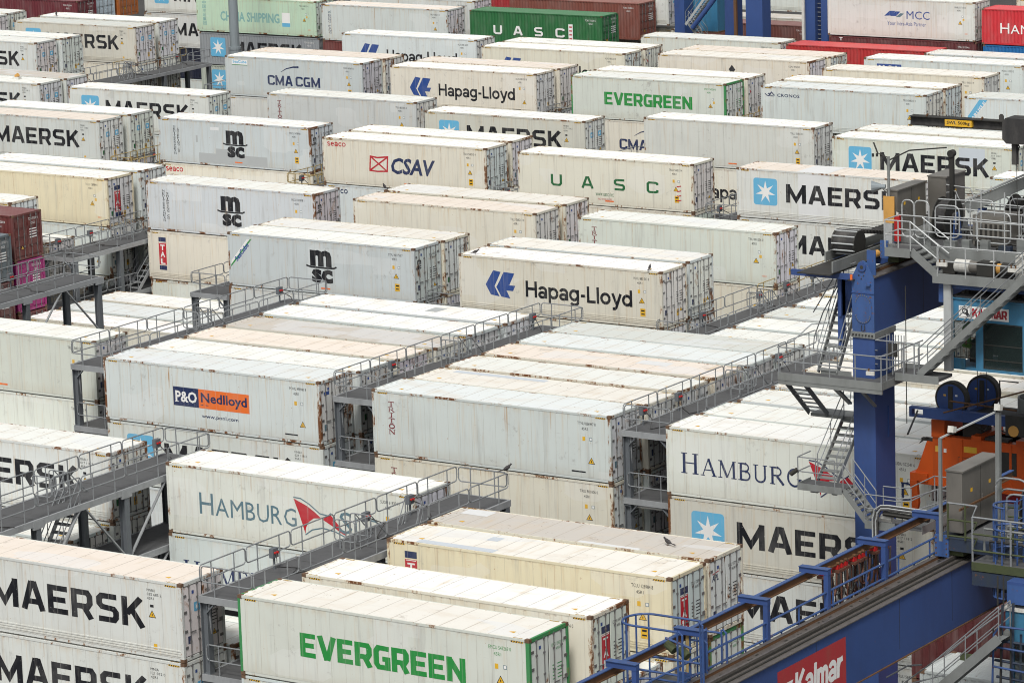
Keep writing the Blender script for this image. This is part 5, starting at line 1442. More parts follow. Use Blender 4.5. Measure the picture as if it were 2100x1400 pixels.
# trolley on the tall crane
TY, TZ = 123.8, 9.55
lz_ = TZ - .07
t1 = empty('crane_trolley', (-62.5, 127.5, TZ), "grey crane trolley with cabinets, railings and light blue driver's cabin at the right edge", 'trolley')
s = MB()
s.box((-65.9, TY, TZ - .45), (-55.5, TY + .25, TZ + .0), 'cgrey'); s.box((-65.9, TY + 4.6, TZ - .45), (-55.5, TY + 4.85, TZ), 'cblue'); s.box((-66.05, TY - .02, TZ - .55), (-65.72, TY + .04, TZ + .12), 'dblue')
s.box((-66.0, TY + .25, TZ - .35), (-65.6, TY + 4.6, TZ), 'cblue'); s.box((-57, TY + .25, TZ - .35), (-56.6, TY + 4.6, TZ), 'cblue')
s.box((-65.6, TY + .25, TZ - .06), (-56, TY + 4.6, TZ + .0), 'deck'); s.box((-66.1, TY + .5, TZ + .0), (-64.7, TY + 4.6, TZ + .30), 'cgrey')
for yy in (TY + .5, TY + 4.2): s.box((-66.0, yy, 8.76), (-65.55, yy + .55, TZ - .36), 'moss'); s.cyl((-65.95, yy + .28, 8.95), (-65.6, yy + .28, 8.95), .19, 'dark', 16)
for q in range(4):
    for dx in (-66.02, -65.76): s.cyl((dx + .02, TY - .035, TZ - .45 + q * .15), (dx + .02, TY - .02, TZ - .45 + q * .15), .022, 'bar', 6)
part(s, 'frame', t1)
cabinet(t1, -66.05, TY + .55, TZ + .32, .45, 2.3, 1.6)
cabinet(t1, -65.55, TY + 2.95, TZ + .35, .75, 1.6, 1.75)
s = MB(); cx = at(1850, 415, y=TY + 3.6).x
s.box((-62.7, TY + 1.0, TZ + .02), (-61.3, TY + 2.3, TZ + 1.15), 'inox')
for q in range(6): s.box((-62.6 + q * .2, TY + .985, TZ + .3), (-62.5 + q * .2, TY + .999, TZ + .85), 'dark')
part(s, 'motor_housing', t1)
reel(t1, (-64.2, TY + 1.9, TZ + .78), .8)
reel(t1, (-61.9, TY + 3.4, TZ + .85), .75)
s = MB()
for dx, dy, w, h in ((-64.2, .9, 1.0, 1.3), (-63.4, 2.9, 1.3, 1.4), (-62.3, .5, 1.4, 1.25), (-61.2, 2.4, 1.6, 1.5), (-60.8, 1.2, 1.2, 1.2), (-63.0, 3.9, 2.4, 1.3)):
    s.tube(rr((dx, TY + dy, TZ + .15), (dx + w, TY + dy, TZ + .15), .1, h, .22), .027, 'lgrey', 6, True); s.tube([(dx + .04, TY + dy, TZ + h * .6), (dx + w - .04, TY + dy, TZ + h * .6)], .024, 'lgrey')
for (ya_, za_) in ((.6, 1.1), (1.6, 1.0), (3.2, 1.2), (4.3, 1.1)):
    for h in (.0, .5): s.tube([(-60.2, TY + ya_, TZ + za_ - h), (-55.8, TY + ya_, TZ + za_ - h)], .026, 'lgrey')
    for q in range(4): s.tube([(-60.2 + q * 1.3, TY + ya_, TZ), (-60.2 + q * 1.3, TY + ya_, TZ + za_)], .026, 'lgrey')
part(s, 'inner_railing', t1)
s = MB(); a, b = at(1985, 425, y=TY + 2.2), at(2130, 362, y=TY + 2.2); s.bar(a, b, .35, .42, 'cgrey'); s.bar(a + Vector((0, 0, .3)), b + Vector((0, 0, .3)), .5, .06, 'lgrey'); s.box((a.x + .5, a.y - .2, TZ), (a.x + .7, a.y + .2, a.z), 'cblue'); part(s, 'cable_boom', t1)
s = MB(); s.box((-61.6, TY - .9, lz_ - .7), (-60.9, TY - .35, lz_ - .15), 'dark'); s.box((-59.9, TY - 1.15, lz_ - .7), (-58.2, TY - .2, lz_ + .25), 'lamp'); s.cyl((-59.1, TY - 1.16, lz_ - .2), (-59.1, TY - 1.15, lz_ - .2), .36, 'dark', 20); part(s, 'gearbox', t1)
# drums, pipes and cable runs filling the trolley deck
s = MB(); rn_ = random.Random(11)
s.cyl((-62.4, TY + 3.5, TZ + .75), (-60.2, TY + 3.5, TZ + .75), .55, 'dark', 22); s.cyl((-60.0, TY + 1.4, TZ + .6), (-57.4, TY + 1.4, TZ + .6), .5, 'gasket', 22)
for q in range(9): s.cyl((-62.3 + q * .24, TY + 3.5, TZ + .75), (-62.22 + q * .24, TY + 3.5, TZ + .75), .58, 'gasket', 22)
part(s, 'hoist_drum', t1)
s = MB()
for q in range(16):
    y_ = TY + rn_.uniform(.3, 4.2); z_ = TZ + rn_.uniform(.05, .5); x_ = rn_.uniform(-65.0, -61.0)
    s.tube([(x_, y_, TZ + .02), (x_, y_, z_), (x_ + rn_.uniform(.6, 2.6), y_, z_), (x_ + rn_.uniform(2.6, 3.4), y_ + rn_.uniform(-.4, .4), TZ + .02)], rn_.choice((.025, .035, .05)), rn_.choice(('dark', 'gasket', 'cgrey')), 6)
for q in range(10):
    x_ = -64.3 + q * .75; s.box((x_, TY + .28, TZ), (x_ + rn_.uniform(.2, .5), TY + .5, TZ + rn_.uniform(.15, .55)), rn_.choice(('dark', 'gblue', 'cgrey')))
part(s, 'pipework', t1)
s = MB()
for (a_, b_) in (((1836, 470), (1836, 395)), ((1960, 470), (1960, 400)), ((2012, 470), (2012, 390)), ((2060, 480), (2060, 395))): px((a_, b_), 'lgrey', s, .026, y=TY + 1.0)
for hh in (0, 18, 36): px(((1925, 408 + hh), (1990, 412 + hh), (2100, 424 + hh)), 'lgrey', s, .024, y=TY + 1.0)
for (a_, b_) in (((1900, 402), (1960, 392)), ((1936, 378), (1990, 386)), ((2000, 388), (2075, 402))): px((a_, b_, (b_[0] + 14, b_[1] + 34)), 'lgrey', s, .026, y=TY + 3.0)
part(s, 'inner_railing', t1)
# stair landing, lower machinery walk
s = MB(); lz = TZ - .52
s.box((-65.25, TY - 1.15, lz + .50), (-64.2, TY - .02, lz + .54), 'deck'); s.box((-65.25, TY - 1.17, lz + .3), (-64.2, TY - 1.15, lz + .64), 'cgrey')
stair(s, (-64.2, TY - .6, lz + .54), (-63.1, TY - .6, lz - .30), .95, 'cgrey', 5, (0, 1, 0), rails=False, st=.3)
s.box((-63.2, TY - 1.3, lz - .34), (-55, TY - .05, lz - .28), 'deck'); s.box((-63.2, TY - 1.32, lz - .52), (-55, TY - 1.3, lz - .14), 'cgrey'); s.box((-63.2, TY - .05, lz + .05), (-55, TY - .02, lz - .1), 'dark')
part(s, 'walkway', t1)
s = MB()
for h in (1.12, .58):
    s.tube([(-65.25, TY - .1, lz + .54 + h), (-65.25, TY - 1.12, lz + .54 + h), (-64.2, TY - 1.12, lz + .54 + h), (-63.05, TY - 1.12, lz - .26 + h), (-63.05, TY - 1.12, lz - .26 + .1)], .027, 'lgrey')
    s.tube([(-63.0, TY - 1.3, lz - .26 + h), (-55, TY - 1.3, lz - .26 + h)], .027, 'lgrey'); s.tube([(-64.2, TY - .15, lz + .54 + h), (-63.1, TY - .15, lz - .2 + h)], .027, 'lgrey')
    s.tube([(-65.3, TY + .1, TZ + h), (-64.3, TY + .1, TZ + h), (-64.0, TY - .0, TZ + h), (-56, TY - .0, TZ + h)], .027, 'lgrey')
    s.tube([(-64.1, TY + 2.6, TZ + h + .1), (-56, TY + 2.6, TZ + h + .1)], .025, 'lgrey')
for xx in (-65.25, -64.7, -64.2): s.tube([(xx, TY - 1.12, lz + .54), (xx, TY - 1.12, lz + 1.66)], .027, 'lgrey')
for q in range(7): s.tube([(-63.0 + q * 1.15, TY - 1.3, lz - .26), (-63.0 + q * 1.15, TY - 1.3, lz + .86)], .026, 'lgrey')
for q in range(8): s.tube([(-64.2 + q * 1.1, TY, TZ), (-64.2 + q * 1.1, TY, TZ + 1.12)], .026, 'lgrey')
for q in range(6): s.tube([(-64.0 + q * 1.3, TY + 2.6, TZ), (-64.0 + q * 1.3, TY + 2.6, TZ + 1.2)], .024, 'lgrey')
for dx, dy, w in ((-65.2, .15, .5), (-64.7, .2, .6), (-62.9, 1.2, 1.0), (-61.6, 1.9, 1.2), (-60.6, .6, 1.3)): s.tube(rr((dx, TY + dy, TZ + .2), (dx + w, TY + dy, TZ + .2), .1, 1.5, .2), .026, 'lgrey', 6, True)
part(s, 'railing', t1)
s = MB()
s.cyl((-62.6, TY - .55, lz + .05), (-62.0, TY - .55, lz + .05), .24, 'lamp', 18); s.cyl((-62.0, TY - .55, lz + .05), (-61.2, TY - .55, lz + .05), .22, 'inox', 18); s.cyl((-61.2, TY - .55, lz + .05), (-61.0, TY - .55, lz + .05), .27, 'lamp', 18); s.cyl((-61.0, TY - .55, lz + .05), (-60.7, TY - .55, lz + .05), .2, 'ochre', 16); s.cyl((-60.7, TY - .55, lz + .05), (-60.2, TY - .55, lz + .05), .25, 'dark', 16)
s.box((-63.1, TY - .7, lz - .25), (-62.6, TY - .4, lz + .15), 'dark'); part(s, 'hoist_motor', t1)
s = MB()
for xx in (-63.0, -60.1): s.box((xx, TY - 1.38, lz + .14), (xx + .42, TY - 1.30, lz + .28), 'lamp'); s.box((xx + .1, TY - 1.36, lz + .28), (xx + .14, TY - 1.32, lz + .4), 'rustb'); s.box((xx + .28, TY - 1.36, lz + .28), (xx + .32, TY - 1.32, lz + .4), 'rustb')
part(s, 'floodlight', t1)
# mast with wind gauge, horn, extinguisher
s = MB(); s.tube([(-65.85, TY + .35, TZ + .1), (-65.85, TY + .35, TZ + 3.25)], .055, 'cgrey', 8)
p = Vector((-65.85, TY + .35, TZ + 3.2)); s.tube([p, p + Vector((-.45, 0, .15))], .018, 'dark'); s.tube([p + Vector((-.45, 0, .15)), p + Vector((-.62, 0, .55))], .03, 'dark')
for q in range(3): s.cyl(p + Vector((-.48 + .12 * (q - 1), .1 * (q - 1), .02)), p + Vector((-.48 + .12 * (q - 1), .1 * (q - 1), .14)), .045, 'dark', 8)
s.tube([p + Vector((0, 0, -.1)), p + Vector((.35, 1.0, .15)), p + Vector((1.2, 2.4, .1))], .028, 'dark'); part(s, 'wind_gauge', t1)
s = MB(); s.box((-64.62, TY + 2.9, TZ + .0), (-64.47, TY + 3.05, TZ + 3.1), 'dark'); s.cyl((-64.55, TY + 2.85, TZ + 3.05), (-64.55, TY + 3.1, TZ + 3.05), .14, 'dark', 12); part(s, 'mast', t1)
s = MB(); q_ = Vector((-66.15, TY + .3, TZ + 2.1)); s.cyl(q_, q_ + Vector((-.32, -.12, -.02)), .10, 'pole', 14, .24); s.cyl(q_ + Vector((.16, .05, 0)), q_, .09, 'pole', 12); s.tube([q_ + Vector((.1, 0, -.1)), q_ + Vector((.3, .05, -.3))], .02, 'dark'); part(s, 'horn', t1)
s = MB(); s.box((-66.05, TY + .28, TZ + .75), (-65.6, TY + .33, TZ + 1.75), 'ochre'); s.box((-66.02, TY + .22, TZ - .1), (-65.66, TY + .34, TZ + .74), 'lgrey'); part(s, 'warning_plate', t1)
s = MB(); s.cyl((-65.42, TY + .2, TZ + .1), (-65.42, TY + .2, TZ + 1.05), .13, 'fire', 14); s.cyl((-65.42, TY + .2, TZ + 1.05), (-65.42, TY + .2, TZ + 1.2), .05, 'lamp', 8); s.tube([(-65.42, TY + .2, TZ + 1.2), (-65.1, TY + .2, TZ + 1.28), (-64.95, TY + .2, TZ + 1.1)], .02, 'dark'); part(s, 'fire_extinguisher', t1)
# cabin
CY, CX0, CX1, CZ0, CZ1 = TY - .9, -62.65, -59.65, 5.25, 7.95
s = MB()
s.box((CX0, CY, CZ1 - .85), (CX1, CY + 2.2, CZ1 - .04), 'cyan'); s.box((CX0, CY, CZ0), (CX1, CY + 2.2, CZ0 + .10), 'cyan'); s.box((CX0 - .04, CY - .06, CZ1 - .04), (CX1 + .04, CY + 2.25, CZ1 + .0), 'cyan')
for xx in (CX0, CX0 + 1.0, CX1 - .1): s.box((xx, CY, CZ0 + .10), (xx + (.10 if xx != CX0 + 1.0 else .30), CY + .08, CZ1 - .85), 'cyan'); s.box((xx, CY + 2.1, CZ0 + .10), (xx + .10, CY + 2.2, CZ1 - .85), 'cyan')
s.box((CX0 + .1, CY + .0, CZ0 + .1), (CX0 + .55, CY + .07, CZ0 + .42), 'cyan')
part(s, 'cabin', t1)
s = MB(); s.box((CX0 + .1, CY + .03, CZ0 + .42), (CX0 + 1.0, CY + .045, CZ1 - .85), 'glass'); s.box((CX0 + 1.3, CY + .03, CZ0 + .1), (CX1 - .1, CY + .045, CZ1 - .85), 'glass'); s.box((CX1 - .04, CY + .1, CZ0 + .1), (CX1 - .02, CY + 2.1, CZ1 - .85), 'glass'); part(s, 'window', t1)
s = MB(); s.box((CX0 + .02, CY + .05, CZ1 + .001), (CX1 - .02, CY + 2.1, CZ1 + .06), 'deck')
for q in range(4): s.box((CX0 + .1 + q * .8, CY + .1, CZ1 + .06), (CX0 + .18 + q * .8, CY + 2.0, CZ1 + .09), 'dark')
part(s, 'cabin_roof', t1)
s = MB(); s.box((CX0 + 1.45, CY + .9, CZ0 + .2), (CX0 + 2.05, CY + 1.5, CZ0 + .6), 'dark'); s.prism([(CX0 + 1.4, CZ0 + .6), (CX0 + 2.1, CZ0 + .6), (CX0 + 2.05, CZ0 + 1.35), (CX0 + 1.85, CZ0 + 1.7), (CX0 + 1.6, CZ0 + 1.65), (CX0 + 1.42, CZ0 + 1.2)], 'y', CY + 1.3, CY + 1.55, 'dark'); part(s, 'driver_seat', t1)
s = MB(); s.prism([(CX0 + .28, CZ1 - 1.9), (CX0 + .62, CZ1 - 1.95), (CX0 + .60, CZ1 - 1.1), (CX0 + .50, CZ1 - .92), (CX0 + .40, CZ1 - .92), (CX0 + .30, CZ1 - 1.2)], 'y', CY + .3, CY + .42, 'hivis'); s.box((CX0 + .43, CY + .28, CZ1 - 1.8), (CX0 + .49, CY + .30, CZ1 - 1.1), 'orange'); part(s, 'hanging_vest', t1)
d = Decal(lambda u, v, e: (CX0 + u, CY - .006 - e, CZ0 + v))
d.rect(.32, 1.95, 2.35, 2.42, 'white'); d.stroke([(.37, 2.0), (.78, 2.0), (.78, 2.37), (.37, 2.37)], .02, 'black', True)
d.poly([(.57 + .13 * math.cos(a), 2.22 + .12 * math.sin(a)) for a in [q * math.pi / 6 for q in range(12)]], 'black'); d.poly([(.55 + .07 * math.cos(a), 2.22 + .06 * math.sin(a)) for a in [q * math.pi / 6 for q in range(12)]], 'white'); d.poly([(.58, 2.12), (.68, 2.2), (.78, 2.05), (.66, 2.01)], 'black')
block(d, 'KALMAR', .88, 2.28, 2.03, 2.35, 'redl', .12, .2)
part(d.mb, 'cabin_sign', t1)
s = MB(); s.box((CX0 - .45, CY - .1, CZ1 + .35), (CX1 + .5, CY + .1, CZ1 + .62), 'rblue'); s.box((CX0 - .45, CY - .12, CZ1 - .2), (CX0 - .2, CY + .1, CZ1 + .34), 'rblue')
s.box((CX0 - .20, CY - .22, CZ0 - .05), (CX0 + .10, CY - .02, CZ1 + .58), 'lgrey')
for xx in (CX0 + .4, CX1 - .3):
    for yy in (CY + .4, CY + 1.8): s.box((xx, yy, CZ1 + .09), (xx + .12, yy + .12, lz - .35), 'dark')
for q in range(5): s.box((CX0 + .3 + q * .7, CY + .25, CZ1 + .12), (CX0 + .42 + q * .7, CY + 2.2, CZ1 + .20), 'dark')
s.box((CX0 + .2, CY - .3, CZ1 + .62), (CX1 + 2, CY - .2, CZ1 + .78), 'gblue'); s.box((CX0 + .6, CY + 2.3, CZ0 + .3), (CX1 + 2, CY + 2.6, CZ1 + .6), 'gblue')
part(s, 'cabin_hanger', t1)
s = MB()
for xx in (CX0 + .02, CX0 + .98, CX0 + 1.28, CX1 - .12): s.box((xx, CY + .018, CZ0 + .1), (xx + .05, CY + .05, CZ1 - .85), 'dark')
for zz in (CZ0 + .44, CZ0 + 1.0, CZ1 - .9): s.box((CX0 + .1, CY + .022, zz), (CX1 - .1, CY + .052, zz + .035), 'dark')
s.box((CX0 + .15, CY + 1.9, CZ0 + .2), (CX1 - .2, CY + 2.05, CZ1 - 1.2), 'gasket'); s.box((CX0 + .5, CY + .5, CZ0 + .2), (CX0 + 1.1, CY + 1.2, CZ0 + 1.0), 'gasket'); s.box((CX0 + 2.2, CY + .5, CZ0 + .2), (CX0 + 2.7, CY + 1.2, CZ0 + 1.0), 'gasket')
part(s, 'window_frame', t1)
s = MB(); a = at(2112, 565, y=CY - .7); b = at(1893, 765, y=CY - .7); stair(s, a, b, .75, 'cgrey', 14, (0, 1, 0), rm='rail', st=.26)
s.box((b.x - .9, CY - 1.2, b.z - .16), (b.x + .9, CY - .1, b.z - .04), 'deck'); s.box((b.x - .9, CY - 1.22, b.z - .25), (b.x + .9, CY - 1.2, b.z + .05), 'cgrey'); part(s, 'cabin_stairway', t1)
s = MB()
for xx in (-1.0, -.55, -.1): s.tube([(b.x + xx, CY - 1.2, b.z - .05), (b.x + xx, CY - 1.2, b.z + 1.2)], .03, 'rail')
for q in range(7): s.tube([(b.x - 1.6 + q * .12, CY - .5, b.z - .05), (b.x - 1.6 + q * .12, CY - .5, b.z + 1.3)], .02, 'rail')
for h in (.5, 1.2): s.tube([(b.x - 1.7, CY - 1.2, b.z + h), (b.x + .1, CY - 1.2, b.z + h)], .026, 'rail'); s.tube([(b.x - 1.7, CY - 1.2, b.z + h), (b.x - 1.7, CY - .1, b.z + h)], .026, 'rail')
s.box((b.x - 1.45, CY - .7, b.z + .5), (b.x - 1.1, CY - .6, b.z + 1.0), 'dark'); s.tube([(b.x - .75, CY - .6, b.z + 3.2), (b.x - .75, CY - .6, b.z - 2)], .02, 'dark'); part(s, 'gate', t1)
# cable chain and its trough beyond the trolley
s = MB(); ya = TY + 1.2
for yy in (0, 1): pass
s.bar((-66.9, 121.6, 8.95), (-66.9, 129.5, 8.95), .06, .42, 'cgrey'); s.bar((-68.3, 123.6, 8.9), (-68.3, 131, 8.9), .06, .36, 'cgrey'); s.box((-68.3, 121.4, 8.66), (-66.9, 131, 8.70), 'dark')
for yy in (122.2, 125.5, 128.8): s.box((-69.0, yy, 8.40), (LX0 - .01, yy + .12, 8.62), 'cblue')
s.box((LX0 - .9, 122.6, 6.9), (LX0 - .8, 140, 8.3), 'cblue'); s.box((LX0 - 1.0, 122.7, 5.6), (LX0 - .8, 122.95, 8.4), 'cblue')
part(s, 'cable_trough', c1)
s = MB(); cy, cz = 124.2, 9.42
s.cyl((-68.05, cy, cz), (-67.2, cy, cz), .44, 'gasket', 22)
for q in range(20):
    a0 = 2 * math.pi * q / 20; y_, z_ = cy + .455 * math.cos(a0), cz + .455 * math.sin(a0)
    if q % 2 == 0: s.cyl((-68.1, y_, z_), (-67.15, y_, z_), .035, 'lgrey', 6)
for xx in (-68.12, -67.2): s.cyl((xx, cy, cz), (xx + .07, cy, cz), .47, 'dark', 22)
for q in range(24):
    z_ = cz + .40 - .42 * min(1, q / 9); s.box((-68.05, cy + .05 + q * .26, z_ - .06), (-67.2, cy + .29 + q * .26, z_ + .05), 'gasket')
    s.box((-68.1, cy + .15 + q * .26, z_ + .051), (-67.15, cy + .19 + q * .26, z_ + .07), 'dark')
part(s, 'cable_chain', c1)
# black jib with hoist
j = empty('jib_hoist', (-58.0, 124.5, TZ + .02), "black jib beam with yellow load plate over the crane at the right edge", 'hoist')
p0, p1 = at(1871, 250.5, y=124.5), at(2066, 251, y=124.5)
s = MB(); zc = (p0.z + p1.z) / 2; s.box((p0.x, 124.35, zc - .17), (p1.x, 124.36, zc + .17), 'gasket'); s.box((p0.x, 124.2, zc + .15), (p1.x, 124.52, zc + .17), 'dark'); s.box((p0.x, 124.2, zc - .17), (p1.x, 124.52, zc - .15), 'dark'); s.tube([(p0.x + .1, 124.36, zc + .21), (p1.x, 124.36, zc + .21)], .012, 'dark')
for xx in (p0.x + .75, p0.x + 3.0): s.cyl((xx, 124.2, zc + .2), (xx + .06, 124.2, zc + .29), .04, 'rustb', 8)
s.prism([(p0.x + 3.65, zc + .17), (p0.x + 3.83, zc + .17), (p0.x + 3.83, zc + .36), (p0.x + 3.78, zc + .42), (p0.x + 3.70, zc + .42), (p0.x + 3.65, zc + .36)], 'y', 124.33, 124.38, 'gasket')
part(s, 'jib_beam', j)
s = MB(); x = p1.x - .02; s.prism([(x, zc - .46), (x + .16, zc - .62), (x + 1.6, zc - .62), (x + 1.6, zc + .32), (x + .12, zc + .32), (x, zc + .16)], 'y', 124.1, 124.9, 'gasket'); part(s, 'hoist_housing', j)
s = MB(); s.box((x + 1.2, 124.3, TZ + .02), (x + 1.5, 124.7, zc - .62), 'cgrey'); s.box((x + .28, 124.3, zc - 1.42), (x + .46, 124.5, zc - .62), 'gasket'); part(s, 'jib_post', j)
s = MB()
for dx in (.42, .72): s.tube([(x + dx, 124.4, zc - .7), (x + dx + .06, 124.4, TZ + .3)], .012, 'dark')
s.tube([(x + .48, 124.4, zc - .62), (x + .55, 124.4, zc - .75), (x + .5, 124.4, zc - .9)], .03, 'dark'); part(s, 'hoist_rope', j)
d = Decal(lambda u, v, e: (u, 124.2 - e, v)); d.mb.box((p0.x + 1.5, 124.2, zc - .12), (p0.x + 2.6, 124.349, zc + .12), 'yellow'); d.text('SWL 500kg', p0.x + 1.58, p0.x + 2.52, zc - .075, zc + .075, 'black', .02)
part(d.mb, 'load_plate', j)
# spreader under the trolley
sp = empty('container_spreader', (-60.6, 128.0, 1.4), "orange container spreader hanging at the right edge behind the crane leg", 'spreader')
SY = 128.0
s = MB()
s.box((-66.1, SY, -.75), (-55.2, SY + .35, 1.25), 'sorange'); s.box((-66.1, SY + 1.5, -.75), (-55.2, SY + 1.85, 1.25), 'sorange')
for q in range(4): s.cyl((-61.6 + q * .55, SY - .012, -.45), (-61.6 + q * .55, SY - .001, -.45), .17, 'dark', 14)
s.box((-63.4, SY - .02, .0), (-62.5, SY - .001, .9), 'dark'); s.box((-61.9, SY - .02, .05), (-60.3, SY - .001, .85), 'dark')
for q in range(9): s.tube([(-61.8 + q * .17, SY - .04, .85), (-61.75 + q * .17, SY - .10, .3 - .1 * (q % 3)), (-61.6 + q * .17, SY - .04, -.1)], .03, 'gasket'); s.box((-66.1, SY + .36, .9), (-55.2, SY + 1.49, 1.2), 'sorange')
s.box((-66.12, SY - .06, 1.2), (-65.55, SY + 1.9, 1.9), 'sorange')
for q in range(3): s.box((-64.4 + q * 1.9, SY - .05, 1.25), (-64.0 + q * 1.9, SY + 1.9, 1.42), 'sorange'); s.box((-63.9 + q * 1.9, SY + .1, 1.26), (-62.9 + q * 1.9, SY + .5, 1.36), 'dark')
s.box((-62.2, SY - .12, .95), (-55.2, SY - .001, 1.15), 'sorange')
for xx in (-62.0, -60.9): s.box((xx, SY - .10, -.6), (xx + .12, SY - .001, .95), 'sorange')
for xx in (-61.3, -60.2): s.tube([(xx, SY - .08, -.1), (xx + .2, SY - .08, .8)], .05, 'dark')
for q in range(5): s.box((-64.9 + q * 2.1, SY - .03, -.75), (-64.8 + q * 2.1, SY - .001, 1.2), 'sorange')
for q in range(14): s.tube([(-62.0 + .45 * q * .9, SY - .06, 1.15), (-61.9 + .45 * q * .9, SY - .14, .8 - .2 * (q % 3)), (-61.6 + .45 * q * .9, SY - .07, 1.1)], .025, 'gasket')
s.box((-65.0, SY + .4, 1.2), (-64.2, SY + 1.3, 1.85), 'dark'); s.box((-61.5, SY + .4, 1.2), (-58.5, SY + 1.4, 1.6), 'dark')
part(s, 'main_frame', sp)
s = MB(); s.prism([(-66.1, -.2), (-66.1, 1.0), (-66.35, 1.0), (-66.75, -.1), (-67.0, -.5), (-67.0, -.75), (-66.1, -.75)], 'y', SY, SY + .3, 'sorange'); s.box((-67.05, SY - .1, -.62), (-66.3, SY + 2.0, -.30), 'sorange'); s.box((-66.6, SY + .02, 1.0), (-66.1, SY + .2, 1.1), 'dark'); s.prism([(-66.72, .85), (-66.5, 1.1), (-66.3, 1.1), (-66.6, .95)], 'y', SY, SY + .25, 'dark'); part(s, 'end_beam', sp)
s = MB(); s.prism([(-67.05, -.62), (-66.75, -.62), (-66.68, -1.5), (-66.8, -2.1), (-66.95, -2.1)], 'y', SY - .12, SY + .05, 'sorange'); part(s, 'guide_arm', sp)
d = Decal(lambda u, v, e: (u, SY - .002 - e, v)); d.rect(-64.75, .72, -64.2, .95, 'yellow'); d.text('BROMMA', -64.85, -63.9, .22, .42, 'black', .04); d.stroke([(-65.0, .1), (-63.75, .1), (-63.75, .5), (-65.0, .5)], .02, 'rustb', True); d.rect(-65.98, .62, -65.8, .85, 'yellow'); d.rect(-65.62, .62, -65.5, .78, 'white')
part(d.mb, 'frame_marking', sp)
s = MB()
for yy in (SY + .1, SY + 1.6):
    c_ = Vector((-65.35 + (0 if yy < SY + 1 else .6), yy, 2.75)); s.cyl(c_, c_ + Vector((0, .3, 0)), .68, 'dark', 28); s.cyl(c_ + Vector((0, -.02, -.02)), c_ + Vector((0, .32, -.02)), .60, 'cblue', 28); s.box((c_.x - .1, yy - .04, 2.1), (c_.x + .1, yy - .021, 3.25), 'dark'); s.box((c_.x - .3, yy - .03, 2.85), (c_.x - .2, yy - .021, 2.92), 'yellow'); s.box((c_.x + .2, yy - .03, 2.87), (c_.x + .3, yy - .021, 2.94), 'white')
s.box((-66.0, SY, 1.95), (-64.6, SY + 1.9, 2.35), 'cblue'); s.box((-64.6, SY + .1, 2.0), (-55.2, SY + 1.9, 2.2), 'dark'); part(s, 'head_block', sp)
s = MB(); a, b = at(1868, 842, y=SY - .4), at(2100, 866, y=SY - .4)
zb = (a.z + b.z) / 2; s.box((a.x, SY - .55, zb - .2), (a.x + .6, SY - .3, zb - .12), 'cblue'); s.box((a.x, SY - .55, zb + .12), (a.x + .6, SY - .3, zb + .2), 'cblue'); s.box((a.x, SY - .55, zb - .12), (a.x + .12, SY - .3, zb + .12), 'cblue'); s.box((a.x + .6, SY - .55, zb - .2), (b.x + 1, SY - .3, zb + .2), 'cblue'); s.tube([(LX1 + .3, 124.0, zb + .02), (a.x + .3, SY - .42, zb + .02)], .04, 'dark')
px(((1948, 822), (2085, 842)), 'rustb', s, .035, y=SY - .7); px(((1935, 846), (2110, 800)), 'rustb', s, .035, y=SY - .9)
q_ = at(2064, 868, y=SY - 1.0); s.box((q_.x, SY - 1.1, q_.z - .45), (q_.x + 2.0, SY - .6, q_.z + .35), 'dark'); s.cyl((q_.x + .35, SY - 1.13, q_.z - .25), (q_.x + .35, SY - 1.09, q_.z - .25), .22, 'ochre', 12)
for q in range(8): s.tube([(-64.4 + q * .9, SY - .1, 2.25), (-64.2 + q * .9, SY - .2, 1.9), (-63.8 + q * .9, SY - .1, 1.7), (-63.5 + q * .9, SY + .1, 2.2)], .03, 'gasket')
for q in range(5): s.tube([(-63.4 + q * 1.1, SY + .4, 2.2), (-63.4 + q * 1.1, SY + .4, 3.6), (-62.6 + q * 1.1, SY + .4, 3.6)], .03, 'dark')
part(s, 'damper_beam', sp)
s = MB(); s.cyl((-62.0, SY + .9, 2.2), (-62.0, SY + .9, 3.0), .8, 'cgrey', 28); s.cyl((-62.0, SY + .9, 2.98), (-62.0, SY + .9, 3.02), .72, 'dark', 28); s.cyl((-62.0, SY + .9, 2.9), (-62.0, SY + .9, 3.75), .42, 'dark', 20, .02)
for dx, dy in ((-.6, .2), (.1, .5), (.7, .1)): s.tube([(-62 + dx * .6, SY + .9, 3.0), (-62 + dx, SY + .9 + dy, 4.5)], .035, 'dark')
part(s, 'cable_basket', sp)
s = MB()
for xx in (-64.6, -64.2, -60.2, -59.8): s.tube([(xx, SY + .9, 2.3), (xx, SY + .9, TZ - .1)], .016, 'dark')
part(s, 'hoist_rope', sp)
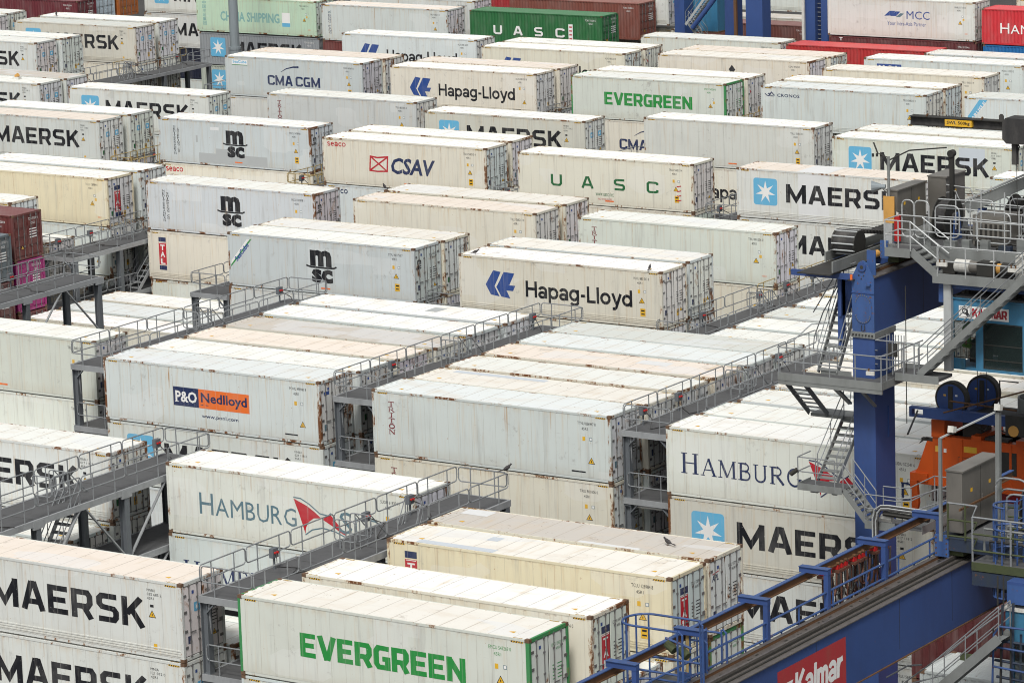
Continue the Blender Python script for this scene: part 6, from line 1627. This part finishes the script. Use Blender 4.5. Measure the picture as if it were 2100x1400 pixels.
# ---------------------------------------------------------------- near crane: long blue girder with festoon and trolley
GX0, GX1, GT, GB = -53.0, -52.0, 4.08, 2.12
c2 = empty('gantry_crane', (-52.5, 92, GZ), "near blue crane girder with red lettered panel, crossing the lower right corner", 'crane')
s = MB(); s.box((GX0, 78, GB), (GX1, 112, GT - .03), 'cblue'); s.box((GX0 - .04, 78, GT - .03), (GX1 + .06, 112, GT), 'railtop'); s.box((GX0 - .04, 78, GB - .03), (GX1 + .05, 112, GB - .001), 'rustb')
for yy in (86.6, 93.2, 98.4, 101.9): s.box((GX1 + .0005, yy, GB + .3), (GX1 + .004, yy + .018, GT - .05), 'dark')
part(s, 'girder', c2)
s = MB(); s.box((GX0 + .48, 78, GT), (GX0 + .62, 112, GT + .07), 'dark'); s.box((GX0 + .51, 78, GT + .07), (GX0 + .59, 112, GT + .13), 'railtop'); s.box((GX0 - .04, 78, GT + .0005), (GX0 + .10, 112, GT + .09), 'rustb'); s.box((GX0 - .045, 78, GT + .09), (GX0 + .105, 112, GT + .10), 'railtop'); s.box((GX1 - .22, 78, GT + .0005), (GX1 - .16, 112, GT + .04), 'dark')
rnd = random.Random(3)
for q in range(90):
    yy = rnd.uniform(82, 104); xx = rnd.uniform(GX0 + .15, GX0 + .45); s.box((xx, yy, GT + .0008), (xx + rnd.uniform(.03, .10), yy + rnd.uniform(.03, .16), GT + .004 + rnd.random() * .01), 'dark')
part(s, 'trolley_rail', c2)
for yy, zb in ((78.2, GZ), (109.8, GZ)):
    s = MB(); s.box((GX0 + .05, yy, zb), (GX1 - .05, yy + 1.5, GB - .04), 'cblue'); part(s, 'leg', c2)
# red lettered panel on the girder
a, b, c_ = at(1734, 1304, x=GX1), at(1736, 1394, x=GX1), at(1590, 1378, x=GX1)
s = MB(); d = Decal(lambda u, v, e: (GX1 + e, u, v), s); ys0, ys1, zt, zb = a.y - 4.1, a.y, a.z, a.z - 1.62
d.rect(ys0, zb, ys1, zt, 'maroonp' if 'maroonp' in M else 'red'); sans(d, 'Kalmar', ys0 + 1.0, ys1 - .2, zb + .48, zt - .30, 'white', .2, .06)
d.poly([(ys0 + .22, zb + .5), (ys0 + .42, zb + .5), (ys0 + .72, zt - .45), (ys0 + .52, zt - .45)], 'white'); d.poly([(ys0 + .48, zb + .78), (ys0 + .72, zt - .45), (ys0 + .92, zt - .45), (ys0 + .62, zb + .78)], 'white'); d.poly([(ys0 + .5, zb + .5), (ys0 + .72, zb + .5), (ys0 + .66, zb + .74)], 'white')
part(s, 'girder_sign', c2)
# festoon beam on posts, handrail
BX, BZ = GX0 - .88, GT + 1.02
s = MB(); s.box((BX - .07, 79, BZ + .10), (BX + .07, 110, BZ + .13), 'rblue'); s.box((BX - .012, 79, BZ - .10), (BX + .012, 110, BZ + .10), 'rustb'); s.box((BX - .07, 79, BZ - .13), (BX + .07, 110, BZ - .10), 'rustb'); part(s, 'festoon_beam', c2)
for q in range(7):
    yy = (at(1578, 1318, x=GX0 - .05).y) + (q - 2) * 3.65
    s = MB(); s.box((GX0 - .20, yy - .08, GT - .1), (GX0 - .05, yy + .08, BZ + .14), 'cblue'); s.box((BX - .15, yy - .09, BZ + .1305), (GX0 - .04, yy + .09, BZ + .30), 'cblue'); s.box((BX - .15, yy - .13, BZ + .30), (GX0 - .03, yy + .13, BZ + .315), 'rblue'); s.box((GX0 - .20, yy + .08, GT + .3), (GX0 - .06, yy + .10, GT + .6), 'rblue'); part(s, 'festoon_post', c2)
s = MB()
for h, r_ in ((.62, .035), (.14, .035)): s.tube([(GX0 - .12, 79, GT + h), (GX0 - .12, 104.2, GT + h)], r_, 'rblue')
for q in range(24): s.tube([(GX0 - .12, 79.5 + q * 1.05, GT - .1), (GX0 - .12, 79.5 + q * 1.05, GT + (.62 if q % 2 == 0 else .14))], .032, 'rblue')
part(s, 'handrail', c2)
# bunched festoon cables on their carriers
s = MB(); rnd = random.Random(5); CYS = [97.1, 97.35, 97.9, 98.15, 98.4, 98.95, 99.3, 99.5, 100.3, 100.9]
for q in range(10):
    yy = CYS[q]; s.box((BX - .10, yy - .08, BZ - .26), (BX + .10, yy + .08, BZ - .131), 'fire'); s.cyl((BX - .12, yy, BZ - .08), (BX + .12, yy, BZ - .08), .05, 'rustb', 8); s.box((BX - .16, yy - .12, BZ - .36), (BX + .16, yy + .12, BZ - .27), 'cable')
part(s, 'cable_carrier', c2)
s = MB()
for q in range(9):
    yy = CYS[q] + rnd.uniform(-.08, .08)
    for k in range(4):
        dx = rnd.uniform(-.22, .22); dp = rnd.uniform(.5, 1.6); w = CYS[q + 1] - CYS[q] + rnd.uniform(.0, .5)
        pts = [(BX + dx, yy + w * (.5 - .5 * math.cos(math.pi * t / 8)), BZ - .34 - dp * math.sin(math.pi * t / 8) ** .6) for t in range(9)]
        s.tube(pts, .028, 'cable' if k % 2 else 'gasket', 6)
for q in range(7):
    yy = rnd.uniform(97.2, 100.6); s.tube([(BX + rnd.uniform(-.2, .2), yy, BZ - .3), (BX + rnd.uniform(-.2, .2), yy + .05, BZ - rnd.uniform(1.4, 2.0))], .022, 'lamp' if q % 3 == 0 else 'cable', 6)
part(s, 'festoon_cable', c2)
# ladder head with two hoop guards at the near end
s = MB(); PX, PY = GX0 - 1.2, 84.2
def hoop(cx, cy, z, r, ln, m='rblue', rad=.034):
    pts = [(cx + ln, cy - r, z)] + [(cx - r * math.sin(a) * .9, cy - r * math.cos(a), z) for a in [math.pi * q / 10 for q in range(11)]] + [(cx + ln, cy + r, z)]
    s.tube(pts, rad, m, 6); return pts
h1, h2 = at(1318, 1270, x=PX), at(1440, 1296, x=GX0 - .45)
for (hc, ln) in ((h1, 1.5), (h2, .35)):
    for dz in (0, -1.25, -1.9): pts = hoop(hc.x, hc.y, hc.z + dz - (0 if ln > .5 else .1), .62 if ln > .5 else .48, ln)
    for p in pts[::2]: s.tube([(p[0], p[1], hc.z), (p[0], p[1], hc.z - 2.6)], .03, 'rblue')
    s.tube([(hc.x + ln, hc.y - .55, hc.z), (hc.x + ln + .12, hc.y - .55, hc.z - .1), (hc.x + ln + .12, hc.y - .55, hc.z - 2.4)], .034, 'rblue'); s.tube([(hc.x + ln, hc.y + .55, hc.z), (hc.x + ln + .12, hc.y + .55, hc.z - .1), (hc.x + ln + .12, hc.y + .55, hc.z - 2.2)], .034, 'rblue')
s.box((h1.x - .2, h1.y - .9, h1.z - 2.05), (GX0 - .2, h1.y + 1.6, h1.z - 2.0), 'deck'); s.box((h1.x - .2, h1.y - .92, h1.z - 2.2), (GX0 - .2, h1.y - .9, h1.z - 1.85), 'dblue'); s.box((h1.x + .5, h1.y + 1.0, h1.z - 2.0), (GX0 - .3, h1.y + 1.02, h1.z - 1.7), 'dblue')
part(s, 'ladder_cage', c2)
s = MB(); s.box((h2.x - .25, h2.y - .5, h2.z - 2.6), (h2.x - .15, h2.y - .4, h2.z + .05), 'yrail'); s.box((h2.x - .25, h2.y - .4, h2.z - .02), (h2.x + .05, h2.y - .38, h2.z + .05), 'yrail'); part(s, 'warning_post', c2)
s = MB(); f = at(1368, 1318, x=PX + .9)
for q in range(2): s.cyl((f.x + q * .42, f.y, f.z - q * .12), (f.x + .28 + q * .42, f.y - .06, f.z - .16 - q * .12), .13, 'moss', 12)
s.tube([(f.x - .05, f.y, f.z + .15), (f.x + .8, f.y, f.z - .05)], .035, 'rblue'); part(s, 'floodlight', c2)

# trolley on the near crane
QY = 102.7; QZ = 4.82
t2 = empty('crane_trolley', (-49, 105, QZ), "near crane trolley with steel cabinet and cable reel in the lower right", 'trolley')
s = MB()
s.box((-52.95, QY, QZ - .40), (-43, QY + .28, QZ - .02), 'gblue'); s.box((-52.98, QY - .03, QZ - .62), (-52.5, QY + .03, QZ + .08), 'dblue'); s.box((-52.95, QY + .28, QZ - .34), (-52.45, QY + 4.8, QZ - .02), 'gblue'); s.box((-52.45, QY + 4.5, QZ - .34), (-43, QY + 4.8, QZ - .02), 'gblue')
s.box((-52.7, QY + .2, GT + .14), (-52.1, QY + .95, QZ - .41), 'moss'); s.box((-52.7, QY + 3.9, GT + .14), (-52.1, QY + 4.6, QZ - .41), 'moss')
s.tube([(-52.1, QY + .5, GT + .45), (-51.5, QY + .5, GT + .42), (-43, QY + .5, GT + .42)], .09, 'moss', 10); s.cyl((-52.05, QY + .5, GT + .43), (-51.6, QY + .5, GT + .43), .15, 'moss', 12)
for q in range(4):
    for dx in (-52.93, -52.57): s.cyl((dx, QY - .045, QZ - .52 + q * .17), (dx, QY - .03, QZ - .52 + q * .17), .028, 'rustb', 6)
s.box((-52.45, QY + .29, QZ - .1), (-43, QY + 4.49, QZ - .03), 'deck'); s.box((-51.2, QY - 1.0, QZ - .45), (-43, QY - .02, QZ - .38), 'deck'); s.box((-51.2, QY - 1.03, QZ - .62), (-43, QY - 1.0, QZ - .36), 'moss')
s.box((-50.6, QY + 1.3, QZ - .0), (-43, QY + 1.6, QZ + .16), 'gblue'); part(s, 'frame', t2)
cabinet(t2, -52.75, QY + .35, QZ + .1, .55, 2.55, 1.95)
s = MB(); s.bar((-52.1, QY - .05, QZ + .95), (-52.1, QY + 3.0, QZ + .95), .04, .07, 'rustb'); part(s, 'kick_rail', t2)
reel(t2, (-50.6, QY + 2.6, QZ + .62), .88, .6)
s = MB()
for h in (1.15, .62, .1):
    m_ = 'moss' if h < .7 else 'rail'
    s.tube([(-52.5, QY - .05, QZ + h), (-51.5, QY - .05, QZ + h), (-51.2, QY - .95, QZ + h - .1), (-43, QY - .95, QZ + h - .1)], .032, m_)
for xx in (-52.5, -51.9): s.tube([(xx, QY - .05, QZ), (xx, QY - .05, QZ + 1.15)], .036, 'moss')
for q in range(6): s.tube([(-51.2 + q * 1.3, QY - .95, QZ - .4), (-51.2 + q * 1.3, QY - .95, QZ + 1.05)], .034, 'rail')
for (ax, ay, bx, by) in ((-51.3, .9, -50.2, .9), (-50.9, 2.6, -49.4, 2.6), (-50.2, 3.6, -48, 3.6)): s.tube(rr((ax, QY + ay, QZ), (bx, QY + by, QZ), .1, 1.9, .3), .034, 'rail', 6, True)
part(s, 'railing', t2)
s = MB(); u0 = at(1928, 898, x=-52.4); s.box((u0.x - .045, u0.y - .05, QZ + .1), (u0.x + .045, u0.y + .05, u0.z), 'cgrey'); u1 = at(1995, 872, x=-51.4); s.box((u1.x - .06, u0.y + 1.9, QZ + .2), (u1.x + .08, u0.y + 2.06, u1.z + .1), 'cgrey'); s.bar((u0.x, u0.y, u0.z), (u1.x, u0.y + 2.0, u1.z + .1), .05, .05, 'lgrey')
for t in (.15, .95):
    p = Vector((u0.x, u0.y, u0.z)).lerp(Vector((u1.x, u0.y + 2.0, u1.z + .1)), t); s.prism([(p.y - .1, p.z + .08), (p.y + .1, p.z + .04), (p.y + .14, p.z + .22), (p.y - .06, p.z + .28)], 'x', p.x, p.x + .2, 'lamp'); s.box((p.x + .02, p.y - .01, p.z), (p.x + .18, p.y + .01, p.z + .1), 'dark')
part(s, 'lamp_frame', t2)
reel(t2, (-49.4, QY + .9, QZ + .75), .95, .7)
s = MB(); rn_ = random.Random(21)
s.box((-51.2, QY - 1.0, QZ - 1.1), (-43, QY - .8, QZ - .65), 'gblue'); s.box((-50.8, QY - .4, QZ - 1.4), (-43, QY - .1, QZ - .5), 'dark'); s.box((-49.9, QY + .3, QZ), (-48.9, QY + 1.2, QZ + 1.1), 'gblue')
for q in range(18):
    y_ = QY + rn_.uniform(-.9, 3.8); x_ = rn_.uniform(-51.5, -48.6); z_ = QZ + rn_.uniform(.05, .8)
    s.tube([(x_, y_, QZ - .05), (x_, y_, z_), (x_ + rn_.uniform(.5, 2), y_, z_), (x_ + rn_.uniform(2, 2.6), y_ + rn_.uniform(-.5, .5), QZ - .05)], rn_.choice((.025, .04, .055)), rn_.choice(('dark', 'gasket', 'moss', 'cgrey')), 6)
part(s, 'pipework', t2)
s = MB()
for (ax, ay, w, h) in ((-51.6, 1.8, 1.2, 1.3), (-51.0, 3.2, 1.6, 1.5), (-50.6, .2, 1.4, 1.6), (-50.0, 2.2, 1.8, 2.0), (-49.6, -.5, 1.6, 1.5)):
    s.tube(rr((ax, QY + ay, QZ), (ax + w, QY + ay, QZ), .1, h, .25), .034, 'rail', 6, True); s.tube([(ax + .05, QY + ay, QZ + h * .55), (ax + w - .05, QY + ay, QZ + h * .55)], .03, 'moss')
part(s, 'inner_railing', t2)
# caged ladder at the right
s = MB(); l0 = at(2068, 1035, x=-50.2)
def ring(z, r=.46): s.tube([(l0.x + .1, l0.y - r, z)] + [(l0.x - r * math.sin(a), l0.y - r * math.cos(a), z) for a in [math.pi * q / 10 for q in range(11)]] + [(l0.x + .1, l0.y + r, z)], .035, 'rblue')
for q in range(5): ring(l0.z - q * .72)
for a in (0, .6, 1.2, 1.8, 2.4, math.pi): s.bar((l0.x - .46 * math.sin(a), l0.y - .46 * math.cos(a), l0.z), (l0.x - .46 * math.sin(a), l0.y - .46 * math.cos(a), l0.z - 2.9), .05, .02, 'rblue', (0, 1, 0))
for yy in (-.22, .22): s.tube([(l0.x + .4, l0.y + yy, l0.z + .3), (l0.x + .4, l0.y + yy, l0.z - 4.6)], .03, 'rblue')
for q in range(16): s.tube([(l0.x + .4, l0.y - .22, l0.z + .2 - q * .3), (l0.x + .4, l0.y + .22, l0.z + .2 - q * .3)], .015, 'rblue')
part(s, 'caged_ladder', t2)
# cabin and stairs of the near trolley
KY = QY - 1.4
k0 = at(2062, 1250, y=KY)
s = MB(); s.box((k0.x, KY, k0.z - 1.0), (k0.x + 2.4, KY + 2.0, k0.z), 'cyan'); s.box((k0.x + .2, KY, k0.z - 3.0), (k0.x + .28, KY + .08, k0.z - 1.0), 'cyan'); s.box((k0.x + 2.3, KY, k0.z - 3.0), (k0.x + 2.4, KY + .08, k0.z - 1.0), 'cyan'); s.box((k0.x + .2, KY, k0.z - 3.1), (k0.x + 2.4, KY + 2, k0.z - 3.0), 'cyan'); s.box((k0.x - .05, KY - .05, k0.z + .0), (k0.x + 2.5, KY + 2.1, k0.z + .12), 'lamp'); s.box((k0.x + .1, KY - .1, k0.z + .25), (k0.x + 1.6, KY + .3, k0.z + .85), 'dblue'); s.box((k0.x + .1, KY - .1, k0.z + .85), (k0.x + 2.0, KY + 2.3, k0.z + .95), 'cblue')
for xx in (k0.x + .1, k0.x + 2.3): s.box((xx, KY + 1.2, k0.z + .12), (xx + .12, KY + 1.32, QZ - .63), 'dark')
part(s, 'cabin', t2)
s = MB(); s.box((k0.x + .28, KY + .02, k0.z - 3.0), (k0.x + 2.3, KY + .035, k0.z - 1.0), 'glass'); part(s, 'window', t2)
s = MB()
for (pts) in (((2035, 1400), (2038, 1300), (2050, 1284), (2100, 1290)), ((2038, 1325), (2100, 1336)), ((2036, 1365), (2100, 1378))): px(pts, 'rblue', s, .035, y=KY - .5)
for a_ in (2036, 2052, 2072): px(((a_, 1400), (a_ + 1, 1285)), 'dark', s, .03, y=KY - .4)
part(s, 'cabin_guard', t2)
s = MB(); a, b = at(2060, 1302, y=KY - .6), at(1925, 1415, y=KY - .6); stair(s, a, b, .8, 'cgrey', 12, (0, 1, 0), rm='rail', st=.3)
a2, b2 = at(2075, 1240, y=KY - .2), at(1860, 1395, y=KY - .2); s.tube([a2, b2, b2 + Vector((-.1, 0, -1.0))], .026, 'rail')
px(((1935, 1383), (1870, 1400)), 'rail', s, .028, y=KY - .6); px(((1818, 1388), (1862, 1364), (1890, 1362)), 'rail', s, .028, y=KY - .6); part(s, 'cabin_stairway', t2)
s = MB(); p = at(1985, 1345, y=KY - .9); s.box((p.x - .22, KY - 1.0, p.z - .12), (p.x + .18, KY - .85, p.z + .08), 'moss'); part(s, 'floodlight', t2)
s = MB(); rn_ = random.Random(9)
for (a_, b_) in (((2052, 1400), (2056, 1240)), ((2076, 1400), (2078, 1236)), ((2093, 1400), (2094, 1300)), ((2046, 1312), (2110, 1322)), ((2040, 1352), (2110, 1364)), ((2044, 1386), (2110, 1398))): px((a_, b_), 'gblue', s, .045, y=KY - .3)
px(((2046, 1240), (2046, 1180)), 'dark', s, .03, y=KY - .3); px(((2058, 1240), (2058, 1180)), 'dark', s, .03, y=KY - .3)
s.box((k0.x - .3, KY + .2, k0.z - 4.4), (k0.x + 2.6, KY + 2.2, k0.z - 3.1), 'gblue'); s.box((k0.x + .4, KY + .6, k0.z - 3.0), (k0.x + 2.1, KY + 1.9, k0.z - 1.3), 'gasket')
part(s, 'ladder_frame', t2)
# cable tray hooking over from the tall leg to the near trolley
s = MB()
for q in range(4):
    o = q * 3.2; px(((1810 - o, 1163), (1798 - o, 1150 - o), (1790 + o, 1120), (1789 + o, 1062 + o), (1793 + o, 1044 + o), (1806, 1036 + o), (1822, 1036 + o), (1900, 1047 + o), (1914, 1052 + o), (1932, 1066 + o)), 'lgrey' if q % 2 == 0 else 'gasket', s, .03, y=119.6)
px(((1797, 1125), (1797, 1066)), 'dark', s, .10, y=119.75); px(((1812, 1052), (1905, 1066)), 'dark', s, .10, y=119.75)
px(((1808, 1060), (1830, 1064)), 'lamp', s, .14, y=119.95); part(s, 'cable_tray', c1)

# ---------------------------------------------------------------- far blue crane, lamp mast, birds
c3 = empty('gantry_crane', (-146, 252, GZ), "far blue crane legs and cyan machine house at the top edge", 'crane')
FY = 251.5
for (xa, xb, w) in ((1384, 1404, 1.0), (1487, 1506, 1.0), (1530, 1564, 1.3), (1651, 1672, 1.2), (1684, 1697, 1.0)):
    a, b = at(xa, 60, y=FY), at(xb, 60, y=FY); s = MB(); s.box((a.x, FY, GZ), (b.x, FY + 1.3, 8), 'cblue'); part(s, 'leg', c3)
a, b = at(1384, 70, y=FY), at(1531, 78, y=FY); s = MB(); s.box((a.x, FY + .2, a.z - 1.0), (b.x + .2, FY + 1.0, a.z - .1), 'cblue'); part(s, 'sill_beam', c3)
a, b = at(1404, 62, y=FY + 1.6), at(1472, 64, y=FY + 1.6); s = MB(); s.box((a.x, FY + 1.6, a.z), (b.x, FY + 4.4, a.z + 3.6), 'cyan'); s.box((a.x - .05, FY + 1.55, a.z - .1), (b.x + .1, FY + 4.5, a.z), 'rustb'); q = at(1443, 20, y=FY + 1.6); s.box((q.x - .3, FY + 1.58, q.z - .35), (q.x + .3, FY + 1.599, q.z + .35), 'dark'); part(s, 'machine_house', c3)
s = MB(); a, b = at(1455, -10, y=FY - .6), at(1412, 50, y=FY - .6); stair(s, a, b, .9, 'lgrey', 12, (0, 1, 0)); a, b = at(1418, 48, y=FY - .6), at(1445, 85, y=FY - .6); stair(s, a, b, .9, 'cgrey', 8, (0, 1, 0)); part(s, 'stairway', c3)
s = MB(); a, b = at(1470, -8, y=FY - 1.2), at(1420, 58, y=FY - 1.2); s.cyl(a, b, .19, 'cblue', 12); part(s, 'brace_tube', c3)
s = MB(); a = at(1508, 70, y=FY - .4); s.box((a.x - .12, FY - .4, GZ), (a.x + .12, FY - .2, 6), 'rustb'); a = at(1647, 70, y=FY - .4); s.box((a.x - .1, FY - .4, GZ), (a.x + .1, FY - .2, 6), 'lamp')
for q in range(9):
    a = at(1675, 80 - q * 9, y=FY + .4); s.box((a.x - .0, FY + .4, a.z), (a.x + .55, FY + .46, a.z + .05), 'rail')
part(s, 'ladder', c3)

m_ = empty('lamp_mast', (0, 0, 0), "thick grey lamp mast in front of the mint green container", 'lamp mast')
a = at(482, 100, y=236.0)
s = MB(); s.cyl((a.x, 236, GZ), (a.x, 236, a.z + .15), .46, 'pole', 16); part(s, 'base_tube', m_)
s = MB(); s.cyl((a.x, 236, a.z + .15), (a.x, 236, 16), .38, 'pole', 16, .32); s.cyl((a.x, 236, a.z - .05), (a.x, 236, a.z + .16), .50, 'pole', 16); part(s, 'shaft', m_)
s = MB()
for q in range(6): s.cyl((a.x, 236, 16), (a.x + 1.4 * math.cos(q), 236 + 1.4 * math.sin(q), 16.2), .05, 'pole', 8); s.box((a.x + 1.4 * math.cos(q) - .2, 236 + 1.4 * math.sin(q) - .2, 16.1), (a.x + 1.4 * math.cos(q) + .2, 236 + 1.4 * math.sin(q) + .2, 16.35), 'lamp')
part(s, 'lamp_head', m_)

def bird(loc, label, rz=0, sc=1.0):
    import bmesh
    prof = [(-.19, .075, .012), (-.12, .095, .022), (-.05, .115, .055), (.03, .13, .068), (.09, .155, .055), (.125, .19, .036), (.15, .215, .034), (.17, .215, .026), (.185, .21, .008), (.205, .203, .003)]
    s = MB(); n = 10; k0 = 0; i = s.mid('bird')
    for x, z, r in prof:
        for q in range(n):
            t = 2 * math.pi * q / n; s.v.append((x, r * .85 * math.cos(t), z + r * math.sin(t)))
    for j in range(len(prof) - 1):
        for q in range(n): s.f.append((j * n + q, j * n + (q + 1) % n, (j + 1) * n + (q + 1) % n, (j + 1) * n + q)); s.mi.append(i)
    s.quad([(-.18, -.03, .085), (-.18, .03, .085), (-.30, .045, .062), (-.30, -.045, .062)], 'bird')
    for y in (-.025, .025): s.tube([(.0, y, .09), (.01, y, .0), (.045, y, .002)], .006, 'rustb', 5)
    o = s.build('pigeon', None, loc); tag(o, label, 'bird'); o.rotation_euler.z = rz; o.scale = (sc,) * 3
    return o
pr = at(1364, 1120, z=0); bird((pr.x, MEAS['A', 2, 4][1] + 1.1, -.018), "brown pigeon standing on the dull grey stained roof", 2.9, 1.25)
pr = at(985, 518, z=0); bird((pr.x, MEAS['C', 0, 0][1] + .25, -.018), "dark pigeon near the left end of the mid picture blue arrow container's roof", .5, 1.2)
pr = at(1337, 552, z=0); bird((pr.x, MEAS['C', 0, 0][1] + .25, -.018), "dark pigeon near the right end of the mid picture blue arrow container's roof", 1.9, 1.2)
pr = at(778, 388, z=0); bird((MEAS['C', -1, 5][0] - .0, MEAS['C', -1, 5][1] + .1, 0.0), "dark bird perched on a rusty corner in front of the small navy lettering", 2.6, 1.4)
pr = at(130, 30, z=0); bird((pr.x, MEAS['E', -6, 5][1] + .4, -.018), "dark bird on the bright roof above the upper left catwalk", 2.2, 1.5)
pr = at(985, 967, z=.7); bird((lat('A', 2, 0)[0] - .2, BLK_Y['A'] + 17.18, -.55 + 1.125), "dark bird perched on the catwalk end rail above the grey stained roof", 1.2, 1.3)
s = MB(); pr = at(51, 159, z=0); s.v = []; s.box((-.25, -.2, 0), (.25, .2, .18), 'lamp'); s.cyl((-.1, 0, .18), (.12, .02, .32), .14, 'ochre', 10)
o = s.build('bundle', None, (pr.x, MEAS['D', -5, 4][1] + 1.3, -.02)); tag(o, "small pale bundle lying on a white roof near the left edge", 'bundle')
